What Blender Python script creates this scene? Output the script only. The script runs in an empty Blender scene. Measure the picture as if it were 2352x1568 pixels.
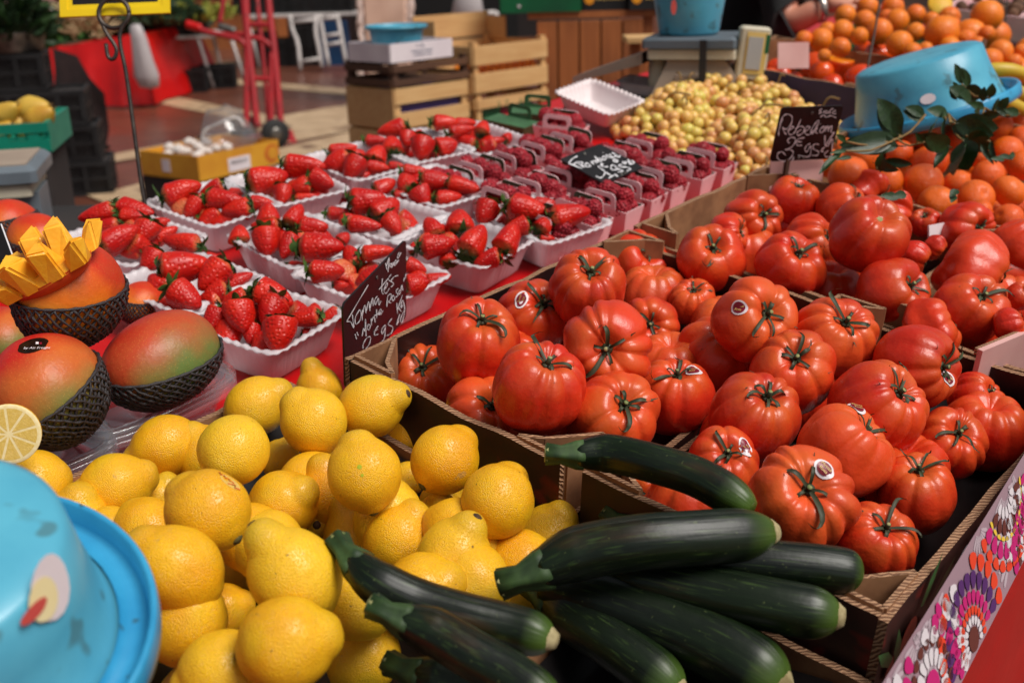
import bpy, bmesh, math, random
import numpy as np
from mathutils import Vector, Matrix, noise
random.seed(7)
PI = math.pi
scene = bpy.context.scene
COL = scene.collection

# ------------------------------------------------------------------ camera model and frames
FPX, PCX, PCY = 2502.0, 1176.0, 784.0          # focal length and centre, in pixels of a 2352 px wide frame
HST = 0.64                                     # camera height above the stall's table plane
ZC = 1.40                                      # camera height above the floor
_u = Vector((2456, 1254, -2502)).normalized()  # along the stall (to the right and away), camera axes
_v0 = Vector((-3252, 1377, -2502)).normalized()
_w = _u.cross(_v0).normalized()
_v = _w.cross(_u)
RS = Matrix((_u, _v, _w))                      # camera -> stall axes
_up = Vector((-189, 7065, 2502)).normalized()
_f = Vector((0, 0, -1))
_Y = (_f - _f.dot(_up) * _up).normalized()
_X = _Y.cross(_up)
WM = Matrix((_X, _Y, _up))                     # camera -> world axes
MS = Matrix.Translation((0, 0, ZC)) @ (WM @ RS.transposed()).to_4x4() @ Matrix.Translation((0, 0, -HST))   # stall -> world
I4 = Matrix.Identity(4)

def ray(x, y):
    return Vector((x - PCX, PCY - y, -FPX))
def P(x, y, w=0.0):
    """point of the stall plane at height w seen at frame position x, y (stall coordinates)"""
    d = RS @ ray(x, y)
    return d * ((w - HST) / d.z) + Vector((0, 0, HST))
def depth(p):
    return -(RS.transposed() @ (p - Vector((0, 0, HST)))).z
def G(x, y, z=0.0):
    d = WM @ ray(x, y)
    return d * ((z - ZC) / d.z) + Vector((0, 0, ZC))
def GD(x, y, dep):
    return WM @ (ray(x, y) * (dep / FPX)) + Vector((0, 0, ZC))
def SD(x, y, dep):
    return RS @ (ray(x, y) * (dep / FPX)) + Vector((0, 0, HST))
CROP = {'A1': (0, 0), 'B1': (746.5, 0), 'C1': (1548.1, 0), 'A2': (0, 516.8), 'B2': (746.5, 516.8), 'C2': (1548.1, 516.8),
        'A3': (0, 1033.6), 'B3': (746.5, 1033.6), 'C3': (1548.1, 1033.6)}
KS = 0.3418
def cd(c, x, y):
    o = CROP[c]
    return o[0] + x * KS, o[1] + y * KS
UH = (MS.to_3x3() @ Vector((1, 0, 0))); UH.z = 0; UH.normalize()
YAW = math.atan2(UH.y, UH.x)                   # heading of the stall row in the world

# ------------------------------------------------------------------ object helpers
def link(name, data, parent=None, m=None, label=None, cat=None, group=None, kind=None, stall=False):
    o = bpy.data.objects.new(name, data)
    COL.objects.link(o)
    if parent is not None:
        o.parent = parent
    m = I4 if m is None else m
    if stall and parent is None:
        m = MS @ m
    o.matrix_basis = m
    if label: o['label'] = label
    if cat: o['category'] = cat
    if group: o['group'] = group
    if kind: o['kind'] = kind
    return o
def thing(name, label, cat, m=None, group=None, stall=False):
    return link(name, None, None, m, label, cat, group, None, stall)
def T(x, y=None, z=None):
    return Matrix.Translation(x if y is None else (x, y, z))
def RZ(a): return Matrix.Rotation(a, 4, 'Z')
def SC(x, y=None, z=None):
    return Matrix.Diagonal((x, x if y is None else y, x if z is None else z, 1))
def frame(zax, spin=0.0, xhint=None):
    z = Vector(zax).normalized()
    h = Vector(xhint) if xhint is not None else (Vector((0, 0, 1)) if abs(z.z) < .9 else Vector((1, 0, 0)))
    x = (h - h.dot(z) * z).normalized()
    y = z.cross(x)
    return Matrix((x, y, z)).transposed().to_4x4() @ RZ(spin)
def frame3(x, y, z):
    return Matrix((x, y, z)).transposed().to_4x4()

def mesh(name, V, F, mats, smooth=True, fm=None, uv=None):
    me = bpy.data.meshes.new(name)
    me.from_pydata([tuple(v) for v in V], [], F)
    for m in (mats if isinstance(mats, (list, tuple)) else [mats]):
        me.materials.append(m)
    if fm is not None:
        me.polygons.foreach_set('material_index', fm)
    sm = smooth if isinstance(smooth, list) else [smooth] * len(F)
    me.polygons.foreach_set('use_smooth', sm)
    if uv is not None:
        l = me.uv_layers.new(name='UVMap')
        idx = [i for f in F for i in f]
        l.data.foreach_set('uv', [c for i in idx for c in uv[i]])
    me.update()
    return me

class MB:
    def __init__(s):
        s.v = []; s.f = []; s.m = []; s.s = []; s.uv = []
    def add(s, V, F, mi=0, smooth=False, M=None, uv=None):
        b = len(s.v)
        s.v += [(M @ Vector(v)) if M is not None else Vector(v) for v in V]
        s.uv += uv if uv else [(0, 0)] * len(V)
        s.f += [tuple(i + b for i in f) for f in F]
        s.m += [mi] * len(F); s.s += [smooth] * len(F)
        return s
    def box(s, c, d, mi=0, M=None, taper=1.0):
        x, y, z = d[0] / 2, d[1] / 2, d[2] / 2
        V = [(c[0] + sx * x * (taper if sz < 0 else 1), c[1] + sy * y * (taper if sz < 0 else 1), c[2] + sz * z) for sz in (-1, 1) for sx, sy in ((-1, -1), (1, -1), (1, 1), (-1, 1))]
        F = [(3, 2, 1, 0), (4, 5, 6, 7), (0, 1, 5, 4), (1, 2, 6, 5), (2, 3, 7, 6), (3, 0, 4, 7)]
        return s.add(V, F, mi, False, M)
    def bbox(s, c, d, b=.003, mi=0, M=None):
        """box with chamfered vertical edges and a chamfered top"""
        x, y, z = d[0] / 2, d[1] / 2, d[2] / 2
        def ring(x, y, z, b):
            return [(c[0] + px, c[1] + py, c[2] + z) for px, py in ((-x + b, -y), (x - b, -y), (x, -y + b), (x, y - b), (x - b, y), (-x + b, y), (-x, y - b), (-x, -y + b))]
        V = ring(x, y, -z, b) + ring(x, y, z - b, b) + ring(x - b, y - b, z, b)
        F = [tuple(range(7, -1, -1)), tuple(range(16, 24))]
        for k in (0, 8):
            F += [(k + i, k + (i + 1) % 8, k + 8 + (i + 1) % 8, k + 8 + i) for i in range(8)]
        return s.add(V, F, mi, False, M)
    def tube(s, path, rad, n=8, mi=0, caps=True, M=None, smooth=True, lobes=0, lobe=0.0, squash=None):
        path = [Vector(p) for p in path]
        N = len(path)
        rad = rad if isinstance(rad, (list, tuple)) else [rad] * N
        V, F, uv = [], [], []
        t0 = (path[1] - path[0]).normalized()
        a = Vector((0, 0, 1)) if abs(t0.z) < .9 else Vector((1, 0, 0))
        x = (a - a.dot(t0) * t0).normalized()
        for i in range(N):
            t = (path[min(i + 1, N - 1)] - path[max(i - 1, 0)]).normalized()
            x = (x - x.dot(t) * t).normalized()
            y = t.cross(x)
            for k in range(n):
                an = 2 * PI * k / n
                r = rad[i] * (1 + lobe * math.cos(lobes * an))
                V.append(path[i] + (x * math.cos(an) + y * math.sin(an)) * r)
                uv.append((k / n, i / (N - 1)))
        for i in range(N - 1):
            for k in range(n):
                F.append((i * n + k, i * n + (k + 1) % n, (i + 1) * n + (k + 1) % n, (i + 1) * n + k))
        if caps:
            F.append(tuple(range(n - 1, -1, -1))); F.append(tuple((N - 1) * n + k for k in range(n)))
        return s.add(V, F, mi, smooth, M, uv)
    def lathe(s, prof, n=32, mi=0, M=None, smooth=True, closed_ends=True):
        V, F = [], []
        for r, z in prof:
            for k in range(n):
                a = 2 * PI * k / n
                V.append((r * math.cos(a), r * math.sin(a), z))
        for i in range(len(prof) - 1):
            for k in range(n):
                F.append((i * n + k, i * n + (k + 1) % n, (i + 1) * n + (k + 1) % n, (i + 1) * n + k))
        if closed_ends:
            F.append(tuple(range(n - 1, -1, -1))); F.append(tuple((len(prof) - 1) * n + k for k in range(n)))
        return s.add(V, F, mi, smooth, M)
    def poly(s, pts, mi=0, M=None):
        return s.add(pts, [tuple(range(len(pts)))], mi, False, M)
    def prism(s, pts, h, mi=0, M=None):
        """2-D outline pts extruded from z = 0 to z = h"""
        n = len(pts)
        V = [(x, y, 0) for x, y in pts] + [(x, y, h) for x, y in pts]
        F = [tuple(range(n - 1, -1, -1)), tuple(range(n, 2 * n))] + [(i, (i + 1) % n, n + (i + 1) % n, n + i) for i in range(n)]
        return s.add(V, F, mi, False, M)
    def me(s, name, mats, smooth=None):
        return mesh(name, s.v, s.f, mats, s.s if smooth is None else smooth, s.m, s.uv)
    def obj(s, name, mats, parent=None, m=None, smooth=None, **k):
        return link(name, s.me(name, mats, smooth), parent, m, **k)

def smooth_path(pts, n):
    """Catmull-Rom through pts, n samples"""
    pts = [Vector(p) for p in pts]
    Q = [2 * pts[0] - pts[1]] + pts + [2 * pts[-1] - pts[-2]]
    out = []
    for i in range(n):
        t = i / (n - 1) * (len(pts) - 1)
        k = min(int(t), len(pts) - 2); t -= k
        a, b, c, d = Q[k:k + 4]
        out.append(.5 * ((2 * b) + (c - a) * t + (2 * a - 5 * b + 4 * c - d) * t * t + (3 * b - a - 3 * c + d) * t ** 3))
    return out

# ------------------------------------------------------------------ materials
def lin(r, g, b):
    f = lambda c: (c / 255 / 12.92) if c / 255 <= .04045 else ((c / 255 + .055) / 1.055) ** 2.4
    return (f(r), f(g), f(b), 1)
class NT:
    def __init__(s, name):
        s.mat = bpy.data.materials.new(name); s.mat.use_nodes = True
        s.t = s.mat.node_tree; s.t.nodes.clear()
        s.out = s.n('ShaderNodeOutputMaterial')
    def n(s, typ, ins=None, **attr):
        nd = s.t.nodes.new(typ)
        for k, v in attr.items(): setattr(nd, k, v)
        for k, v in (ins or {}).items():
            if hasattr(v, 'is_linked') or hasattr(v, 'links'): s.t.links.new(v, nd.inputs[k])
            else: nd.inputs[k].default_value = v
        return nd
    def math(s, op, a, b=0.0, clamp=False):
        return s.n('ShaderNodeMath', {0: a, 1: b}, operation=op, use_clamp=clamp).outputs[0]
    def ramp(s, fac, lo, hi, inv=False):
        m = s.n('ShaderNodeMapRange', {0: fac, 1: lo, 2: hi, 3: 1.0 if inv else 0.0, 4: 0.0 if inv else 1.0})
        return m.outputs[0]
    def mix(s, fac, a, b, mode='MIX'):
        m = s.n('ShaderNodeMix', data_type='RGBA', blend_type=mode)
        for k, v in ((0, fac), (6, a), (7, b)):
            if hasattr(v, 'links'): s.t.links.new(v, m.inputs[k])
            else: m.inputs[k].default_value = v
        return m.outputs[2]
    def noise(s, vec, scale, detail=3, rough=.5, dist=0.0):
        return s.n('ShaderNodeTexNoise', {'Vector': vec, 'Scale': scale, 'Detail': detail, 'Roughness': rough, 'Distortion': dist}).outputs[0]
    def coord(s, kind='Object', stretch=(1, 1, 1), rnd=True):
        tc = s.n('ShaderNodeTexCoord').outputs[kind]
        v = s.n('ShaderNodeVectorMath', {0: tc, 1: stretch}, operation='MULTIPLY').outputs[0]
        if rnd:
            r = s.n('ShaderNodeObjectInfo').outputs['Random']
            r2 = s.n('ShaderNodeVectorMath', {0: (37.0, 17.0, 53.0), 'Scale': r}, operation='SCALE').outputs[0]
            v = s.n('ShaderNodeVectorMath', {0: v, 1: r2}, operation='ADD').outputs[0]
        return v
    def bump(s, h, dist=.001, strength=1.0, normal=None):
        ins = {'Height': h, 'Distance': dist, 'Strength': strength}
        if normal is not None: ins['Normal'] = normal
        return s.n('ShaderNodeBump', ins).outputs[0]
    def pbr(s, color, rough=.5, normal=None, **k):
        ins = {'Base Color': color, 'Roughness': rough}
        if normal is not None: ins['Normal'] = normal
        ins.update(k)
        b = s.n('ShaderNodeBsdfPrincipled', ins)
        s.t.links.new(b.outputs[0], s.out.inputs[0])
        return b
    def rnd(s):
        return s.n('ShaderNodeObjectInfo').outputs['Random']

def pm(name, c1, c2=None, scale=4, detail=4, rough=.5, lo=.35, hi=.65, bump=0, bscale=40, bdist=.001, c3=None, rnd=0.0, stretch=(1, 1, 1), coord='Object',
       speck=None, metallic=0.0, coat=0.0, rvar=.12, spec=.5):
    t = NT(name)
    v = t.coord(coord, stretch)
    n = t.noise(v, scale, detail)
    col = t.mix(t.ramp(n, lo, hi), c1, c2 or c1)
    if c3: col = t.mix(t.math('MULTIPLY', t.rnd(), rnd), col, c3)
    if speck:
        sn = t.noise(v, speck[1], 2)
        col = t.mix(t.ramp(sn, speck[2], speck[2] + .06), col, speck[0])
    nor = t.bump(t.noise(v, bscale, 3), bdist, bump) if bump else None
    rg = t.math('ADD', t.math('MULTIPLY', t.math('SUBTRACT', n, .5), rvar * 2), rough)
    t.pbr(col, rg, nor, Metallic=metallic, **{'Coat Weight': coat, 'Specular IOR Level': spec})
    return t.mat

def tomato_mat(name, c1, c2, c3):
    t = NT(name)
    v = t.coord()
    big = t.noise(v, 1.6, 2)
    col = t.mix(t.ramp(big, .35, .68), c1, c2)
    col = t.mix(t.math('MULTIPLY', t.rnd(), .8), col, c3)
    col = t.mix(t.math('MULTIPLY', t.ramp(t.noise(v, .9, 1), .48, .66), .55), col, lin(168, 22, 16))
    o = t.n('ShaderNodeTexCoord').outputs['Object']
    z = t.n('ShaderNodeSeparateXYZ', {0: o}).outputs[2]
    col = t.mix(t.math('MULTIPLY', t.math('MULTIPLY', t.ramp(z, .16, .42), t.ramp(t.noise(v, 2.5, 3), .3, .6)), .6), col, lin(206, 104, 40))
    fine = t.noise(v, 60, 2)
    col = t.mix(t.math('MULTIPLY', t.ramp(fine, .62, .74), .18), col, lin(240, 140, 90))
    sc = t.noise(v, 7, 5, .7)
    col = t.mix(t.math('MULTIPLY', t.ramp(sc, .70, .76), .35), col, lin(176, 96, 56))
    nor = t.bump(t.noise(v, 9, 3), .004, .25)
    t.pbr(col, .36, nor, **{'Coat Weight': .14, 'Coat Roughness': .14, 'Subsurface Weight': .05, 'Subsurface Radius': (.02, .004, .002), 'Subsurface Scale': .3, 'Specular IOR Level': .36})
    return t.mat

def lemon_mat(name, c1, c2, c3, pore=56, pd=.0006, rough=.36):
    t = NT(name)
    v = t.coord()
    big = t.noise(v, 2.0, 3)
    col = t.mix(t.ramp(big, .35, .65), c1, c2)
    col = t.mix(t.math('MULTIPLY', t.rnd(), .75), col, c3)
    sc = t.noise(v, 3.1, 6, .65, .4)
    col = t.mix(t.math('MULTIPLY', t.ramp(sc, .665, .70), .55), col, lin(186, 150, 92))
    sp = t.noise(v, 14, 1)
    col = t.mix(t.math('MULTIPLY', t.ramp(sp, .785, .80), .8), col, lin(96, 58, 22))
    if name == 'lemon_skin':
        zz = t.n('ShaderNodeSeparateXYZ', {0: t.n('ShaderNodeTexCoord').outputs['Object']}).outputs[2]
        col = t.mix(t.math('MULTIPLY', t.ramp(t.math('ABSOLUTE', zz), .44, .62), .5), col, lin(196, 158, 34))
        col = t.mix(t.math('MULTIPLY', t.ramp(t.noise(v, 1.2, 2), .55, .72), .45), col, lin(216, 186, 34))
    vo = t.n('ShaderNodeTexVoronoi', {'Vector': v, 'Scale': pore}).outputs[0]
    h = t.math('ADD', t.ramp(vo, .0, .55), t.math('MULTIPLY', t.noise(v, 10, 3), .9))
    nor = t.bump(h, pd, .8)
    t.pbr(col, rough, nor, **{'Subsurface Weight': .08, 'Subsurface Radius': (.02, .01, .002), 'Subsurface Scale': .3, 'Specular IOR Level': .5})
    return t.mat

def strawberry_mat():
    t = NT('strawberry_skin')
    v = t.coord()
    o = t.n('ShaderNodeTexCoord').outputs['Object']
    z = t.n('ShaderNodeSeparateXYZ', {0: o}).outputs[2]
    st = t.n('ShaderNodeVectorMath', {0: v, 1: (1, 1, 1.25)}, operation='MULTIPLY').outputs[0]
    vo = t.n('ShaderNodeTexVoronoi', {'Vector': st, 'Scale': 7.5, 'Randomness': .55}).outputs[0]
    col = t.mix(t.ramp(t.noise(v, 1.7, 2), .35, .65), lin(188, 18, 14), lin(214, 40, 18))
    col = t.mix(t.math('MULTIPLY', t.rnd(), .6), col, lin(176, 12, 14))
    col = t.mix(t.math('MULTIPLY', t.ramp(t.math('ADD', z, t.math('MULTIPLY', t.noise(v, 3, 2), .25)), .46, .66), .75), col, lin(222, 150, 96))
    col = t.mix(t.math('MULTIPLY', t.ramp(vo, .11, .18, True), .5), col, lin(190, 96, 40))
    h = t.ramp(vo, .08, .5)
    nor = t.bump(h, .0018, .55)
    t.pbr(col, .36, nor, **{'Specular IOR Level': .38, 'Subsurface Weight': .1, 'Subsurface Radius': (.01, .002, .001), 'Subsurface Scale': .3})
    return t.mat

def zucchini_mat():
    t = NT('zucchini_skin')
    uv = t.n('ShaderNodeTexCoord').outputs['UV']
    r = t.rnd()
    off = t.n('ShaderNodeVectorMath', {0: (13., 29., 7.), 'Scale': r}, operation='SCALE').outputs[0]
    uo = t.n('ShaderNodeVectorMath', {0: uv, 1: off}, operation='ADD').outputs[0]
    lng = t.n('ShaderNodeVectorMath', {0: uo, 1: (9, 1.2, 1)}, operation='MULTIPLY').outputs[0]
    ln2 = t.n('ShaderNodeVectorMath', {0: uo, 1: (60, 7, 1)}, operation='MULTIPLY').outputs[0]
    v = t.coord()
    col = t.mix(t.ramp(t.noise(lng, 1.0, 3), .35, .7), lin(8, 16, 9), lin(20, 34, 14))
    col = t.mix(t.math('MULTIPLY', t.ramp(t.noise(ln2, 1.0, 2), .58, .75), .45), col, lin(66, 88, 40))
    col = t.mix(t.math('MULTIPLY', t.ramp(t.noise(v, 260, 1), .72, .76), .35), col, lin(96, 108, 64))
    col = t.mix(t.math('MULTIPLY', t.ramp(t.noise(t.n('ShaderNodeVectorMath', {0: uo, 1: (3, 1.1, 1)}, operation='MULTIPLY').outputs[0], 1.5, 3), .60, .74), .5), col, lin(72, 44, 20))
    y = t.n('ShaderNodeSeparateXYZ', {0: uv}).outputs[1]
    col = t.mix(t.math('MULTIPLY', t.ramp(y, .86, 1.0), .55), col, lin(92, 122, 44))
    nor = t.bump(t.math('ADD', t.noise(lng, 2, 2), t.math('MULTIPLY', t.noise(v, 90, 2), .35)), .0012, .55)
    t.pbr(col, t.math('ADD', .26, t.math('MULTIPLY', t.noise(v, 14, 3), .22)), nor, **{'Specular IOR Level': .38})
    return t.mat

def mango_mat(name, ca, cb, cc, axis=(0, 0, 1), bias=0.0):
    t = NT(name)
    o = t.n('ShaderNodeTexCoord').outputs['Object']
    v = t.coord(rnd=False)
    d = t.n('ShaderNodeVectorMath', {0: o, 1: axis}, operation='DOT_PRODUCT').outputs['Value']
    g = t.math('ADD', t.math('ADD', d, bias), t.math('MULTIPLY', t.math('SUBTRACT', t.noise(v, 1.8, 3), .5), .55))
    col = t.mix(t.ramp(g, .02, .28), cb, ca)
    col = t.mix(t.ramp(g, -.34, -.08, True), col, cc)
    col = t.mix(t.math('MULTIPLY', t.ramp(t.noise(v, 3.2, 6, .65), .42, .7), .30), col, lin(150, 78, 40))
    dots = t.n('ShaderNodeTexVoronoi', {'Vector': v, 'Scale': 58}).outputs[0]
    col = t.mix(t.math('MULTIPLY', t.ramp(dots, .12, .2, True), .4), col, lin(246, 176, 84))
    bl = t.noise(v, 6, 4, .7)
    col = t.mix(t.math('MULTIPLY', t.ramp(bl, .64, .74), .35), col, lin(120, 70, 40))
    t.pbr(col, t.math('ADD', .30, t.math('MULTIPLY', t.noise(v, 5, 3), .2)), t.bump(t.noise(v, 22, 4), .0012, .45), **{'Subsurface Weight': .05, 'Subsurface Radius': (.02, .008, .003), 'Subsurface Scale': .2, 'Specular IOR Level': .35})
    return t.mat

def grape_mat():
    t = NT('grape_skin')
    v = t.coord()
    r = t.rnd()
    wn = t.n('ShaderNodeTexCoord').outputs['Object']
    loc = t.n('ShaderNodeObjectInfo').outputs['Location']
    reg = t.noise(loc, 7.0, 2)
    f = t.math('ADD', t.math('MULTIPLY', r, .45), t.math('MULTIPLY', reg, .9))
    col = t.mix(t.ramp(f, .30, .60), lin(208, 200, 96), lin(224, 184, 102))
    col = t.mix(t.ramp(f, .66, .92), col, lin(210, 146, 98))
    col = t.mix(t.math('MULTIPLY', t.ramp(t.noise(v, 2.2, 4, .7), .5, .72), .22), col, lin(196, 122, 66))
    t.pbr(col, .32, None, **{'Subsurface Weight': .5, 'Subsurface Radius': (.012, .009, .003), 'Subsurface Scale': 1.0, 'Specular IOR Level': .4})
    return t.mat

def cloth_red(name, c1, c2, rough=.32):
    t = NT(name)
    v = t.coord('Object', rnd=False)
    n = t.noise(v, 3.5, 3)
    col = t.mix(t.ramp(n, .35, .7), c1, c2)
    w = t.math('ADD', t.noise(v, 5.0, 2, .5, .6), t.math('MULTIPLY', t.noise(v, 26, 3), .25))
    t.pbr(col, rough, t.bump(w, .012, .5), **{'Specular IOR Level': .5})
    return t.mat

def corrugated_mat():
    """cut edge of double-wall cardboard"""
    t = NT('cardboard_cut_edge')
    v = t.coord('Object', rnd=False)
    w = t.n('ShaderNodeTexWave', {'Vector': v, 'Scale': 130, 'Distortion': 5.0, 'Detail': 1.0}, bands_direction='DIAGONAL').outputs[1]
    col = t.mix(t.ramp(w, .25, .75), lin(112, 74, 50), lin(180, 138, 104))
    t.pbr(col, .85, t.bump(w, .002, .7))
    return t.mat

def plastic_clear():
    t = NT('clear_plastic')
    tr = t.n('ShaderNodeBsdfTransparent', {0: (.90, .91, .93, 1)})
    gl = t.n('ShaderNodeBsdfGlossy', {'Color': (1, 1, 1, 1), 'Roughness': .12})
    df = t.n('ShaderNodeBsdfDiffuse', {'Color': (.6, .6, .62, 1)})
    fr = t.n('ShaderNodeLayerWeight', {'Blend': .35}).outputs['Facing']
    m0 = t.n('ShaderNodeMixShader', {0: .10, 1: tr.outputs[0], 2: df.outputs[0]})
    m1 = t.n('ShaderNodeMixShader', {0: t.math('MULTIPLY', fr, .55), 1: m0.outputs[0], 2: gl.outputs[0]})
    t.t.links.new(m1.outputs[0], t.out.inputs[0])
    return t.mat

def thin_white(name, c, tl):
    """thin translucent white plastic"""
    t = NT(name)
    v = t.coord(rnd=False)
    n = t.noise(v, 30, 2)
    col = t.mix(t.ramp(n, .3, .7), c, (c[0] * .93, c[1] * .92, c[2] * .93, 1))
    p = t.n('ShaderNodeBsdfPrincipled', {'Base Color': col, 'Roughness': .33, 'Specular IOR Level': .4})
    tr = t.n('ShaderNodeBsdfTranslucent', {'Color': col})
    m = t.n('ShaderNodeMixShader', {0: tl, 1: p.outputs[0], 2: tr.outputs[0]})
    t.t.links.new(m.outputs[0], t.out.inputs[0])
    return t.mat

def wood_mat(name, c1, c2, c3, scale=1.0, rough=.6, axis='Z'):
    t = NT(name)
    st = {'X': (1.5, 22, 22), 'Y': (22, 1.5, 22), 'Z': (22, 22, 1.5)}[axis]
    v = t.coord('Object', tuple(q * scale for q in st))
    n = t.noise(v, 1.0, 5, .6, .6)
    col = t.mix(t.ramp(n, .3, .7), c1, c2)
    v2 = t.coord('Object', (3, 3, 3))
    col = t.mix(t.math('MULTIPLY', t.ramp(t.noise(v2, 1.0, 3), .45, .75), .6), col, c3)
    t.pbr(col, rough, t.bump(n, .002, .4))
    return t.mat

M = {}
M['tomato_a'] = tomato_mat('tomato_skin_pink', lin(206, 36, 18), lin(216, 52, 24), lin(226, 88, 40))
M['tomato_b'] = tomato_mat('tomato_skin_scarlet', lin(198, 30, 14), lin(208, 44, 18), lin(220, 72, 30))
M['sepal'] = pm('sepal_green', lin(36, 46, 22), lin(58, 66, 34), 6, rough=.6, c3=lin(52, 48, 28), rnd=.6)
M['stemcut'] = pm('cut_stem', lin(110, 124, 66), lin(160, 150, 100), 8, rough=.7)
M['lemon'] = lemon_mat('lemon_skin', lin(240, 178, 14), lin(230, 156, 9), lin(242, 196, 40))
M['scar'] = pm('stem_scar', lin(96, 92, 44), lin(60, 48, 26), 9, rough=.8)
M['tipdark'] = pm('dark_tip', lin(84, 56, 24), lin(48, 28, 18), 9, rough=.8)
M['orange'] = lemon_mat('orange_skin', lin(240, 122, 10), lin(234, 100, 6), lin(244, 140, 20), 34, .0008, .36)
M['clem'] = lemon_mat('clementine_skin', lin(236, 94, 12), lin(230, 78, 8), lin(240, 116, 18), 34, .0008, .36)
M['kaki'] = pm('persimmon_skin', lin(222, 66, 14), lin(204, 50, 12), 2, rough=.25, c3=lin(232, 96, 20), rnd=.7, bump=.1, coat=.3)
M['kakiflesh'] = pm('persimmon_flesh', lin(238, 146, 34), lin(226, 112, 22), 3, rough=.3)
M['straw'] = strawberry_mat()
M['strawleaf'] = pm('strawberry_calyx', lin(48, 82, 26), lin(82, 112, 44), 5, rough=.55, c3=lin(30, 54, 22), rnd=.6)
M['rasp'] = pm('raspberry_skin', lin(158, 14, 34), lin(136, 8, 28), 3, rough=.55, c3=lin(172, 24, 42), rnd=.7, bump=.2, bscale=30)
M['zuc'] = zucchini_mat()
M['zucstem'] = pm('zucchini_stem', lin(28, 50, 20), lin(58, 84, 38), 60, rough=.65, stretch=(1, 1, .3), bump=.3, bscale=50)
M['zucend'] = pm('zucchini_scar', lin(176, 162, 120), lin(120, 104, 66), 90, rough=.8, bump=.6, bscale=220, coord='Object')
M['grape'] = grape_mat()
M['twig'] = pm('grape_stalk', lin(112, 92, 44), lin(140, 104, 58), 40, rough=.7)
M['leaf'] = pm('citrus_leaf', lin(26, 50, 18), lin(46, 78, 32), 22, rough=.38, c3=lin(24, 46, 18), rnd=.8, bump=.3, bscale=120)
M['punnet'] = thin_white('white_punnet_plastic', (.90, .87, .89, 1), .45)
M['cardpunnet'] = pm('white_cardboard', lin(232, 218, 218), lin(222, 206, 206), 20, rough=.6)
M['pink'] = pm('pink_card', lin(240, 200, 202), lin(232, 188, 192), 30, rough=.6)
M['pinkwhite'] = pm('pale_pink_card', lin(236, 214, 216), lin(226, 198, 202), 30, rough=.6)
M['green_in'] = pm('dark_green_card', lin(66, 108, 70), lin(54, 90, 58), 30, rough=.55)
M['card'] = pm('brown_cardboard', lin(164, 116, 78), lin(134, 90, 58), 34, rough=.85, bump=.25, bscale=90, stretch=(1, 1, 1))
M['cardpink'] = pm('pale_glued_label', lin(222, 178, 172), lin(206, 156, 150), 8, rough=.7)
M['cardedge'] = corrugated_mat()
M['cardprint'] = pm('printed_dark_cardboard', lin(40, 22, 19), lin(62, 28, 22), 30, rough=.55, speck=(lin(104, 28, 20), 26, .60))
M['liner'] = pm('black_tray_liner', lin(18, 15, 16), lin(30, 24, 24), 18, rough=.35, bump=.5, bscale=24)
M['navy'] = pm('navy_cardboard', lin(50, 44, 92), lin(40, 36, 74), 14, rough=.6)
M['red'] = cloth_red('red_oilcloth', lin(198, 12, 14), lin(178, 8, 12))
M['redb'] = cloth_red('red_plastic_sheet', lin(206, 18, 16), lin(186, 10, 12), .28)
M['slate'] = pm('black_slate_board', lin(20, 17, 18), lin(27, 24, 25), 30, rough=.42, bump=.1, bscale=200)
M['chalk'] = pm('white_chalk_marker', lin(238, 236, 238), lin(206, 204, 210), 300, rough=.8)
M['metal'] = pm('dull_metal', lin(128, 124, 118), lin(96, 92, 88), 20, rough=.4, metallic=.8)
M['wire'] = pm('dark_steel_wire', lin(54, 48, 46), lin(78, 70, 64), 60, rough=.42, metallic=.6)
M['clear'] = plastic_clear()
M['net'] = pm('black_foam_net', lin(34, 31, 33), lin(62, 57, 60), 160, rough=.42, bump=.6, bscale=260, coord='Object')
M['mango1'] = mango_mat('mango_skin_orange', lin(206, 62, 30), lin(226, 124, 34), lin(226, 150, 52), (.15, -.35, .95), .08)
M['mango2'] = mango_mat('mango_skin_red_olive', lin(206, 52, 34), lin(200, 112, 50), lin(122, 122, 62), (-.5, -.3, .8), .0)
M['mango3'] = mango_mat('mango_skin_red_green', lin(200, 30, 30), lin(188, 86, 50), lin(100, 122, 66), (-.85, -.25, .5), .0)
M['mangoflesh'] = pm('mango_flesh', lin(250, 190, 56), lin(244, 166, 30), 60, rough=.30, bump=.4, bscale=260, c3=lin(250, 190, 60), rnd=.4)
M['blue'] = pm('blue_plastic', lin(92, 176, 200), lin(68, 152, 182), 16, rough=.36, lo=.3, hi=.7, speck=(lin(74, 128, 142), 38, .62), bump=.15, bscale=90)
M['bluerim'] = pm('blue_rim_plastic', lin(44, 138, 184), lin(60, 160, 202), 20, rough=.34, speck=(lin(50, 92, 110), 60, .66))
M['white'] = pm('white_plastic', lin(226, 222, 218), lin(206, 200, 196), 6, rough=.45)
M['black'] = pm('black_plastic', lin(20, 20, 21), lin(30, 30, 31), 6, rough=.5)
M['blackcloth'] = pm('black_cotton', lin(12, 12, 13), lin(20, 20, 21), 20, rough=.95, bump=.3, bscale=200)
M['yellow'] = pm('yellow_plastic_frame', lin(240, 208, 22), lin(232, 196, 14), 6, rough=.4)
M['woodlight'] = wood_mat('pale_crate_wood', lin(218, 178, 122), lin(200, 152, 96), lin(186, 134, 84), 2.2, .65, 'X')
M['wooddark'] = wood_mat('dark_crate_wood', lin(88, 56, 36), lin(62, 40, 28), lin(112, 74, 46), 1, .75, 'X')
M['woodpanel'] = wood_mat('brown_plank_wood', lin(176, 104, 54), lin(150, 84, 42), lin(112, 64, 36), 1.4, .55, 'Z')
M['skin'] = pm('human_skin', lin(206, 142, 116), lin(194, 124, 100), 8, rough=.5)
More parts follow.
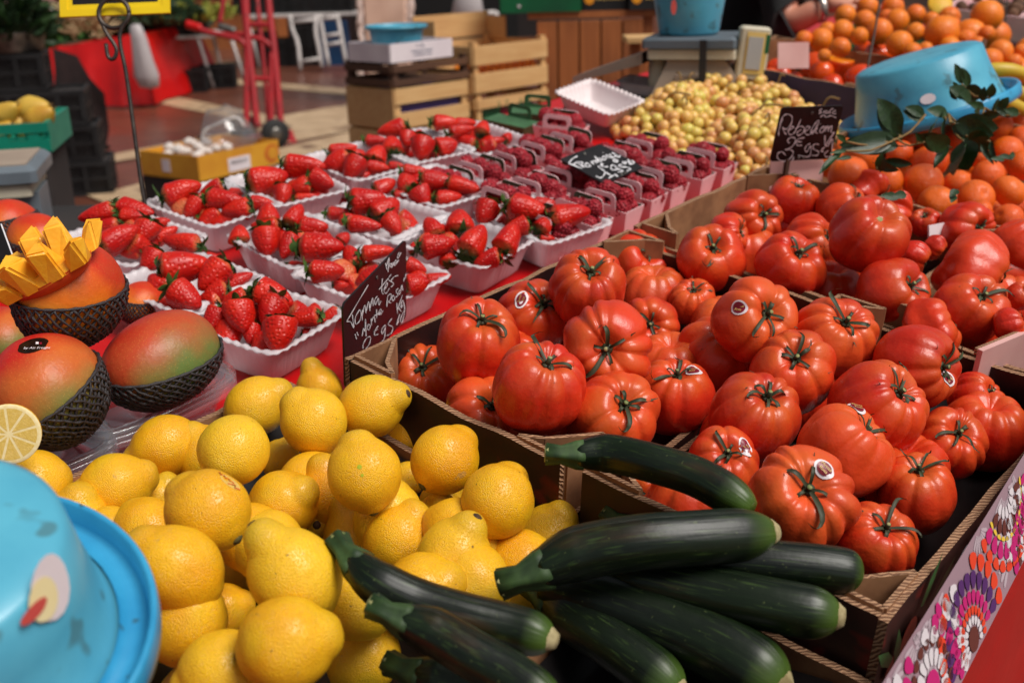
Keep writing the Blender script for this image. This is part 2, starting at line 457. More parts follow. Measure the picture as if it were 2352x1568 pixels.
M['watch'] = pm('watch_metal', lin(190, 180, 172), lin(150, 140, 132), 60, rough=.3, metallic=.8)
M['hair'] = pm('dark_hair', lin(36, 24, 18), lin(50, 34, 24), 30, rough=.6)
M['hred'] = pm('red_painted_steel', lin(176, 34, 40), lin(150, 24, 32), 5, rough=.4, speck=(lin(90, 40, 36), 9, .68))
M['alu'] = pm('pale_trestle_paint', lin(206, 198, 194), lin(180, 172, 168), 6, rough=.45)
M['grey'] = pm('grey_scale_enamel', lin(112, 122, 130), lin(94, 104, 112), 5, rough=.35)
M['cream'] = pm('cream_scale_plastic', lin(206, 198, 176), lin(186, 176, 152), 6, rough=.5)
M['taupe'] = pm('beige_scale_body', lin(168, 150, 132), lin(150, 132, 116), 6, rough=.5)
M['teal'] = pm('teal_crate_plastic', lin(10, 140, 112), lin(8, 120, 98), 5, rough=.4)
M['greenbox'] = pm('green_crate_plastic', lin(14, 96, 56), lin(10, 78, 46), 5, rough=.45)
M['pear'] = lemon_mat('pear_skin', lin(206, 160, 50), lin(192, 136, 44), lin(206, 172, 70), 40, .0004, .5)
M['banana'] = pm('banana_skin', lin(206, 172, 44), lin(184, 150, 40), 3, rough=.5, speck=(lin(96, 64, 24), 8, .66))
M['nut'] = pm('walnut_shell', lin(132, 92, 62), lin(96, 62, 40), 6, rough=.8, c3=lin(60, 36, 26), rnd=.9, bump=.6, bscale=12)
M['herb'] = pm('herb_leaf', lin(44, 82, 30), lin(66, 110, 40), 12, rough=.6, c3=lin(26, 50, 20), rnd=.8)
M['herbdark'] = pm('dark_herb_leaf', lin(26, 46, 24), lin(40, 66, 34), 12, rough=.6)
M['yellowcard'] = pm('orange_yellow_cardboard', lin(220, 160, 44), lin(206, 140, 36), 8, rough=.6)
M['orangeprint'] = pm('orange_print', lin(206, 108, 36), lin(190, 92, 30), 20, rough=.6)
M['garlic'] = pm('white_bulb_skin', lin(222, 214, 206), lin(196, 180, 172), 5, rough=.6)
M['tarp'] = pm('brown_tarpaulin', lin(34, 22, 20), lin(50, 32, 29), 4, rough=.5, bump=.4, bscale=6, bdist=.02)
M['pillar'] = pm('pink_plaster', lin(226, 190, 170), lin(210, 172, 152), 4, rough=.8)
M['netting'] = pm('pale_netting', lin(214, 190, 180), lin(190, 164, 152), 20, rough=.8)
M['bagwhite'] = thin_white('thin_bag_plastic', (.60, .55, .55, 1), .3)
M['purple'] = pm('purple_carton', lin(92, 72, 142), lin(76, 60, 120), 8, rough=.6)
M['flesh'] = pm('lemon_flesh', lin(226, 196, 110), lin(212, 180, 84), 26, rough=.25, bump=.4, bscale=40)
M['pith'] = pm('lemon_pith', lin(240, 226, 176), lin(232, 214, 150), 20, rough=.5)
M['stickred'] = pm('dark_red_print', lin(132, 14, 40), lin(120, 10, 34), 9, rough=.4)
M['stickwhite'] = pm('white_sticker_paper', lin(236, 226, 228), lin(222, 210, 214), 9, rough=.4)
M['yellowtext'] = pm('cream_print', lin(226, 196, 120), lin(210, 176, 96), 9, rough=.5)
M['orangetext'] = pm('orange_yellow_print', lin(240, 160, 30), lin(230, 140, 26), 9, rough=.5)
M['screen'] = pm('grey_screen', lin(178, 178, 176), lin(160, 160, 160), 3, rough=.2)
M['bluecloth'] = pm('blue_crate_plastic', lin(18, 66, 108), lin(14, 52, 88), 4, rough=.5)
M['darkstall'] = pm('dark_stall_cloth', lin(34, 30, 30), lin(50, 42, 40), 3, rough=.8)
M['rubber'] = pm('black_rubber', lin(22, 22, 23), lin(34, 33, 33), 8, rough=.7)
M['stickred2'] = pm('coral_print', lin(206, 84, 76), lin(190, 70, 66), 9, rough=.5)
# ------------------------------------------------------------------ fruit shapes (unit size, centred)
def norm(me, full=False):
    c = np.empty(len(me.vertices) * 3); me.vertices.foreach_get('co', c); c = c.reshape(-1, 3)
    d = c.max(0) - c.min(0); k = 2.0 / (d[0] + d[1])
    c *= (k, k, (1.0 / d[2]) if full else k)
    me.vertices.foreach_set('co', c.ravel()); me.update()
    return me
def sphere_grid(nu, nv, fn):
    """closed grid: nv rings of nu verts plus two poles; fn(theta, phi) -> point"""
    V = [fn(0, 0)]
    for j in range(1, nv):
        for i in range(nu):
            V.append(fn(PI * j / nv, 2 * PI * i / nu))
    V.append(fn(PI, 0))
    F = [(0, 1 + i, 1 + (i + 1) % nu) for i in range(nu)]
    for j in range(nv - 2):
        b = 1 + j * nu
        F += [(b + i, b + nu + i, b + nu + (i + 1) % nu, b + (i + 1) % nu) for i in range(nu)]
    b = 1 + (nv - 2) * nu
    F += [(b + (i + 1) % nu, b + i, len(V) - 1) for i in range(nu)]
    return V, F

def tomato_mesh(seed, ribs, deep, squash=.76, lump=.05, mats=None):
    rd = random.Random(seed)
    ph = rd.random() * 6.28
    amp = [rd.uniform(.0, .34) for _ in range(4)]
    pp = [rd.random() * 6.28 for _ in range(4)]
    ex = rd.uniform(.90, 1.0)
    off = Vector((rd.random() * 50, rd.random() * 50, rd.random() * 50))
    dim = rd.uniform(.15, .22)
    def fn(th, f):
        s = math.sin(th)
        q = max(s, 0) ** .82
        fw = f + sum(a * .55 * math.sin((k + 1) * f + p) for k, (a, p) in enumerate(zip(amp, pp)))
        c = abs(math.sin(ribs * fw / 2 + ph))
        wgt = q ** .8 * (.42 + .58 * (0.5 + .5 * math.cos(th)))
        big = 1 + .5 * math.sin(2 * f + pp[0])
        r = .5 * q * (1 - deep * big * (1 - c ** .55) * wgt)
        z = squash * .5 * math.cos(th)
        z -= dim * math.exp(-(r / .16) ** 2) * (1 if th < PI / 2 else -.45)
        z += .04 * (1 - c ** .6) * wgt * -1
        p = Vector((r * math.cos(f), r * math.sin(f) * ex, z))
        n = noise.noise(p * 2.6 + off)
        return p * (1 + lump * n * 2)
    V, F = sphere_grid(80, 40, fn)
    me = norm(mesh('tomato_body', V, F, mats))
    return me, me.vertices[0].co.z

def calyx_mesh(seed, n=5, L=.30, mats=None):
    """curling sepals round a small hub; z up, hub at the origin"""
    rd = random.Random(seed)
    b = MB()
    b.lathe([(.012, .012), (.05, .010), (.065, -.01), (.05, -.03)], 10)
    for i in range(n):
        a = 2 * PI * i / n + rd.uniform(-.35, .35)
        l = L * rd.uniform(.65, 1.25)
        curl = rd.uniform(-.3, 1.6); side = rd.uniform(-1.0, 1.0)
        w = rd.uniform(.013, .023)
        pts = []
        N = 9
        for k in range(N):
            t = k / (N - 1)
            r = .03 + l * (t if curl < 1.0 else math.sin(t * 2.0) / 1.1)
            aa = a + side * .55 * t * t
            z = .012 + .085 * math.sin(min(1, t * 1.5) * PI) * .9 + .10 * curl * t * t - .10 * t * (1 if curl < .4 else .2)
            ww = w * (1 - t ** 2.2) * (.75 + .5 * math.sin(t * PI)) + .003
            c = Vector((r * math.cos(aa), r * math.sin(aa), z))
            sd = Vector((-math.sin(aa), math.cos(aa), 0))
            tw = rd.uniform(-.2, .2)
            up = Vector((0, 0, 1))
            pts += [c - sd * ww + up * ww * (.55 + tw), c, c + sd * ww + up * ww * (.55 - tw)]
        F = []
        for k in range(N - 1):
            F += [(3 * k, 3 * k + 1, 3 * k + 4, 3 * k + 3), (3 * k + 1, 3 * k + 2, 3 * k + 5, 3 * k + 4)]
        b.add(pts, F, 0, True)
    return b.me('tomato_calyx', mats, True)

def stem_mesh(mats):
    b = MB()
    b.tube([(0, 0, -.01), (.004, 0, .04), (.012, .004, .085)], [.034, .026, .030], 10, 0, True)
    b.lathe([(.001, .0), (.024, .001), (.024, -.002)], 10, 1, T(.012, .004, .0875))
    return b.me('tomato_stem', mats)

def lemon_mesh(seed, L=1.2, nip=.12):
    rd = random.Random(seed)
    off = Vector((rd.random() * 50, rd.random() * 50, 3))
    bend = rd.uniform(-.05, .05); nr = rd.uniform(.12, .17); nl = nip * rd.uniform(.8, 1.3)
    def fn(th, f):
        z = math.cos(th); s = math.sin(th)
        r = .5 * max(s, 0) ** .95
        zz = z * L * .5 * (.88)
        if z > 0:
            zz += nl * max(0, (z - .88) / .12) ** .75
            r += nr * .55 * max(0, (z - .80) / .20) * max(s, 0) ** .25 * (1 if s > 1e-6 else 0) * .55
        else:
            zz -= .035 * max(0, (-z - .9) / .1)
        p = Vector((r * math.cos(f), r * math.sin(f), zz))
        n = noise.noise(p * 2.2 + off) * .045 + noise.noise(p * 6 + off) * .012
        p = p * (1 + n)
        p.x += bend * max(0, z) ** 2
        return p
    V, F = sphere_grid(40, 36, fn)
    return norm(mesh('lemon_body', V, F, M['lemon']))

def round_mesh(name, seed, mat, flat=.95, dim=.04, lump=.03, nu=32, nv=22):
    rd = random.Random(seed)
    off = Vector((rd.random() * 50, rd.random() * 50, 9))
    def fn(th, f):
        p = Vector((.5 * math.sin(th) * math.cos(f), .5 * math.sin(th) * math.sin(f), .5 * flat * math.cos(th)))
        rr = math.hypot(p.x, p.y)
        p.z -= dim * math.exp(-(rr / .09) ** 2) * (1 if th < PI / 2 else -1)
        return p * (1 + lump * noise.noise(p * 2.4 + off) + .01 * noise.noise(p * 7 + off))
    V, F = sphere_grid(nu, nv, fn)
    return norm(mesh(name, V, F, mat))

def strawberry_mesh(seed):
    rd = random.Random(seed)
    off = Vector((rd.random() * 50, rd.random() * 50, 5))
    sh = rd.uniform(.72, .95); ben = rd.uniform(-.10, .10); wedge = rd.uniform(.80, 1.0)
    def fn(th, f):
        t = th / PI                      # 0 calyx, 1 tip
        z = .5 - t ** .95
        r = .5 * min(1, (t / .16) ** .55) * max(0, 1 - t ** (1.75 + .5 * sh)) ** .64 if 0 < t < 1 else 0
        p = Vector((r * math.cos(f) , r * math.sin(f) * wedge, z))
        rr = math.hypot(p.x, p.y)
        if t < .3: p.z -= .07 * math.exp(-(rr / .16) ** 2)
        p *= 1 + .09 * noise.noise(p * 2.3 + off)
        p.x += ben * (t - .4) * 1.2
        return p
    V, F = sphere_grid(28, 24, fn)
    return norm(mesh('strawberry_body', V, F, M['straw']), True)

def strawberry_calyx(seed):
    rd = random.Random(seed)
    b = MB()
    n = rd.choice((7, 8, 9))
    for i in range(n):
        a = 2 * PI * i / n + rd.uniform(-.2, .2)
        l = rd.uniform(.38, .64); w = rd.uniform(.12, .17); cur = rd.uniform(-.3, .22)
        pts, N = [], 6
        for k in range(N):
            t = k / (N - 1)
            r = .03 + l * t
            z = .47 + .05 * math.sin(t * PI) + cur * t * t * .8
            ww = w * (math.sin(PI * (t * .86 + .14)) ** .7) * (1 - .25 * t) if t < 1 else .004
            sd = Vector((-math.sin(a), math.cos(a), 0)); c = Vector((r * math.cos(a), r * math.sin(a), z))
            pts += [c - sd * ww + Vector((0, 0, ww * .35)), c, c + sd * ww + Vector((0, 0, ww * .35))]
        F = []
        for k in range(N - 1):
            F += [(3 * k, 3 * k + 1, 3 * k + 4, 3 * k + 3), (3 * k + 1, 3 * k + 2, 3 * k + 5, 3 * k + 4)]
        b.add(pts, F, 0, True)
    if rd.random() < .5:
        b.tube([(0, 0, .46), (.03, 0, .56), (.09, .02, .64)], [.025, .02, .02], 6)
    return b.me('strawberry_calyx', M['strawleaf'], True)

def raspberry_mesh(seed):
    rd = random.Random(seed)
    bm = bmesh.new(); bmesh.ops.create_icosphere(bm, subdivisions=1, radius=1)
    bv = [v.co.copy() for v in bm.verts]; bf = [tuple(v.index for v in f.verts) for f in bm.faces]; bm.free()
    b = MB()
    n = 64
    for i in range(n):
        z = 1 - 2 * (i + .5) / n
        a = i * 2.39996 + rd.uniform(-.15, .15)
        s = math.sqrt(max(0, 1 - z * z))
        c = Vector((.405 * s * math.cos(a), .405 * s * math.sin(a), .47 * z))
        r = .092 * rd.uniform(.88, 1.1)
        b.add([c + v * r for v in bv], bf, 0, True)
    b.lathe([(.01, -.49), (.24, -.42), (.37, -.22), (.425, 0), (.37, .22), (.24, .42), (.01, .49)], 14)
    return b.me('raspberry_body', M['rasp'], True)

TOMA = [tomato_mesh(s, r, d, q, l, M['tomato_a']) for s, r, d, q, l in
        ((1, 8, .11, .94, .03), (2, 10, .14, .90, .04), (3, 7, .14, .88, .05), (4, 10, .11, .92, .03), (5, 9, .17, .84, .05), (6, 9, .12, .92, .03))]
TOMB = [tomato_mesh(s, r, d, q, l, M['tomato_b']) for s, r, d, q, l in
        ((11, 6, .10, .86, .04), (12, 7, .13, .86, .06), (13, 8, .18, .82, .08), (14, 7, .15, .90, .05), (15, 8, .26, .76, .12))]
CAL = [calyx_mesh(s, n, L, M['sepal']) for s, n, L in ((21, 5, .33), (22, 6, .28), (23, 5, .38), (24, 6, .34), (25, 5, .27), (26, 5, .36))]
STEM = stem_mesh([M['sepal'], M['stemcut']])
LEM = [lemon_mesh(s, L, n) for s, L, n in ((31, 1.18, .11), (32, 1.24, .14), (33, 1.14, .09), (34, 1.26, .15), (35, 1.20, .12))]
b_ = MB(); b_.lathe([(.004, .012), (.03, .014), (.045, .006), (.075, -.012), (.08, -.03)], 10); LSCAR = b_.me('lemon_scar', M['scar'], True)
b_ = MB(); b_.lathe([(.004, .02), (.03, .016), (.052, 0), (.06, -.03)], 9); LTIP = b_.me('lemon_tip', M['tipdark'], True)
STR = [strawberry_mesh(s) for s in range(41, 49)]
STC = [strawberry_calyx(s) for s in range(51, 56)]
RAS = [raspberry_mesh(s) for s in range(61, 64)]
ORA = [round_mesh('orange_body', s, M['orange'], f, .015, .03) for s, f in ((71, .98), (72, .95), (73, 1.0))]
CLE = [round_mesh('clementine_body', s, M['clem'], f, d, .05) for s, f, d in ((81, .88, .05), (82, .92, .03), (83, .85, .06), (84, .95, .02))]
KAK = [round_mesh('persimmon_body', s, M['kaki'], f, .03, .04) for s, f in ((91, .86), (92, 1.05))]
GRA = [round_mesh('grape_berry', s, M['grape'], f, 0, .03, 14, 10) for s, f in ((95, 1.08), (96, 1.15), (97, 1.0))]

def cam2stall(v): return (RS @ Vector(v)).normalized()
def img_axis(dx, dy, k):
    o = Vector((dx / k, -dy / k, 0)); l = o.length
    if l > .96: o *= .96 / l; l = .96
    return cam2stall((o.x, o.y, math.sqrt(1 - l * l)))
def img_dir(ang, tilt=0.0):
    a = math.radians(ang)
    return cam2stall((math.cos(a) * math.cos(tilt), math.sin(a) * math.cos(tilt), math.sin(tilt)))
def at_size(x, y, px, size, lo, hi):
    """point on the ray x, y where something px wide in the frame is size across, its height kept within lo..hi; and the size it then has"""
    p = SD(x, y, size * FPX / px)
    w = min(max(p.z, lo), hi)
    p = P(x, y, w)
    return p, px * depth(p) / FPX
def relax(items, k=.5, lo=.03, hi=.20, it=60):
    """items: [frame x, frame y, width px, depth]; fruits that overlap are drawn apart in depth so that they touch instead"""
    dirs = [(RS @ ray(x, y)) / FPX for x, y, _, _ in items]
    o = Vector((0, 0, HST))
    d = [q[3] for q in items]; d0 = list(d)
    for _ in range(it):
        mv = [0.0] * len(d)
        pos = [o + dirs[i] * d[i] for i in range(len(d))]
        rad = [items[i][2] * d[i] / FPX * k for i in range(len(d))]
        for i in range(len(d)):
            for j in range(i):
                v = pos[i] - pos[j]; L = v.length; m = rad[i] + rad[j]
                if L < m:
                    s = 1 if d[i] > d[j] else -1
                    q = .25 * (m - L)
                    mv[i] += s * q; mv[j] -= s * q
        for i in range(len(d)):
            nd = d[i] + max(-.01, min(.01, mv[i]))
            z = (o + dirs[i] * nd).z
            if lo <= z <= hi and abs(nd - d0[i]) < .06: d[i] = nd
    return d
# ------------------------------------------------------------------ the stall table and its cloths (built in stall axes, then set down at the stall's slope)
tb = thing('market_table', 'long sloping stall table hidden under red oilcloth and fruit', 'table', T(1.3, .825, 0), stall=True)
MB().bbox((0, 0, -.022), (3.9, 1.29, .03), .004).obj('table_top', M['woodpanel'], tb)
inv = MS.inverted()
for lx in (-1.75, -.1, 1.75):
    for ly in (-.6, .6):
        p = MS @ Vector((1.3 + lx, .825 + ly, -.04))
        q = inv @ Vector((p.x, p.y, 0.0))
        MB().tube([(lx, ly, -.038), (q.x - 1.3, q.y - .825, q.z)], .022, 8).obj('leg', M['metal'], tb)
# red oilcloth: top sheet, short drop behind, long drop in front
b = MB()
nu, nv = 120, 44
V, F = [], []
for j in range(nv + 1):
    for i in range(nu + 1):
        u = -.7 + 4.0 * i / nu; v = .17 + 1.32 * j / nv
        w = .0012 + .0016 * noise.noise(Vector((u * 7, v * 3, 1))) + .001 * noise.noise(Vector((u * 22, v * 9, 4)))
        V.append((u, v, w))
F = [(j * (nu + 1) + i, j * (nu + 1) + i + 1, (j + 1) * (nu + 1) + i + 1, (j + 1) * (nu + 1) + i) for j in range(nv) for i in range(nu)]
b.add(V, F, 0, True)
for v0, sg, L in ((.17, -1, .86), (1.49, 1, .30)):
    V = []
    for j in range(13):
        for i in range(nu + 1):
            u = -.7 + 4.0 * i / nu
            t = j / 12
            V.append((u, v0 + sg * (.003 + .03 * t * (1 + math.sin(u * 17 + 2 * math.sin(u * 5))) * .5), .001 - L * t))
    F = [(j * (nu + 1) + i, j * (nu + 1) + i + 1, (j + 1) * (nu + 1) + i + 1, (j + 1) * (nu + 1) + i) for j in range(12) for i in range(nu)]
    b.add(V, F, 0, True)
b.obj('tablecloth', M['red'], label='shiny red oilcloth covering the stall table and hanging over its front', cat='tablecloth', stall=True)

# patterned cloth along the front edge: flowers of petal rings
fc = {k: pm('print_' + k, c, c, 20, rough=.55) for k, c in dict(mauve=lin(152, 124, 134), white=lin(214, 206, 210), pale=lin(182, 164, 172), pinkp=lin(188, 26, 108), orangep=lin(220, 62, 30),
      purple=lin(78, 36, 98), brown=lin(96, 44, 36), yellow=lin(226, 190, 60)).items()}
FK = ['mauve', 'white', 'pale', 'pinkp', 'orangep', 'purple', 'brown', 'yellow']
b = MB()
u0, u1, z0, z1 = .40, 1.9, -.32, .0
KT = .40                                        # the cloth leans outwards towards its hem
def PYV(x, y):
    d = RS @ ray(x, y); t = (.1615 - KT * (.1 - HST)) / (d.y - KT * d.z)
    return d.x * t, HST + d.z * t
(ta, tza), (tb2, tzb) = PYV(2027, 1568), PYV(2322, 1091)
(la, lza), (lb2, lzb) = PYV(2212, 1560), PYV(2352, 1286)
def ctop(u): return tza + (tzb - tza) * (max(.5, min(u, .95)) - ta) / (tb2 - ta)
def clow(u): return min(lza + (lzb - lza) * (max(.5, min(u, 1.06)) - la) / (lb2 - la), ctop(u) - .03)
N = 60
V = []
for i in range(N + 1):
    u = u0 + (u1 - u0) * i / N
    V += [(u, 0, ctop(u)), (u, 0, clow(u))]
b.add(V, [(2 * i, 2 * i + 1, 2 * i + 3, 2 * i + 2) for i in range(N)], 0)
lay = [0]
def petal(cx, cz, a, r0, r1, wid, mi, yo):
    ca, sa = math.cos(a), math.sin(a)
    pts = []
    for t, k in ((0, .35), (.35, .8), (.7, 1), (.92, .7), (1, .2)):
        pts.append((r0 + (r1 - r0) * t, wid * k))
    out = [(r, w) for r, w in pts] + [(r, -w) for r, w in reversed(pts)]
    P3 = [(cx + r * ca - w * sa, -yo, cz + r * sa + w * ca) for r, w in out]
    for x, y, z in P3:
        lo = clow(x)
        if z > ctop(x) - .001 or z < lo + .001 or x < u0: return
    b.add(P3, [tuple(range(len(P3)))], mi)
def flower(cx, cz, R, rings, core, yo=.0006):
    for r0, r1, n, mi in rings:
        for k in range(n):
            a = 2 * PI * k / n + .1
            petal(cx, cz, a, r0 * R, r1 * R, R * (r0 + r1) * .5 * PI / n * .93, mi, yo)
    n = 16
    P3 = [(cx + core[0] * R * math.cos(2 * PI * k / n), -yo, cz + core[0] * R * math.sin(2 * PI * k / n)) for k in range(n)]
    if all(clow(x) < z < ctop(x) for x, _, z in P3): b.add(P3, [tuple(range(n))], core[1])
rf = random.Random(5)
for i in range(90):
    flower(rf.uniform(.42, 1.85), rf.uniform(-.2, .16), rf.uniform(.018, .03), [(.3, 1, 22, 2)], (.18, 2), .0004)
big = [([(.78, 1.0, 20, 1), (.55, .77, 20, 3), (.42, .54, 18, 6), (.22, .41, 16, 1)], (.18, 3)),
       ([(.8, 1.0, 24, 4), (.58, .79, 24, 5), (.40, .57, 24, 3), (.28, .39, 22, 4), (.17, .27, 16, 1)], (.15, 6)),
       ([(.85, 1.0, 26, 4), (.62, .84, 22, 3), (.55, .61, 26, 7), (.34, .54, 18, 6), (.18, .33, 14, 1)], (.14, 7))]
for cx, cz, R, k in ((*PYV(2140, 1572), .062, 0), (*PYV(2234, 1465), .062, 1), (*PYV(2127, 1300), .052, 0), (*PYV(2303, 1130), .06, 2), (*PYV(2362, 1250), .05, 0), (.60, -.06, .05, 2), (1.03, .08, .05, 1), (1.1, .10, .07, 0), (1.25, .08, .07, 2), (1.42, .11, .07, 1), (.52, .0, .05, 1), (1.6, .08, .07, 0)):
    flower(cx, cz, R, big[k][0], big[k][1], .0012)
for v in b.v: v.y -= KT * (.1 - v.z)
b.obj('patterned_cloth', [fc[k] for k in FK], m=T(0, .1615, 0), label='mauve cloth printed with big petalled flowers clipped along the stall front', cat='cloth', stall=True)

# ------------------------------------------------------------------ cardboard crates
def crate(name, label, u0, u1, v0, v1, h, cat='crate', group=None, outer='cardprint', inner='card', flaps=(), th=.007, liner=True, base=0.003, hb=None, hf=None, hr=None, hl=None):
    t = thing(name, label, cat, T((u0 + u1) / 2, (v0 + v1) / 2, base), group, stall=True)
    du, dv = (u1 - u0), (v1 - v0)
    MB().box((0, 0, .003), (du, dv, .005)).obj('base', M[inner], t)
    def wall(cx, cy, lx, ly, out, h=h):
        b = MB()
        n = 14
        ax = 0 if lx > ly else 1
        L = lx if ax == 0 else ly
        for k in range(n):
            a = -L / 2 + L * k / n; c = a + L / n
            def pt(s, side, z):
                dd = noise.noise(Vector((cx * 9 + s * 6, cy * 9, 2))) * .0025
                return (cx + s, cy + side * th / 2 + dd, z) if ax == 0 else (cx + side * th / 2 + dd, cy + s, z)
            ha = h +   .0055 * noise.noise(Vector((a * 17 + cx * 5, cy * 7, 8))); hc = h + .0055 * noise.noise(Vector((c * 17 + cx * 5, cy * 7, 8)))
            V = [pt(a, -1, .006), pt(c, -1, .006), pt(c, 1, .006), pt(a, 1, .006), pt(a, -1, ha), pt(c, -1, hc), pt(c, 1, hc), pt(a, 1, ha)]
            b.add(V, [(0, 1, 5, 4)], 1 if out < 0 else 0)
            b.add(V, [(2, 3, 7, 6)], 0 if out < 0 else 1)
            b.add(V, [(4, 5, 6, 7)], 2)
            if k == 0: b.add(V, [(3, 0, 4, 7)], 2)
            if k == n - 1: b.add(V, [(1, 2, 6, 5)], 2)
        b.obj('wall', [M[inner], M[outer], M['cardedge']], t)
    # material 1 is always the outward face
    wall(0, -dv / 2 + th / 2, du, th, -1, hf or h); wall(0, dv / 2 - th / 2, du, th, 1, hb or h)
    wall(-du / 2 + th / 2, 0, th, dv - 2 * th - .002, -1, hl or h); wall(du / 2 - th / 2, 0, th, dv - 2 * th - .002, 1, hr or h)
    if liner:
        b = MB()
        V = []
        R = [(du / 2 - .012, dv / 2 - .012, min(h, hb or h, hf or h) - .012), (du / 2 - .03, dv / 2 - .03, .014)]
        n = 40
        for a, c, z in R:
            for k in range(n):
                an = 2 * PI * k / n
                x = max(-1, min(1, 1.35 * math.cos(an))) * a; y = max(-1, min(1, 1.35 * math.sin(an))) * c
                V.append((x, y, z + .006 * math.sin(an * 7)))
        F = [(k, (k + 1) % n, n + (k + 1) % n, n + k) for k in range(n)] + [tuple(n + k for k in range(n))]
        b.add(V, F, 0, True); b.obj('liner', M['liner'], t)
    for sx, sy in flaps:      # folded triangular corner posts
        b = MB()
        x, y = sx * (du / 2 - th - .001), sy * (dv / 2 - th - .001)
        pts = [(x, y), (x - sx * .055, y), (x - sx * .05, y - sy * .006), (x - sx * .012, y - sy * .034), (x - sx * .006, y - sy * .052), (x, y - sy * .055)]
        ins = [(x - sx * .004, y - sy * .004), (x - sx * .048, y - sy * .004), (x - sx * .012, y - sy * .026), (x - sx * .004, y - sy * .046)]
        segs = [(pts[1], pts[3]), (pts[3], pts[5]), (pts[0], pts[1]), (pts[5], pts[0])]
        for (p, q) in segs:
            d = Vector((q[0] - p[0], q[1] - p[1], 0)); nrm = Vector((-d.y, d.x, 0)).normalized() * .0022
            a = Vector((p[0], p[1], 0)); c = Vector((q[0], q[1], 0))
            z1 = h + .004
            V = [a - nrm, c - nrm, c + nrm, a + nrm]
            V = [v + Vector((0, 0, .007)) for v in V] + [v + Vector((0, 0, z1)) for v in V]
            b.add(V, [(0, 1, 5, 4), (1, 2, 6, 5), (2, 3, 7, 6), (3, 0, 4, 7)], 0); b.add(V, [(4, 5, 6, 7)], 1)
        b.obj('corner_post', [M['card'], M['cardedge']], t)
    return t
CG = 'printed cardboard tomato crates at the front of the stall'
crate_b = crate('tomato_crate', 'dark printed cardboard crate of ribbed tomatoes behind the courgettes, at the front corner', .628, 1.118, .182, .466, .108, 'crate', CG, inner='liner', hb=.045, hr=.085, flaps=((-1, -1), (-1, 1), (1, 1)))
crate_a = crate('tomato_crate', 'dark printed cardboard crate of ribbed tomatoes behind the slanted black price sign', .628, 1.118, .474, .765, .104, 'crate', CG, inner='liner', hf=.045, hr=.09, flaps=((-1, 1), (1, 1), (-1, -1)))
crate('tomato_crate', 'brown cardboard crate of smooth scarlet tomatoes beside the raspberry baskets', 1.134, 1.476, .45, .765, .105, 'crate', 'brown crates of scarlet tomatoes', outer='card', hl=.088, hf=.05, hr=.08, flaps=((-1, 1), (1, 1)))
crate('tomato_crate', 'brown cardboard crate of smooth scarlet tomatoes at the right edge', 1.134, 1.476, .184, .442, .105, 'crate', 'brown crates of scarlet tomatoes', outer='card', hl=.08, hb=.05, hr=.08, flaps=((-1, 1), (1, 1)))
crate('clementine_crate', 'brown cardboard crate heaped with leafy clementines behind the scarlet tomatoes', 1.484, 2.02, .20, .77, .10, 'crate', outer='card', flaps=((-1, 1),), liner=False)
crate('persimmon_crate', 'navy blue cardboard crate of persimmons behind the grapes', 2.07, 2.38, .86, 1.25, .095, 'crate', outer='navy', flaps=((-1, -1), (-1, 1), (1, 1)), liner=False)
crate('lemon_crate', 'low cardboard crate almost hidden under the heap of lemons', .20, .622, .40, .86, .045, 'crate', outer='cardprint', liner=True)
crate('courgette_crate', 'low dark cardboard crate under the courgettes', .20, .622, .175, .392, .055, 'crate', outer='cardprint', liner=True)
b = MB()
L_ = (2.38, .60, 3.0, 1.22)
oc = thing('orange_crate', 'green plastic crate heaped with oranges behind the tilted blue basin', 'crate', T(2.72, .93, .003), stall=True)
MB().box((0, 0, .004), (.62, .62, .006)).obj('base', M['greenbox'], oc)
for x, y, lx, ly in ((0, -.305, .62, .01), (0, .305, .62, .01), (-.305, 0, .01, .598), (.305, 0, .01, .598)):
    b = MB()
    for z, hh in ((.012, .022), (.052, .02)):
        b.box((x, y, z + .008), (lx, ly, hh))
    for k in range(6):
        t_ = -.25 + .1 * k
        b.box((x + (t_ if lx > ly else 0), y + (0 if lx > ly else t_), .04), (min(lx, .03), min(ly, .03), .022))
    b.obj('side_panel', M['greenbox'], oc)

# lettering helpers
def text_mesh(s, size, mat, name='lettering', shear=0.0, ext=.0004):
    cu = bpy.data.curves.new(name, 'FONT'); cu.body = s; cu.size = size; cu.extrude = ext; cu.shear = shear
    cu.align_x = 'CENTER'; cu.align_y = 'CENTER'
    o = bpy.data.objects.new(name, cu); COL.objects.link(o)
    dg = bpy.context.evaluated_depsgraph_get(); dg.update()
    me = bpy.data.meshes.new_from_object(o.evaluated_get(dg))
    bpy.data.objects.remove(o); bpy.data.curves.remove(cu)
    me.materials.clear(); me.materials.append(mat)
    me.name = name
    return me
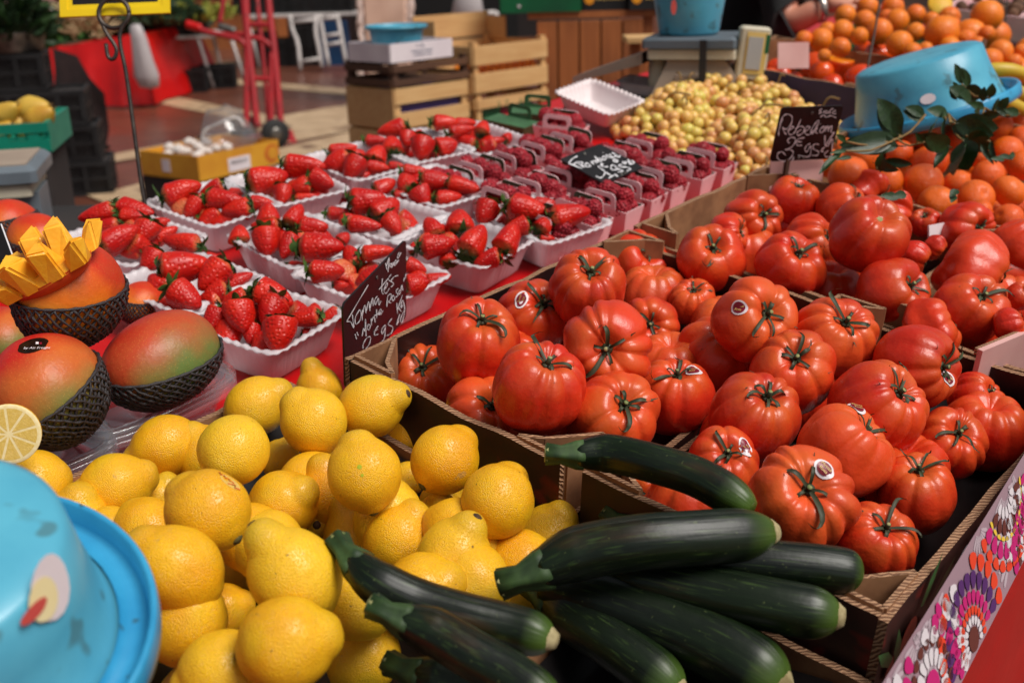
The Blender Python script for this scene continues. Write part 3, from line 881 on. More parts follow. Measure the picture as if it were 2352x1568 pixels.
# print on the front wall of the front crate: letters stand in the u-w plane facing -v
FR = frame3(Vector((1, 0, 0)), Vector((0, 0, 1)), Vector((0, -1, 0)))
cb = Vector((.873, .324, .003))
link('lettering', text_mesh('CAB', .024, M['chalk'], shear=.3), crate_b, T(.785 - cb.x, .182 - cb.y - .0022, .082) @ FR)
link('lettering', text_mesh('MABEL', .022, M['yellowtext'], shear=.3), crate_b, T(.78 - cb.x, .182 - cb.y - .0022, .057) @ FR)
b = MB()
for x, z, s in ((.675, .066, 1.0), (.652, .05, .8), (.70, .05, .85)):
    n = 14
    b.add([(x - cb.x + .014 * s * math.cos(2 * PI * k / n), -.142 - .0022, z + .017 * s * math.sin(2 * PI * k / n)) for k in range(n)], [tuple(range(n))], 0)
for x, z, a in ((.66, .05, 1.9), (.69, .085, 1.1), (.715, .07, .7), (.645, .06, 2.4)):
    d = Vector((math.cos(a), 0, math.sin(a))); q = Vector((-d.z, 0, d.x))
    c = Vector((x - cb.x, -.142 - .0026, z))
    b.add([c - q * .004, c + d * .022 - q * .006, c + d * .045, c + d * .022 + q * .006, c + q * .004], [(0, 1, 2, 3, 4)], 1)
b.obj('tomato_print', [pm('printed_tomato_red', lin(150, 34, 26), lin(176, 70, 50), 30, rough=.5), pm('printed_leaf_green', lin(40, 92, 44), lin(60, 110, 60), 30, rough=.5)], crate_b)

# ------------------------------------------------------------------ tomatoes
def sticker_on(parent, s, px, py, c, ax_m, R, sz=.20):
    """small oval label stuck on the fruit (in the fruit's own unit axes)"""
    pass
TM = []
TQ = []
def tomato(*a, **k):
    TQ.append((a, k))
def put_tomato(dep_, kind, crop, cx, cy, w, stem, phrase, var, lo=None, hi=.135, real=.088, sticker=None, calyx=True, squash=1.0):
    x, y = cd(crop, cx, cy); px = w * KS
    lo = lo if lo is not None else (min(.07, hi) if kind == 'a' else min(.10, hi))
    p, s = at_size(x, y, px, real, lo, hi)
    if dep_ is None: return x, y, px, depth(p)
    p = SD(x, y, dep_); s = px * dep_ / FPX
    ax = img_axis(stem[0] - cx, stem[1] - cy, .37 * w)
    lst = TOMA if kind == 'a' else TOMB
    me, zt = lst[var % len(lst)]
    spin = random.Random(len(TM) * 7 + 1).random() * 6.28
    fm = frame(ax, spin)
    grp = 'ribbed pink tomatoes in the front crates' if kind == 'a' else 'scarlet tomatoes in the brown crates'
    o = link('tomato', me, None, T(p) @ fm @ SC(s, s, s * squash), phrase, 'tomato', grp, stall=True)
    TM.append((p, s))
    if calyx:
        c = link('calyx', CAL[(len(TM) * 5 + var) % len(CAL)], o, T(0, 0, zt + .035) @ RZ(spin * 3) @ SC(1.0))
        link('stem', STEM, c, T(0, 0, .0))
    else:
        b = MB(); b.lathe([(.002, .0), (.03, .004), (.05, .002), (.055, -.02)], 9); b.obj('stem_scar', M['stemcut'], o, T(0, 0, zt + .01), smooth=True)
    if sticker:
        # project the label on to the skin along the view direction
        sx, sy = cd(crop, *sticker)
        from mathutils.bvhtree import BVHTree
        loc = (T(p) @ fm @ SC(s, s, s * squash))
        li = loc.inverted()
        cam = li @ Vector((0, 0, HST)); d = (li.to_3x3() @ (RS @ ray(sx, sy))).normalized()
        bv = BVHTree.FromPolygons([v.co for v in me.vertices], [f.vertices for f in me.polygons])
        h, n, _, _ = bv.ray_cast(cam, d)
        if h is not None:
            fr = frame(n, random.Random(int(sx)).uniform(-.6, .6))
            for R, mi, up in ((1.0, 'stickwhite', .010), (.74, 'stickred', .016)):
                V, nn = [], 18
                ring = []
                for rr in (0, .5, 1.0):
                    for k in range(nn):
                        a = 2 * PI * k / nn
                        q = T(h) @ fr @ Vector((rr * R * .105 * math.cos(a), rr * R * .085 * math.sin(a), .12))
                        hh, n2, _, _ = bv.ray_cast(q, -n)
                        V.append((hh if hh is not None else T(h) @ fr @ Vector((q.x, q.y, 0))) + n * up)
                F = [tuple(range(nn))[::1]] if False else []
                for j in range(2):
                    F += [(j * nn + k, j * nn + (k + 1) % nn, (j + 1) * nn + (k + 1) % nn, (j + 1) * nn + k) for k in range(nn)]
                mm = mesh('sticker', V, F, M[mi])
                if mi == 'stickwhite': st = link('sticker', mm, o)
                else: link('sticker_print', mm, st)
            tm = text_mesh('Monte\nRosa', .046, M['yellowtext'], 'lettering', 0, .0005)
            link('lettering', tm, st, T(h + n * .021) @ fr)
    return o
TA = lambda *a, **k: tomato('a', *a, **k)
TA('B2', 1030, 790, 590, (1060, 645), 'large ribbed tomato with five spidery sepals, second right of the slanted price sign', 0)
TA('B2', 1400, 620, 520, (1465, 535), 'ribbed tomato with a half peeled round sticker beside the red cloth', 3, sticker=(1320, 500))
TA('B2', 1765, 420, 530, (1780, 310), 'orange-red ribbed tomato with one long sepal pointing left, on the back rim', 1)
TA('B2', 2100, 260, 445, (2160, 190), 'orange-red ribbed tomato in the far corner of the ribbed tomato crate', 2)
TA('B2', 1890, 825, 620, (1875, 832), 'broad orange-red tomato whose calyx faces straight at the viewer', 4)
TA('B2', 2170, 680, 420, (2170, 665), 'ribbed tomato with dark withered calyx right of the one facing the viewer', 5)
TA('C2', 120, 520, 330, (120, 430), 'small tomato with upright sepals against the brown cardboard divider', 1)
TA('B2', 1440, 1090, 640, (1500, 905), 'large deeply ribbed red tomato in the centre of the front crates', 1)
TA('B2', 680, 1040, 480, (670, 950), 'low tomato with thick green stem right beside the slanted price sign', 3, lo=.05, hi=.07)
TA('B2', 1060, 1290, 560, (1140, 1185), 'tomato half hidden behind the highest lemons at the crate wall', 2, hi=.09)
TA('B2', 1940, 1290, 620, (1990, 1195), 'orange-red tomato with an arched sepal just above the topmost courgette', 0)
TA('C2', 0, 1150, 540, (10, 985), 'tomato with a torn sticker hanging beside its stem in mid crate', 5, sticker=(130, 980))
TA('C2', 300, 880, 560, (340, 730), 'ribbed tomato with a sepal draped down its right, in mid crate', 4)
TA('C2', 540, 640, 570, (600, 590), 'tomato with a flat round sticker left of its calyx, by the brown divider', 2, sticker=(440, 560))
TA('C2', 800, 990, 570, (770, 895), 'tomato with tall looping sepals at the middle of the ribbed tomatoes', 0)
TA('C2', 1070, 760, 570, (1100, 655), 'ribbed tomato under the small scrap of paper at the divider', 3)
TA('C2', 1630, 945, 580, (1770, 950), 'tomato tipped right with a sticker dangling under its sepals', 5, sticker=(1835, 1030))
TA('C2', 540, 1290, 620, (590, 1145), 'smooth large tomato above the upper courgette tip, with draped sepals', 3)
TA('C2', 1370, 1230, 630, (1480, 1105), 'tomato with a long thin upright sepal behind the upright sticker', 1)
TA('C2', 1150, 1520, 640, (1290, 1355), 'big tomato with a sticker standing up on its crest and a paper strip', 2, sticker=(1230, 1225))
TA('C2', 2030, 1170, 370, (2100, 1110), 'tomato beside the pale cardboard flap at the right of the crate', 4, hi=.095)
TA('C2', 1850, 1465, 490, (1860, 1370), 'pale red tomato with pumpkin ribs beside the right crate wall', 4, hi=.10)
TA('C3', 860, 330, 720, (850, 215), 'widest ribbed tomato with an oval sticker on its right shoulder', 4, sticker=(1010, 125))
TA('C3', 1630, 290, 530, (1610, 125), 'tomato with short crown of sepals beside the front crate wall', 0, hi=.10)
TA('C3', 1350, 620, 560, (1370, 495), 'lowest ribbed tomato with a rolled white sticker on its stem', 3, hi=.10)
TA('C3', 330, 90, 500, (330, 5), 'tomato touching the upper courgette, with an oval sticker seen edge-on', 0, sticker=(480, -20))
TA('B2', 1420, 1540, 420, (1510, 1430), 'tomato peeping over the cardboard edge left of the upper courgette', 2, lo=.03, hi=.075)
TA('B3', 2100, 350, 450, (2060, 255), 'shaded tomato deep in the crate beneath the upper courgette', 5, lo=.03, hi=.06)
TA('C3', 1300, 900, 330, (1330, 860), 'tomato low behind the tips of two courgettes at the front', 1, lo=.03, hi=.06)
TA('C2', 1140, 1090, 330, (1150, 1010), 'tomato wedged low between its neighbours in mid crate', 5, lo=.04, hi=.075)
for i, (u, v) in enumerate(((.72, .40), (.84, .42), (.97, .42), (1.06, .36), (.71, .58), (.92, .56), (1.04, .56), (.80, .70), (.94, .70), (1.06, .68), (.90, .28), (1.03, .25))):
    o = link('tomato', TOMA[i % 6][0], None, T(u, v, .056) @ RZ(i * 1.3) @ SC(.086), 'shaded tomato of the hidden bottom layer, glimpsed between those on top', 'tomato', 'bottom layer of the ribbed tomatoes', stall=True)
TBf = lambda *a, **k: tomato('b', *a, **k)
TBf('C2', 250, 225, 460, (245, 140), 'scarlet tomato on the corner of the brown cardboard divider', 0)
TBf('C2', 360, 70, 310, (450, 50), 'lobed scarlet tomato behind the one on the divider corner', 2)
TBf('C2', 780, 275, 480, (820, 180), 'large scarlet tomato with a long upright sepal, front row', 1)
TBf('C1', 800, 1345, 345, (825, 1245), 'flattened scarlet tomato directly below the upright price sign', 0, hi=.16)
TBf('C1', 540, 1470, 400, (580, 1450), 'scarlet tomato with a dark calyx left of the flattened one', 3)
TBf('C1', 585, 1385, 150, (590, 1350), 'small scarlet tomato peeping at the back rim of the brown crate', 3, lo=.04, hi=.08)
TBf('C2', 930, 130, 400, (1025, 80), 'ribbed scarlet tomato left of the big topmost one', 2)
TBf('C2', 1310, 65, 540, (1350, -50), 'biggest smooth scarlet tomato at the top of the pile, stem scar showing', 3, hi=.155, calyx=False)
TBf('C1', 1310, 1290, 330, (1380, 1360), 'knobbly many-lobed tomato right under the clementines', 4, hi=.15)
TBf('C1', 1140, 1410, 370, (1220, 1340), 'broad scarlet tomato behind the biggest one, left', 1, hi=.14)
TBf('C1', 1490, 1440, 340, (1620, 1480), 'knobbly lobed tomato behind the biggest one, right', 4, hi=.14)
TBf('C1', 1690, 1495, 210, (1660, 1445), 'small scarlet tomato with dark calyx left of the white paper', 0)
TBf('C1', 1960, 1530, 370, (2020, 1545), 'scarlet tomato with pale sepals in front of the white paper', 2)
TBf('C2', 2330, 160, 420, (2450, 60), 'scarlet tomato cut off by the right edge, upper row', 3)
TBf('C2', 1610, 220, 230, (1690, 260), 'tomato squeezed right of the biggest tomato', 1)
TBf('C2', 1745, 150, 170, (1800, 190), 'small yellow-flecked tomato above the double-lobed one', 2)
TBf('C2', 1990, 310, 580, (2200, 420), 'wide double-lobed scarlet tomato on its side', 4)
TBf('C2', 1480, 465, 500, (1575, 395), 'large scarlet tomato with starry calyx in the middle row', 0)
TBf('C2', 1110, 400, 265, (1130, 295), 'small dark red tomato low in the brown crate', 3, lo=.04, hi=.08)
TBf('C2', 1990, 565, 510, (2030, 460), 'scarlet tomato with thin calyx below the double-lobed one', 1)
TBf('C2', 1725, 695, 430, (1860, 620), 'kidney shaped scarlet tomato leaning to the right', 2, squash=.9)
TBf('C2', 2250, 670, 230, (2340, 650), 'tomato cut off by the right edge, in the middle', 0)
TBf('C2', 2090, 835, 270, (2180, 810), 'tomato behind the pale cardboard flap at right', 3, lo=.04, hi=.09)
TBf('C2', 2290, 830, 180, (2230, 830), 'lowest tomato at the right edge, above the cardboard flap', 1, lo=.04, hi=.09)
TBf('C2', 2320, 480, 190, (2350, 440), 'small tomato at the right edge under the double-lobed one', 0)
TBf('C2', 400, 410, 180, (450, 350), 'little shaded tomato inside the corner of the brown divider', 1, lo=.03, hi=.05)
TBf('C2', 650, 150, 220, (680, 100), 'tomato glimpsed between the two front scarlet tomatoes', 2, lo=.05, hi=.09)
for kd in 'ab':
    qs_ = [q for q in TQ if q[0][0] == kd]
    it_ = [put_tomato(None, *a, **k) for a, k in qs_]
    for dd_, (a, k) in zip(relax(it_, .46, .028, .17), qs_): put_tomato(dd_, *a, **k)
for i, (u, v) in enumerate(((1.22, .52), (1.32, .55), (1.42, .6), (1.25, .66), (1.38, .70), (1.22, .35), (1.33, .33), (1.42, .38), (1.24, .24), (1.38, .24))):
    link('tomato', TOMB[i % 5][0], None, T(u, v, .062) @ RZ(i * 1.7) @ SC(.09), 'shaded tomato of the hidden bottom layer in the brown crates', 'tomato', 'bottom layer of the scarlet tomatoes', stall=True)
# ------------------------------------------------------------------ lemons
LQ = []
def lemon(*a, **k):
    LQ.append((a, k)); return len(LQ) - 1
def put_lemon(dep_, crop, cx, cy, size, ang, tilt, phrase, var=0, lo=.04, hi=.175, scar=False, tip=False, real=.061):
    x, y = cd(crop, cx, cy); px = size * KS * 1.05
    p, s = at_size(x, y, px, real, lo, hi)
    if dep_ is None: return x, y, px, depth(p)
    p = SD(x, y, dep_); s = px * dep_ / FPX
    ax = img_dir(ang, tilt)
    o = link('lemon', LEM[var % 5], None, T(p) @ frame(ax, var * 1.9) @ SC(s), phrase, 'lemon', 'yellow lemons heaped at the front left', stall=True)
    zb = min(v.co.z for v in LEM[var % 5].vertices); zt = max(v.co.z for v in LEM[var % 5].vertices)
    if scar: link('stem_scar', LSCAR, o, T(0, 0, zb - .002) @ Matrix.Rotation(PI, 4, 'X') @ SC(1.15, 1.15, 1.5))
    if tip: link('dark_tip', LTIP, o, T(0, 0, zt - .010) @ SC(1.35, 1.35, 1.1))
    return o
lemon('A2', 1720, 1220, 380, 30, 0, 'lemon beside the front strawberry punnet, nipple pointing up right', 1, hi=.09)
lemon('A2', 2110, 1320, 420, 130, .2, 'lemon with its nipple upward against the red cloth, left of the price sign', 0, hi=.10)
lemon('A2', 2150, 1110, 290, 110, 0, 'lemon farthest back, on the red cloth beside the price sign', 3, hi=.06)
lemon('B2', 310, 1220, 405, 20, .3, 'lemon directly under the slanted price sign, brown tipped', 1, hi=.11, tip=True)
lemon('B2', 610, 1400, 370, 135, .2, 'orange tinted lemon with creased neck right of the one under the sign', 3)
lemon('B2', 805, 1575, 440, 50, -.4, 'pale lemon with round stem scar at lower left, nearest the tomatoes', 2, scar=True)
lemon('A2', 1115, 1490, 415, 205, .1, 'lemon by the clear plastic tray, nipple pointing lower left', 1)
lemon('A2', 1570, 1510, 450, 70, -1.0, 'lemon with green stem button and grey scuffed patch', 0, scar=True)
lemon('A2', 1880, 1570, 250, 60, 0, 'lemon half hidden right of the scuffed one', 2, hi=.07)
lemon('A3', 230, 230, 440, 200, .2, 'smooth lemon at the left edge right above the blue basin', 2)
lemon('A3', 780, 240, 430, 20, -.3, 'lemon with a short black scratch beneath the nipple-left lemon', 4)
lemon('A3', 650, 345, 360, 80, .3, 'lemon with beige worn patch at the left of the heap', 0)
lemon('A3', 740, 540, 320, 175, 0, 'lemon just behind the rim of the blue basin', 2)
lemon('A3', 1060, 340, 320, 60, 0, 'orange lemon mostly hidden behind the red-stamped one', 4, hi=.11)
ls = lemon('A3', 1400, 410, 530, 140, -.25, 'pale lemon with red script on a clear sticker', 2, scar=True)
lemon('A3', 1900, 360, 440, 30, .4, 'bright lemon right of the red-stamped one', 4)
lemon('A3', 2220, 130, 280, 60, -.5, 'small lemon with a dark stem scar left of the green-spotted lemon', 1, scar=True)
lg = lemon('B3', 265, 160, 470, 105, -.15, 'large lemon with green spots and a stem at its bottom', 0, scar=True)
lemon('B3', 545, 200, 230, 30, .3, 'narrow lemon with blunt nipple behind the green-spotted one', 3, hi=.11, tip=True)
lemon('B3', 780, 350, 280, 45, 0, 'shaded lemon below the pale one with the stem scar', 4, hi=.08)
lemon('B3', 1160, 340, 475, 60, -.5, 'round lemon against the printed crate wall', 2)
lemon('B3', 1490, 600, 440, 60, .2, 'lemon at the heap\'s right end touching the courgette', 4)
lemon('B3', 765, 425, 260, 90, .7, 'lemon with a ring-shaped crease behind the dark tipped one', 3, hi=.12)
lemon('B3', 500, 605, 460, 60, 0, 'lemon left of the dark tipped one in mid heap', 0)
lemon('A3', 2120, 455, 405, 0, 1.35, 'orange tinted lemon with its nipple facing the viewer', 1, tip=True)
lemon('B3', 220, 600, 420, 112, 0, 'orange lemon with nipple up, above the thick courgette stem', 3)
lemon('B3', 865, 735, 495, 62, .2, 'lemon with black tipped nipple at upper right', 1, tip=True)
lemon('B3', 1140, 765, 230, 0, 0, 'pointed lemon half hidden right of the black tipped one', 3, hi=.13)
lemon('B3', 1210, 1005, 420, 150, 0, 'lemon partly under the end of the long bent courgette', 4)
lemon('A3', 1190, 800, 560, 142, .1, 'big lemon with nipple up left next to the basin rim', 1)
lemon('A3', 1640, 760, 340, 60, 0, 'lemon wedged between the two biggest nippled lemons', 4, hi=.13)
lemon('A3', 1980, 840, 570, 128, .1, 'big lemon with a black tipped nipple up left', 3, tip=True)
lemon('A3', 1500, 1070, 340, 20, 0, 'shaded lemon behind the frontmost big lemon', 2, hi=.14)
lemon('A3', 1920, 1300, 610, 15, 0, 'frontmost big yellow lemon at the bottom edge', 2, scar=True, hi=.19)
lemon('A3', 1370, 1340, 370, 140, 0, 'knobbly lemon with flat nipple left of the frontmost big one', 3, hi=.15)
lemon('A3', 1330, 1700, 540, 70, 0, 'lemon cut off by the bottom edge beside the basin', 0, hi=.19)
lemon('A3', 1100, 1270, 260, 90, 0, 'narrow dark lemon squeezed against the basin rim', 4, hi=.13)
lemon('B3', 255, 1390, 470, 60, -.2, 'orange lemon shaded by the lower courgette stem', 4, hi=.16)
it_ = [put_lemon(None, *a, **k) for a, k in LQ]
LO = [put_lemon(dd_, *a, **k) for dd_, (a, k) in zip(relax(it_, .51, .03, .21), LQ)]
ls, lg = LO[ls], LO[lg]
for i, (c, x, y, s, w) in enumerate((('B3', 220, 1010, 260, .10), ('A3', 1250, 1150, 260, .11), ('A3', 1690, 590, 260, .08), ('A3', 2080, 240, 260, .06), ('A3', 1000, 560, 260, .07), ('B3', 650, 950, 300, .09), ('B3', 40, 300, 260, .06),
                                   ('A3', 1800, 640, 300, .08), ('B3', 420, 450, 260, .07), ('B3', 900, 560, 260, .08), ('A3', 1080, 900, 260, .09), ('A2', 1400, 1560, 260, .05), ('A3', 1500, 1500, 300, .11), ('B3', 1000, 900, 260, .08), ('B3', 1320, 760, 240, .06), ('A3', 500, 480, 260, .06))):
    x, y = cd(c, x, y); p = P(x, y, w)
    link('lemon', LEM[i % 5], None, T(p) @ frame(img_dir(i * 77, .2), i) @ SC(.058), 'shaded lemon of the lower layer, glimpsed between the lemons on top', 'lemon', 'lower layer of the lemon heap', stall=True)
# green spots and the red stamped sticker
def on_skin(o, me, crop, x, y, V2, F, mat, name, lift=.006):
    from mathutils.bvhtree import BVHTree
    m = MS.inverted() @ o.matrix_basis
    li = m.inverted()
    bv = BVHTree.FromPolygons([v.co for v in me.vertices], [f.vertices for f in me.polygons])
    cam = li @ Vector((0, 0, HST))
    out = []
    for a, c in V2:
        sx, sy = cd(crop, x + a, y + c)
        d = (li.to_3x3() @ (RS @ ray(sx, sy))).normalized()
        h, n, _, _ = bv.ray_cast(cam, d)
        if h is None: return None
        out.append(h + n * lift)
    return link(name, mesh(name, out, F, mat), o)
def disc2(r, n=14, sx=1, sy=1, rot=0):
    return [(0, 0)] + [(r * sx * math.cos(2 * PI * k / n) * math.cos(rot) - r * sy * math.sin(2 * PI * k / n) * math.sin(rot), r * sx * math.cos(2 * PI * k / n) * math.sin(rot) + r * sy * math.sin(2 * PI * k / n) * math.cos(rot)) for k in range(n)], [(0, 1 + k, 1 + (k + 1) % n) for k in range(n)]
gs = pm('green_spot', lin(150, 170, 30), lin(176, 182, 30), 20, rough=.45)
for x, y, r in ((232, 112, 16), (250, 168, 11)):
    V2, F2 = disc2(r); on_skin(lg, lg.data, 'B3', x, y, V2, F2, gs, 'green_spot', .003)
stl = pm('clear_sticker', lin(222, 184, 92), lin(214, 174, 84), 9, rough=.3)
V2, F2 = disc2(80, 18, 1, .34, .62); on_skin(ls, ls.data, 'A3', 1545, 215, V2, F2, stl, 'sticker', .004)
rt = pm('red_ink', lin(214, 70, 30), lin(206, 60, 26), 9, rough=.5)
Vs, Fs = [], []
script = [[(1468, 150), (1480, 156), (1476, 164), (1494, 168)], [(1500, 172), (1512, 178), (1508, 186), (1524, 190)], [(1528, 194), (1540, 200), (1537, 208), (1552, 210)], [(1556, 214), (1568, 222), (1572, 232)], [(1530, 224), (1582, 240), (1572, 252), (1588, 258), (1612, 268)]]
for s_ in script:
    b0 = len(Vs)
    for i, (x, y) in enumerate(s_):
        Vs += [(x - 1545, y - 215 - 3), (x - 1545, y - 215 + 3)]
    Fs += [(b0 + 2 * i, b0 + 2 * i + 1, b0 + 2 * i + 3, b0 + 2 * i + 2) for i in range(len(s_) - 1)]
on_skin(ls, ls.data, 'A3', 1545, 215, Vs, Fs, rt, 'lettering', .008)

# ------------------------------------------------------------------ half lemon
x, y = cd('A2', 60, 1405)
dh = .895
p = SD(x, y, dh); s = 410 * KS * dh / FPX
ax = img_axis(110, 40, 400)
h = thing('half_lemon', 'half lemon with its cut face showing, in front of the mangoes', 'lemon', T(p) @ frame(ax) @ SC(s), stall=True)
b = MB(); b.lathe([(.5 * math.cos(a), -.55 * math.sin(a)) for a in [i * PI / 2 / 12 for i in range(13)]], 36); b.obj('peel', M['lemon'], h, smooth=True)
b = MB(); b.lathe([(.5, 0.0), (.495, .004), (.44, .006), (.001, .006)], 36); b.obj('pith', M['pith'], h, smooth=True)
b = MB()
for k in range(9):
    a0 = 2 * PI * k / 9 + .05; a1 = 2 * PI * (k + 1) / 9 - .05
    n = 7
    ring = [(.43 * math.cos(a0 + (a1 - a0) * i / n), .43 * math.sin(a0 + (a1 - a0) * i / n), .009) for i in range(n + 1)]
    am = (a0 + a1) / 2
    b.add([(.05 * math.cos(am), .05 * math.sin(am), .009)] + ring, [(0, 1 + i, 2 + i) for i in range(n)], 0)
b.obj('segments', M['flesh'], h)

# ------------------------------------------------------------------ courgettes
def courgette(pts, wpx, label, stem=True, scar=True, curve_w=None, n=40):
    """pts: (x, y, w) along the axis in the frame, stem junction first; wpx: widest width in pixels"""
    pa = smooth_path([P(x, y, w) for x, y, w in pts], n)
    mid = pa[n // 2]
    R = wpx * depth(mid) / FPX / 2
    prof = []
    for i in range(n):
        t = i / (n - 1)
        r = .62 + .38 * min(1, t / .22) ** .7
        if t > .84: r *= math.sqrt(max(.12, 1 - ((t - .84) / .16) ** 2 * .84))
        prof.append(R * r)
    c = sum(pa, Vector()) / n
    b = MB(); b.tube([q - c for q in pa], prof, 28, 0, True, lobes=5, lobe=.025)
    o = b.obj('courgette', M['zuc'], None, T(c), label=label, cat='courgette', group='dark green courgettes lying at the front', stall=True)
    if stem:
        d = (pa[0] - pa[3]).normalized()
        L = R * 1.5
        b = MB()
        sd = d.cross(Vector((0, 0, 1))).normalized()
        q = [pa[2] - c, pa[0] - c, pa[0] - c + d * L * .5 + sd * L * .05, pa[0] - c + d * L + sd * L * .16]
        b.tube(q, [R * .74, R * .70, R * .46, R * .55], 20, 0, True, lobes=5, lobe=.16)
        st = b.obj('stem', M['zucstem'], o)
        b = MB(); dd = (q[3] - q[2]).normalized()
        b.lathe([(.001, .0012), (R * .46, .001), (R * .5, -.002)], 14, 0, T(q[3]) @ frame(dd)); b.obj('cut_end', M['stemcut'], st)
    if scar:
        d = (pa[-1] - pa[-3]).normalized()
        b = MB(); r = prof[-1]
        b.lathe([(.0005, .0045), (r * .8, .0035), (r * 1.25, -.001), (r * 1.4, -.004)], 16, 0, T(pa[-1] - c) @ frame(d)); b.obj('blossom_scar', M['zucend'], o, smooth=True)
    return o
courgette([(1322, 1042, .15), (1400, 1040, .15), (1500, 1062, .155), (1610, 1098, .155), (1728, 1168, .15)], 92, 'uppermost courgette lying over the crate corner onto the tomatoes', scar=False)
courgette([(1238, 1308, .13), (1330, 1268, .14), (1470, 1243, .15), (1620, 1232, .15), (1775, 1222, .145)], 128, 'thick courgette lying level across the bunch, cut end at right')
courgette([(1460, 1235, .11), (1600, 1270, .12), (1760, 1290, .125), (1900, 1304, .125), (1975, 1318, .12)], 108, 'courgette whose rounded glossy tip rests before the lowest tomato', stem=False, scar=False)
courgette([(1330, 1300, .095), (1500, 1330, .105), (1650, 1362, .11), (1800, 1392, .115), (1928, 1415, .115)], 122, 'courgette with pale round cut end beside the cardboard corner')
courgette([(1250, 1340, .085), (1400, 1385, .085), (1550, 1440, .085), (1680, 1500, .085), (1800, 1580, .08)], 150, 'broad orange-streaked courgette running to the bottom edge', stem=False)
courgette([(1262, 1380, .075), (1330, 1425, .075), (1430, 1490, .075), (1560, 1590, .07)], 118, 'shaded courgette at the bottom, right of the long bent one')
courgette([(812, 1290, .165), (870, 1340, .16), (960, 1382, .15), (1060, 1412, .145), (1180, 1442, .14), (1268, 1468, .14)], 108, 'long bent courgette lying over the lemons, stem up left')
courgette([(925, 1422, .165), (1000, 1450, .16), (1080, 1498, .155), (1170, 1550, .15), (1280, 1625, .145)], 112, 'shiny courgette in front of the bent one, running off the bottom')
courgette([(960, 1545, .10), (1060, 1570, .10), (1180, 1620, .10)], 110, 'dark courgette in the shade at the very bottom edge', scar=False)
courgette([(1440, 1210, .08), (1520, 1250, .08), (1600, 1300, .08), (1690, 1370, .08)], 90, 'courgette mostly hidden under the level one, only its green stem showing', scar=False)
courgette([(1500, 1420, .05), (1600, 1480, .05), (1720, 1560, .05), (1800, 1640, .05)], 120, 'courgette lowest in the pile between the pale ended one and the crate', stem=False)

# ------------------------------------------------------------------ mangoes in foam nets
def mango_mesh(seed, mat, el=(1.0, .86, .78)):
    off = Vector((seed * 7.3, 2, 1))
    def fn(th, f):
        p = Vector((.5 * math.sin(th) * math.cos(f) * el[0], .5 * math.sin(th) * math.sin(f) * el[1], .5 * math.cos(th) * el[2]))
        p.x += .06 * (1 - (p.z / .4) ** 2) * (1 if p.x > 0 else .3) * p.x
        return p * (1 + .05 * noise.noise(p * 1.8 + off))
    V, F = sphere_grid(48, 32, fn)
    return mesh('mango_body', V, F, mat), fn
def net_mesh(fn, top, nstr=40, tilt=0.0):
    """diamond net of twisted strands hugging the lower part of the fruit below height top(phi)"""
    b = MB()
    for fam in (1, -1):
        for k in range(nstr):
            pts = []
            a0 = 2 * PI * k / nstr
            N = 34
            for i in range(N):
                t = i / (N - 1)
                f = a0 + fam * t * 1.35
                th0 = top(f)
                th = th0 + (PI * .97 - th0) * t; f += .015 * math.sin(i * .9 + k * 2.3)
                wob = .010 * math.sin(i * 2.1 + k) + .02 * noise.noise(Vector((i * .3, k * 1.7, 3)))
                p = fn(th, f)
                pts.append(p * (1.03 + wob + .012 * (fam > 0)))
            b.tube(pts, [.0128 + .0032 * math.sin(i * 1.7 + k * 2) for i in range(N)], 5)
    pts = [fn(top(2 * PI * i / 90) - .02, 2 * PI * i / 90) * (1.035 + .01 * math.sin(i * 1.3)) for i in range(91)]
    b.tube(pts, [.015 + .004 * math.sin(i * 1.9) for i in range(91)], 6)
    return b.me('foam_net', M['net'], True)
MANG = {}
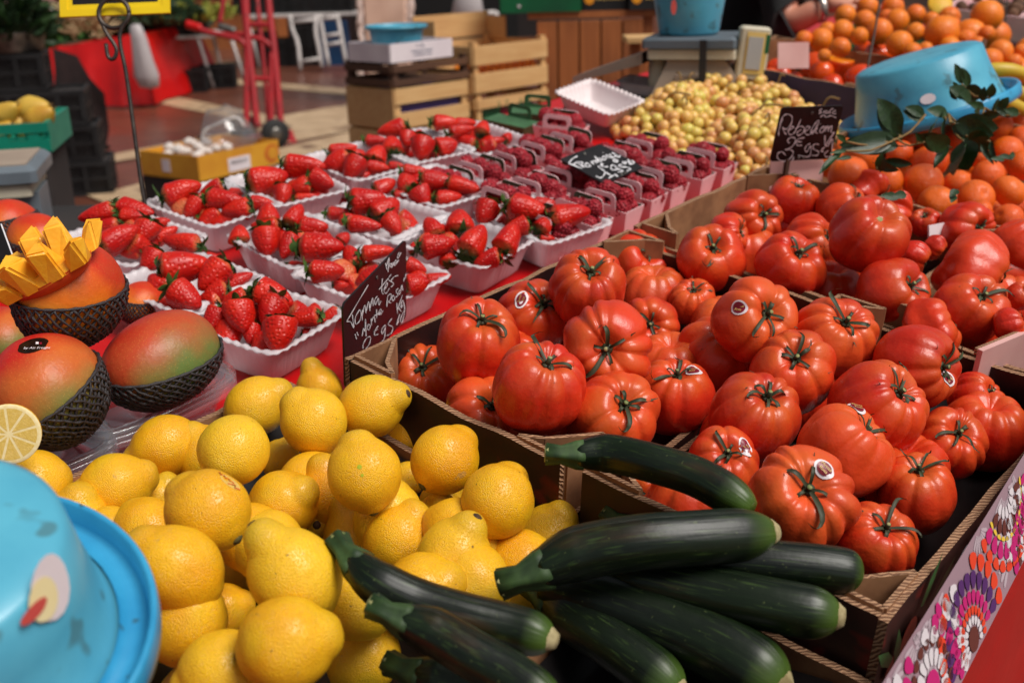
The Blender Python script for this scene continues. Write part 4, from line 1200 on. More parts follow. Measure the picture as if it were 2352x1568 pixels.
def mango(name, p, s, ax, spin, cols, label, top, seed, el=(1.0, .86, .78), sticker=None, net=True):
    m = T(p) @ frame(ax) @ RZ(spin) @ SC(s)
    g = (m.to_3x3().inverted() @ (RS @ Vector(cols[3]))).normalized()
    mat = mango_mat('mango_skin', lin(*cols[0]), lin(*cols[1]), lin(*cols[2]), tuple(g), cols[4])
    me, fn = mango_mesh(seed, mat, el)
    o = link('mango', me, None, m, label, 'mango', 'big mangoes in black foam nets', stall=True)
    if net: link('foam_net', net_mesh(fn, top), o)
    if sticker:
        crop, sx, sy, wpx, rot = sticker
        V2, F2 = disc2(wpx, 20, 1, .42, rot)
        V2 = [(a * (1 + .05 * math.sin(i * 2)), c) for i, (a, c) in enumerate(V2)]
        st = on_skin(o, me, crop, sx, sy, V2, F2, pm('black_gold_label', lin(14, 12, 12), lin(30, 24, 14), 14, rough=.22), 'sticker', .006)
        if st:
            for k, (c, dx) in enumerate((('stickred', .28), ('stickwhite', .20), ('bluecloth', .12))):
                pass
            V3 = [(-.1 * wpx + a * .09 * wpx, -.12 * wpx + c * .07 * wpx) for a, c in ((-1, -1), (1, -1), (1, 1), (-1, 1))]
            on_skin(o, me, crop, sx + wpx * .38, sy, V3, [(0, 1, 2, 3)], M['stickwhite'], 'sticker_flag', .012)
            V3 = [(.12 * wpx + a * .07 * wpx, -.10 * wpx + c * .07 * wpx) for a, c in ((-1, -1), (1, -1), (1, 1), (-1, 1))]
            on_skin(o, me, crop, sx + wpx * .38, sy, V3, [(0, 1, 2, 3)], M['stickred'], 'sticker_flag', .012)
            tm = text_mesh('by Air Freight', .036, M['stickwhite'], 'lettering', .2, .0002)
            m_s = MS.inverted() @ o.matrix_basis
            from mathutils.bvhtree import BVHTree
            bv = BVHTree.FromPolygons([v.co for v in me.vertices], [f.vertices for f in me.polygons])
            li = m_s.inverted(); cam = li @ Vector((0, 0, HST))
            qx, qy = cd(crop, sx + wpx * .25, sy + wpx * .20)
            hh, n, _, _ = bv.ray_cast(cam, (li.to_3x3() @ (RS @ ray(qx, qy))).normalized())
            if hh is not None:
                xr = (li.to_3x3() @ (RS @ Vector((math.cos(-rot), math.sin(-rot), 0)))).normalized()
                link('lettering', tm, st, T(hh + n * .014) @ frame(n, 0, xr))
    return o, fn, m
CM1 = ((200, 52, 26), (226, 116, 30), (228, 160, 58), (.25, .95, .1), -.02); CM2 = ((196, 36, 28), (200, 100, 42), (126, 122, 60), (-.62, .75, .1), -.08); CM3 = ((186, 22, 26), (188, 72, 40), (104, 124, 64), (-.85, .45, -.1), -.05)
x, y = cd('A2', 465, 460); p1, s1 = at_size(x, y, 745 * KS, .108, .14, .20)
mango('m1', p1, s1, cam2stall((.12, .86, .5)), .4, CM1, 'cut orange-red mango in a black net, topped with its scored half', lambda f: 1.50 + .12 * math.sin(f + 1), 1, (1.0, .90, .98))
x, y = cd('A2', 330, 1110); p2, s2 = at_size(x, y, 790 * KS, .108, .06, .12)
mango('m2', p2, s2, cam2stall((-.35, .8, .48)), .9, CM2, 'red and olive mango in a black net at the lower left, black label on top', lambda f: 1.62 + .10 * math.sin(f), 2, (1.0, .92, .98), ('A2', 222, 812, 105, -.28))
x, y = cd('A2', 1085, 900); p3, s3 = at_size(x, y, 780 * KS, .112, .05, .10)
mango('m3', p3, s3, cam2stall((-.12, .88, .46)), .2, CM3, 'red mango with a green side in a black net, beside the front punnet', lambda f: 1.58 + .12 * math.sin(f + 2), 3, (1.06, .86, .78), ('A2', 985, 668, 100, .02))
x, y = cd('A2', 950, 520); p4, s4 = at_size(x, y, 340 * KS, .075, .04, .05)
mango('m4', p4, s4, cam2stall((.2, .7, .6)), .2, CM1, 'netted mango half hidden behind the cut mango, right side', lambda f: 1.15 + .25 * math.sin(f + 1), 4, (1.0, .86, .8))
x, y = cd('A2', 20, 760); p5, s5 = at_size(x, y, 480 * KS, .10, .06, .08)
mango('m5', p5, s5, cam2stall((.2, .7, .6)), 1.2, CM2, 'dull orange mango at the left edge below the cut one', lambda f: 2.0, 5, (1.0, .86, .8), net=False)
x, y = cd('A1', 60, 1530); p6, s6 = at_size(x, y, 420 * KS, .10, .06, .09)
mango('m6', p6, s6, cam2stall((-.3, .85, .4)), .5, CM1, 'orange netted mango at the left edge behind the cut one', lambda f: 1.25 + .2 * math.sin(f + 2), 6, (1.0, .9, .9))
x, y = cd('A1', 250, 1620); p7, s7 = at_size(x, y, 420 * KS, .10, .06, .16)
mango('m7', p7, s7, cam2stall((.1, .85, .5)), 1.5, CM1, 'reddish netted mango peeping just above the scored flesh', lambda f: 1.15 + .2 * math.sin(f), 7, (1.0, .9, .9), ('A2', 60, 85, 90, -.3))

# scored mango half: skin bowl + cubes of flesh fanning out
hx, hy = cd('A2', 290, 250)
hd = depth(p1) - .045
hc = SD(hx, hy, hd)
xr = cam2stall((math.cos(math.radians(27)), math.sin(math.radians(27)), .10))
zn = cam2stall((-.36, .80, .48)); zn = (zn - zn.dot(xr) * xr).normalized(); yr = zn.cross(xr)
HM = frame3(xr, yr, zn)
LX, LY = 610 * KS * hd / FPX / 2, .030
ch = thing('scored_mango_half', 'scored mango half turned out like a hedgehog on the cut mango', 'mango', T(hc - zn * .012) @ HM, stall=True)
b = MB()
nu = 40
rows = []
for j in range(8):
    t = j / 7
    r = math.cos(t * PI / 2) ** .8 if t < 1 else 0
    rows.append([(LX * max(r, .001) * math.cos(2 * PI * i / nu), LY * max(r, .001) * math.sin(2 * PI * i / nu), -.016 * math.sin(t * PI / 2) - .012 * (1 - (math.cos(2 * PI * i / nu)) ** 2) * 0) for i in range(nu)])
V = [q for r_ in rows for q in r_]
F = [(j * nu + i, j * nu + (i + 1) % nu, (j + 1) * nu + (i + 1) % nu, (j + 1) * nu + i) for j in range(7) for i in range(nu)]
b.add(V, F, 0, True); b.obj('skin', mango_mat('mango_half_skin', lin(206, 64, 30), lin(206, 64, 30), lin(228, 122, 34)), ch)
b = MB()
for zz_, kk in ((-.002, .99), (.009, .97)): b.add([(LX * kk * math.cos(2 * PI * i / nu), LY * kk * math.sin(2 * PI * i / nu), zz_) for i in range(nu)], [], 0)
b.add([], [], 0); b.f += [tuple(range(nu, 2 * nu))] + [(i, (i + 1) % nu, nu + (i + 1) % nu, nu + i) for i in range(nu)]; b.m += [0] * (nu + 1); b.s += [False] * (nu + 1)
b.obj('flesh_base', M['mangoflesh'], ch)
rc = random.Random(3)
nx, ny = 4, 2
for i in range(nx):
    for j in range(ny):
        cx = LX * (-.80 + 1.60 * i / (nx - 1) + .10 * j); cy = LY * (-.48 + .96 * j / (ny - 1))
        sx, sy = LX / nx * .98, LY / ny * (.98 if 0 < i < 3 else .7)
        H0 = (.031 + .008 * rc.random()) * (1 - .5 * (cx / LX) ** 2)
        fan = Vector((cx * .22 + rc.uniform(-.003, .003), cy * .75 + rc.uniform(-.003, .003), 0))
        tw = rc.choice((-1, 1)) * rc.uniform(.2, .5)
        bot = [Vector((cx + a * sx, cy + c * sy, -.002)) for a, c in ((-1, -1), (1, -1), (1, 1), (-1, 1))]
        top = []
        for a, c in ((-1, -1), (1, -1), (1, 1), (-1, 1)):
            d = Vector((a * sx * .90, c * sy * .90, 0)); d.rotate(Matrix.Rotation(tw, 3, 'Z'))
            top.append(Vector((cx, cy, H0 + .0035 * a * c * (1 if tw > 0 else -1) + rc.uniform(-.003, .003))) + fan + d)
        b = MB(); b.add(bot + top, [(4, 5, 6, 7), (0, 1, 5, 4), (1, 2, 6, 5), (2, 3, 7, 6), (3, 0, 4, 7)], 0)
        cm = b.me('flesh_cube', M['mangoflesh'])
        bm = bmesh.new(); bm.from_mesh(cm)
        bmesh.ops.bevel(bm, geom=list(bm.edges), offset=.0026, segments=3, affect='EDGES'); bm.to_mesh(cm); bm.free()
        link('flesh_cube', cm, ch)

# clear plastic trays under the mangoes
def clear_tray(c, ang, a, bb, h, label, n_stack):
    t = thing('clear_tray', label, 'tray', T(c) @ RZ(ang), 'clear plastic trays holding the mangoes', stall=True)
    b = MB()
    n = 64
    def loop(x, y, z, r=.025):
        out = []
        for k in range(n):
            an = 2 * PI * k / n
            q = abs(math.cos(an)) ** 5 + abs(math.sin(an)) ** 5
            f = q ** (-1 / 5)
            out.append((x * f * math.cos(an), y * f * math.sin(an), z))
        return out
    for s in range(n_stack):
        o = .004 + s * .0065
        L = [loop(a - .018, bb - .018, .002 + o), loop(a - .006, bb - .006, h + o), loop(a + .004, bb + .004, h + .001 + o), loop(a + .0045, bb + .0045, h - .004 + o)]
        V = [p_ for l in L for p_ in l]
        F = [(j * n + k, j * n + (k + 1) % n, (j + 1) * n + (k + 1) % n, (j + 1) * n + k) for j in range(3) for k in range(n)]
        if s == 0: F.append(tuple(range(n)))
        b.add(V, F, 0, True)
    b.obj('shell', M['clear'], t)
clear_tray(Vector((.50, .955, .003)), .05, .088, .068, .036, 'stack of clear plastic trays under the red and green mango', 3)
clear_tray(Vector((.365, .95, .003)), -.06, .075, .07, .03, 'stack of clear plastic trays under the lower left mango', 3)

# small slate at the left edge
q0, q1, q2 = SD(-60, 520, 1.10), SD(2, 515, 1.10), SD(48, 640, 1.08)
b = MB()
c_ = SD(-70, 660, 1.10)
nrm = (q1 - q0).cross(c_ - q0).normalized()
th_ = nrm * .002
V = [q0, q1, q2, c_]
b.add([v + th_ for v in V] + [v - th_ for v in V], [(0, 1, 2, 3), (7, 6, 5, 4), (0, 4, 5, 1), (1, 5, 6, 2), (2, 6, 7, 3), (3, 7, 4, 0)], 0)
so = b.obj('price_slate', [M['slate']], label='small dark price slate leaning at the left edge behind the mangoes', cat='price sign', stall=True)
MB().tube([q1 + (q2 - q1) * 0, q2], .0011, 4).obj('edge_strip', M['chalk'], so)
# ------------------------------------------------------------------ strawberry punnets
def punnet_mesh(a, bb, h, mat, wav=.0010):
    """a, bb half sizes at the rim; flared, fluted, scalloped rim"""
    b = MB(); n = 400
    def loop(x, y, z, flute=0.0, scal=0.0):
        out = []
        for k in range(n):
            an = 2 * PI * k / n
            q = abs(math.cos(an)) ** 9 + abs(math.sin(an)) ** 9
            f = q ** (-1 / 9)
            px, py = x * f * math.cos(an), y * f * math.sin(an)
            # fluting counted along the side
            if abs(px) / x > abs(py) / y: s = py; ph = math.sin(s * 2 * PI / .0105)
            else: s = px; ph = math.sin(s * 2 * PI / .0105)
            cs = math.sin(s * 2 * PI / .0145)
            m = 1 + flute * (1 if ph > .2 else 0) / max(abs(px), abs(py), .01)
            out.append((px * m, py * m, z + scal * cs))
        return out
    k_ = .80
    L = [loop(a * k_ - .002, bb * k_ - .002, .001), loop(a * k_, bb * k_, .004, .0008), loop(a * .93, bb * .93, h * .72, .0009), loop(a * .955, bb * .955, h * .84),
         loop(a * .985, bb * .985, h - .002, 0, wav), loop(a + .0055, bb + .0055, h - .001, 0, wav), loop(a + .0058, bb + .0058, h + .0004, 0, wav), loop(a * .975, bb * .975, h + .0006, 0, wav), loop(a * .94, bb * .94, h * .8), loop(a * k_ - .003, bb * k_ - .003, .003)]
    V = [p_ for l in L for p_ in l]
    F = [(j * n + k, j * n + (k + 1) % n, (j + 1) * n + (k + 1) % n, (j + 1) * n + k) for j in range(len(L) - 1) for k in range(n)]
    F.append(tuple(range(n - 1, -1, -1))); F.append(tuple((len(L) - 1) * n + k for k in range(n)))
    b.add(V, F, 0, True)
    return b.me('punnet_shell', mat, True)
PUN = punnet_mesh(.0665, .0805, .050, M['punnet'])
RIM = .053
ordinal = ['first', 'second', 'third', 'fourth', 'fifth', 'sixth', 'seventh', 'eighth', 'ninth', 'tenth', 'eleventh', 'twelfth', 'thirteenth', 'fourteenth']
def punnet(near, L, R, where, berries):
    n = P(*near, RIM); l = P(*L, RIM); r = P(*R, RIM)
    a1 = math.atan2((r - n).y, (r - n).x); a2 = math.atan2((l - n).y, (l - n).x) - PI / 2
    ang = .5 * (a1 + a2)
    c = n + Vector((math.cos(ang), math.sin(ang), 0)) * .0665 + Vector((-math.sin(ang), math.cos(ang), 0)) * .0805
    c.z = .003
    link('strawberry_punnet', PUN, None, T(c) @ RZ(ang), 'white scalloped plastic punnet of strawberries, ' + where, 'punnet', 'white punnets of strawberries', stall=True)
    todo = []
    for e in berries:
        crop, cx, cy, ln, wd, an = e[:6]
        w = e[6] if len(e) > 6 else .068
        x, y = cd(crop, cx, cy)
        todo.append((x, y, ln * KS, wd * KS, an, w))
    todo.sort()
    for i, (x, y, ln, wd, an, w) in enumerate(todo):
        p = P(x, y, w - .012)
        k = depth(p) / FPX
        a = math.radians(an)
        upm = (Vector((0, .62, .78)).normalized())
        ax = cam2stall(Vector((math.cos(a), math.sin(a) * .80, math.sin(a) * -.42)))
        mi = (i * 3 + int(x)) % 8
        s = wd * k * 1.14
        lz = max(ln * k * 1.0, s * 1.04)
        lb = '%s strawberry, %s from the left in the punnet %s' % ('large' if ln * wd * k * k > .0011 else 'small', ordinal[min(i, 13)], where)
        o = link('strawberry', STR[mi], None, T(p) @ frame(-ax, x) @ SC(s, s, lz * .98), lb, 'strawberry', 'ripe strawberries in the white punnets', stall=True)
        link('calyx', STC[(i + mi) % 5], o)
    rd = random.Random(int(near[0]))
    for i in range(6):
        q = c + RZ(ang).to_3x3() @ Vector((rd.uniform(-.044, .044), rd.uniform(-.056, .056), 0)); q.z = .040 + rd.uniform(-.006, .008)
        s = rd.uniform(.030, .036)
        link('strawberry', STR[rd.randrange(8)], None, T(q) @ frame((rd.uniform(-1, 1), rd.uniform(-1, 1), .3), rd.random() * 6) @ SC(s, s, s * 1.2), 'strawberry of the lower layer, showing between those on top', 'strawberry', 'lower layer of the strawberries', stall=True)

D = lambda c, x, y: cd(c, x, y)
punnet(D('A2', 1830, 870), D('A2', 1265, 660), D('A2', 2300, 575), 'nearest the lemons', [
    ('A2', 1840, 480, 290, 190, -20, .085), ('A2', 1580, 510, 190, 140, 200), ('A2', 1440, 630, 190, 135, 250), ('A2', 1615, 615, 235, 195, -75, .075), ('A2', 1820, 585, 190, 185, 255, .075), ('A2', 1878, 740, 190, 215, -85, .075), ('A2', 1690, 730, 150, 130, -90, .055), ('A2', 2045, 622, 215, 135, 190), ('A2', 2112, 575, 120, 100, 90, .06), ('A2', 2212, 622, 180, 100, 215, .055), ('A2', 2070, 722, 80, 60, 0, .05), ('A2', 1512, 732, 100, 75, 0, .05), ('A2', 1735, 795, 100, 60, 0, .045)])
punnet(D('A2', 1270, 620), D('A2', 820, 310), D('A2', 1780, 330), 'right of the cut mango', [
    ('A2', 1222, 118, 270, 130, 170, .075), ('A2', 1240, 280, 330, 215, 20, .085), ('A2', 1015, 245, 190, 145, 250), ('A2', 1065, 395, 190, 160, 130), ('A2', 1250, 485, 260, 180, -38, .075), ('A2', 1430, 340, 270, 185, 235, .08), ('A2', 1450, 457, 175, 135, 200), ('A2', 1605, 370, 205, 110, 35), ('A2', 1430, 225, 110, 80, 0, .055)])
punnet(D('A2', 870, 280), D('A2', 500, 30), D('A2', 1290, 55), 'behind the cut mango', [
    ('A1', 655, 1440, 260, 120, 200, .075), ('A1', 905, 1400, 285, 120, -15, .08), ('A1', 895, 1448, 200, 100, 0, .075), ('A1', 700, 1530, 230, 110, 190, .065), ('A2', 800, 85, 285, 165, 40, .08), ('A2', 970, 50, 190, 150, 258, .075), ('A1', 1092, 1497, 110, 75, 20, .065), ('A2', 1110, 65, 190, 105, 40, .06), ('A2', 870, 175, 180, 100, 180, .055)])
punnet(D('A1', 1430, 1530), D('A1', 1000, 1360), D('A1', 1730, 1420), 'by the tall wire stand', [
    ('A1', 1222, 1292, 275, 165, 25, .08), ('A1', 1298, 1397, 160, 125, 240), ('A1', 1425, 1283, 180, 120, 200, .075), ('A1', 1515, 1343, 275, 130, -10, .08), ('A1', 1437, 1460, 195, 90, 0, .055), ('A1', 1593, 1410, 205, 135, 190, .07), ('A1', 1755, 1375, 170, 110, 0, .06), ('A1', 1605, 1292, 160, 60, 0, .06)])
punnet(D('A1', 1840, 1390), D('A1', 1510, 1200), D('A1', 2290, 1285), 'beside the yellow cardboard box', [
    ('A1', 1800, 1205, 280, 180, 20, .08), ('A1', 2040, 1120, 295, 145, -5, .085), ('A1', 2160, 1220, 190, 130, -28, .075), ('A1', 2010, 1255, 165, 110, 200), ('A1', 1895, 1312, 135, 125, -90, .07), ('A1', 2060, 1325, 170, 60, 10, .055), ('A1', 1870, 1190, 150, 100, 0, .07)])
punnet(D('B1', 220, 1215), D('A1', 2040, 1005), D('B1', 490, 1110), 'between yellow box and pale crate', [
    ('B1', 75, 1090, 200, 130, 200, .075), ('B1', 115, 1005, 205, 80, 20, .08), ('B1', 190, 1130, 170, 150, 250, .075), ('B1', 218, 1042, 110, 85, 20, .07), ('B1', 347, 1040, 155, 130, 80, .075), ('B1', 352, 1128, 165, 90, 0, .065), ('B1', 475, 1115, 110, 55, 0, .06), ('B1', 270, 1182, 90, 55, 40, .055)])
punnet(D('B1', 590, 1100), D('B1', 200, 930), D('B1', 900, 1035), 'in front of the pale wooden crate', [
    ('B1', 450, 870, 205, 110, 200, .085), ('B1', 340, 945, 155, 80, 0, .075), ('B1', 448, 980, 155, 135, 100, .075), ('B1', 553, 940, 130, 110, 270, .075), ('B1', 650, 998, 170, 145, 262, .08), ('B1', 815, 982, 155, 130, 30, .075), ('B1', 625, 908, 95, 75, 60, .07)])
punnet(D('B1', 1040, 1045), D('B1', 650, 855), D('B1', 1300, 960), 'farthest back', [
    ('B1', 808, 825, 185, 105, 0, .085), ('B1', 940, 830, 155, 80, 10, .08), ('B1', 912, 878, 185, 80, 20, .085), ('B1', 1060, 862, 130, 105, 80, .08), ('B1', 942, 955, 160, 100, 150, .065), ('B1', 1122, 960, 180, 80, 20, .06), ('B1', 1226, 925, 75, 70, 60, .06)])
punnet(D('B1', 770, 1395), D('B1', 400, 1220), D('B1', 1080, 1275), 'just left of the raspberries', [
    ('B1', 610, 1157, 195, 90, 0, .075), ('B1', 750, 1212, 225, 115, -10, .08), ('B1', 930, 1250, 235, 110, -15, .075), ('B1', 550, 1230, 160, 130, 110, .075), ('B1', 402, 1252, 165, 110, 30, .07), ('B1', 650, 1318, 155, 125, -60, .07), ('B1', 828, 1330, 185, 110, 10, .065), ('B1', 520, 1312, 135, 80, 0, .06), ('B1', 690, 1272, 110, 70, 0, .06)])
punnet(D('B2', 480, 120), D('B1', -80, 1420), D('B2', 690, 0), 'right behind the slanted sign\'s top', [
    ('B1', 285, 1348, 255, 175, 10, .085), ('B1', 408, 1412, 235, 170, 50, .075), ('B1', 265, 1510, 240, 110, -10, .075), ('B1', 110, 1432, 205, 85, 0, .065), ('B1', 455, 1510, 185, 120, 300, .075), ('B1', 538, 1495, 100, 65, 0, .06)])
punnet(D('A2', 1965, 295), D('A2', 1480, 60), D('A2', 2370, 170), 'left of the slanted sign', [
    ('A2', 1605, 65, 150, 120, 100), ('A2', 1792, 120, 190, 180, -80, .075), ('A1', 1785, 1520, 195, 110, 180, .07), ('A1', 1800, 1448, 195, 150, 100, .08), ('A2', 1935, 140, 210, 110, 260, .075), ('A1', 1985, 1455, 185, 130, 70, .08), ('A2', 2158, 152, 310, 190, 0, .085), ('A1', 2105, 1530, 205, 120, 0, .07), ('A2', 2000, 268, 135, 55, 0, .05), ('A2', 2310, 85, 90, 80, 60, .06)])
punnet(D('B2', 380, 560), D('A2', 1990, 390), D('B2', 870, 360), 'half hidden by the slanted sign', [
    ('A2', 2195, 310, 250, 150, 0, .08), ('B2', 180, 215, 190, 135, 110, .075), ('B2', 350, 182, 235, 105, 10, .085), ('B2', 300, 362, 205, 150, 200, .075), ('B2', 610, 285, 155, 105, -20, .07), ('B2', 618, 395, 155, 140, 20, .075), ('B2', 760, 362, 180, 85, 20, .06), ('B2', 105, 408, 110, 70, 0, .055)])
punnet(D('B2', 1060, 290), D('B2', 550, 190), D('B2', 1415, 150), 'right of the slanted sign', [
    ('B2', 755, 135, 250, 150, 15, .085), ('B2', 1005, 110, 260, 185, 65, .085), ('B2', 1235, 92, 255, 170, 70, .08), ('B2', 718, 18, 175, 130, 110, .075), ('B1', 907, 1492, 205, 175, 95, .08), ('B2', 825, 215, 125, 110, 100, .065), ('B2', 1088, 235, 185, 115, 200, .07), ('B2', 1145, 195, 120, 100, 90, .07), ('B2', 948, 245, 115, 70, 0, .055), ('B2', 600, 155, 95, 75, 100, .06), ('B2', 1230, 218, 90, 50, 0, .05)])
punnet(D('B2', 1500, 130), D('B1', 1130, 1400), D('B1', 1790, 1480), 'touching the nearest raspberry basket', [
    ('B1', 1355, 1402, 285, 170, -15, .09), ('B1', 1645, 1445, 290, 170, 15, .085), ('B1', 1478, 1370, 185, 85, 0, .075), ('B1', 1290, 1530, 185, 120, 200, .075), ('B1', 1078, 1432, 175, 155, 250, .075), ('B1', 1472, 1512, 135, 120, 60, .075), ('B2', 1490, 92, 110, 65, 0, .06)])
# small punnet showing only as an edge, and two empty ones
EMP = punnet_mesh(.062, .088, .045, M['cardpunnet'], .0024)
p = P(1374, 262, .03)
link('empty_punnet', EMP, None, T(p) @ RZ(-.10) @ Matrix.Rotation(.10, 4, 'X') @ Matrix.Rotation(-.10, 4, 'Y') @ SC(.84), 'empty white scalloped tray tilted on the raspberries', 'punnet', stall=True)
p = P(1482, 216, .01)
link('empty_punnet', EMP, None, T(p) @ RZ(.2) @ SC(.62), 'empty white tray half hidden behind the grapes', 'punnet', stall=True)

# ------------------------------------------------------------------ raspberry baskets
BU, BV, BH = .026, .048, .046
def basket_meshes():
    b = MB(); k = .72; e = .0014
    c0 = [(-BU * k, -BV * .86), (BU * k, -BV * .86), (BU * k, BV * .86), (-BU * k, BV * .86)]
    c1 = [(-BU, -BV), (BU, -BV), (BU, BV), (-BU, BV)]
    ins = lambda c: [(x - math.copysign(e, x), y - math.copysign(e, y)) for x, y in c]
    V = [(x, y, .001) for x, y in c0] + [(x, y, BH) for x, y in c1] + [(x, y, .003) for x, y in ins(c0)] + [(x, y, BH) for x, y in ins(c1)]
    for i in range(4):
        j = (i + 1) % 4
        b.add(V, [(i, j, 4 + j, 4 + i)], 0); b.add(V, [(8 + j, 8 + i, 12 + i, 12 + j)], 1); b.add(V, [(4 + i, 4 + j, 12 + j, 12 + i)], 0)
    b.add(V, [(3, 2, 1, 0)], 0); b.add(V, [(8, 9, 10, 11)], 1)
    body = b.me('basket_body', [M['pink'], M['green_in']])
    # handle: rounded arch with a slot; stands in the y-z plane, pink on -x, green on +x
    def rrect(w, z0, z1, r, n=6):
        pts = [(-w, z0)]
        pts += [(-w + r - r * math.cos(a), z1 - r + r * math.sin(a)) for a in [PI / 2 * i / n for i in range(n + 1)]]
        pts += [(w - r + r * math.sin(a), z1 - r + r * math.cos(a)) for a in [PI / 2 * i / n for i in range(n + 1)]]
        pts += [(w, z0)]
        return pts
    out = rrect(.028, 0, .027, .009); inn = rrect(.020, .007, .0195, .006)
    def arch(name):
        b = MB(); n = len(out)
        for x, mi, fl in ((-.0007, 0, 1), (.0007, 1, 0)):
            V = [(x, y, z) for y, z in out] + [(x, y, z) for y, z in inn]
            F = [((i, i + 1, n + i + 1, n + i) if fl == 0 else (n + i, n + i + 1, i + 1, i)) for i in range(n - 1)] + [((n - 1, 0, n, 2 * n - 1) if fl == 0 else (2 * n - 1, n, 0, n - 1))]
            b.add(V, F, mi)
        V = [(-.0007, y, z) for y, z in out] + [(.0007, y, z) for y, z in out]
        b.add(V, [(i, i + 1, n + i + 1, n + i) for i in range(n - 1)], 0)
        V = [(-.0007, y, z) for y, z in inn] + [(.0007, y, z) for y, z in inn]
        b.add(V, [(i, (i + 1) % n, n + (i + 1) % n, n + i) for i in range(n)], 0)
        return b.me(name, [M['pink'], M['green_in']])
    return body, arch('basket_handle')
BB, BHD = basket_meshes()
rows_ = {'front row': [(1.140, .893), (1.214, .892), (1.290, .890), (1.360, .893), (1.428, .896), (1.500, .890), (1.573, .892)],
         'second row': [(1.178, 1.008), (1.250, 1.004), (1.325, 1.002), (1.400, 1.006), (1.472, 1.004), (1.545, .998)],
         'third row': [(1.170, 1.118), (1.245, 1.120), (1.322, 1.114), (1.398, 1.118), (1.474, 1.116)],
         'back row': [(1.56, 1.205)]}
rr = random.Random(12)
nras = 0
for rn, lst in rows_.items():
    for i, (u, v) in enumerate(lst):
        ang = rr.uniform(-.09, .09) if rn != 'back row' else .32
        m = T(u + BU, v + BV, .003) @ RZ(ang)
        where = ('the lone back basket of raspberries' if rn == 'back row' else '%s raspberry basket from the left in the %s' % (ordinal[i], rn))
        t = thing('raspberry_basket', 'pink card basket with two handles, ' + (where if rn == 'back row' else where), 'basket', m, 'pink card baskets of raspberries', stall=True)
        link('basket_body', BB, t)
        link('handle', BHD, t, T(-BU, 0, BH - .001) @ Matrix.Rotation(rr.uniform(-.1, .25), 4, 'Y'))
        link('handle', BHD, t, T(BU, 0, BH - .001) @ Matrix.Rotation(rr.uniform(-.3, .05), 4, 'Y') @ RZ(PI))
        spots = []
        for a in range(2):
            for c in range(4): spots.append((-.0115 + .023 * a, -.034 + .0225 * c, .042))
        for c in range(4): spots.append((rr.uniform(-.006, .006), -.03 + .02 * c, .060))
        pts = []
        for x, y, z in spots:
            q = m @ Vector((x + rr.uniform(-.003, .003), y + rr.uniform(-.003, .003), z + rr.uniform(-.004, .005)))
            pts.append(q)
        cam = [(RS.transposed() @ (q - Vector((0, 0, HST)))) for q in pts]
        order = sorted(range(len(pts)), key=lambda k: -cam[k].x / cam[k].z)
        for rank, k in enumerate(order):
            s = rr.uniform(.025, .030)
            bw = 'lone back basket' if rn == 'back row' else '%s basket of the %s' % (ordinal[i], rn)
            link('raspberry', RAS[rr.randrange(3)], None, T(pts[k]) @ frame((rr.uniform(-1, 1), rr.uniform(-1, 1), rr.uniform(-.3, 1)), rr.random() * 6) @ SC(s),
                 'raspberry %s from the left in the %s' % (ordinal[rank], bw), 'raspberry', 'raspberries in the pink baskets', stall=True)
            nras += 1
# flat dark green baskets not yet filled, behind
for (x, y, a, lb) in ((1175, 285, .1, 'folded dark green basket lying flat at the back edge, left of the other'), (1228, 262, .5, 'folded dark green basket with upright handle at the back edge')):
    p = P(x, y, .02)
    t = thing('folded_basket', lb, 'basket', T(p.x, p.y, .004) @ RZ(a), 'folded green baskets at the back', stall=True)
    MB().box((0, 0, .012), (.055, .10, .022), taper=.85).obj('basket_body', M['green_in'], t)
    link('handle', mesh('basket_handle', [v.co for v in BHD.vertices], [tuple(f.vertices) for f in BHD.polygons], M['green_in'], False), t, T(.0275, 0, .022))

# ------------------------------------------------------------------ grapes
def inpoly(p, poly):
    c = False
    for i in range(len(poly)):
        a, b2 = poly[i], poly[i - 1]
        if (a[1] > p[1]) != (b2[1] > p[1]) and p[0] < (b2[0] - a[0]) * (p[1] - a[1]) / (b2[1] - a[1]) + a[0]: c = not c
    return c
gp = [P(x, y, .03) for x, y in ((1412, 285), (1480, 228), (1560, 206), (1650, 192), (1760, 218), (1860, 252), (1965, 300), (1935, 345), (1800, 400), (1745, 405), (1690, 385), (1590, 335), (1500, 320))]
gpoly = [(p.x, p.y) for p in gp]
rg = random.Random(9)
gc0 = [P(x, y, .06) for x, y in ((1470, 260), (1530, 230), (1600, 215), (1560, 280), (1640, 300), (1700, 235), (1650, 200), (1720, 330), (1780, 270), (1860, 290), (1760, 380))]
xs = [p[0] for p in gpoly]; ys = [p[1] for p in gpoly]
pts = []
tries = 0
while tries < 26000 and len(pts) < 1150:
    tries += 1
    x, y = rg.uniform(min(xs), max(xs)), rg.uniform(min(ys), max(ys))
    if not inpoly((x, y), gpoly): continue
    # edge distance keeps the heap domed
    ed = min(abs((Vector((x, y)) - (Vector(a) + (Vector(c) - Vector(a)) * max(0, min(1, (Vector((x, y)) - Vector(a)).dot(Vector(c) - Vector(a)) / max(1e-9, (Vector(c) - Vector(a)).length_squared))))).length) for a, c in zip(gpoly, gpoly[1:] + gpoly[:1]))
    top = .016 + min(.062, ed * 1.0) * (.8 + .5 * noise.noise(Vector((x * 9, y * 9, 3))))
    dd = sorted((Vector((x, y)) - Vector((g.x, g.y))).length for g in gc0)
    top -= .020 * math.exp(-((dd[1] - dd[0]) / .016) ** 2)
    top = max(top, .012)
    z = top if rg.random() < .72 else top * rg.uniform(.45, .8)
    q = Vector((x, y, z))
    if any((q - o_).length_squared < .0168 ** 2 for o_ in pts): continue
    pts.append(q)
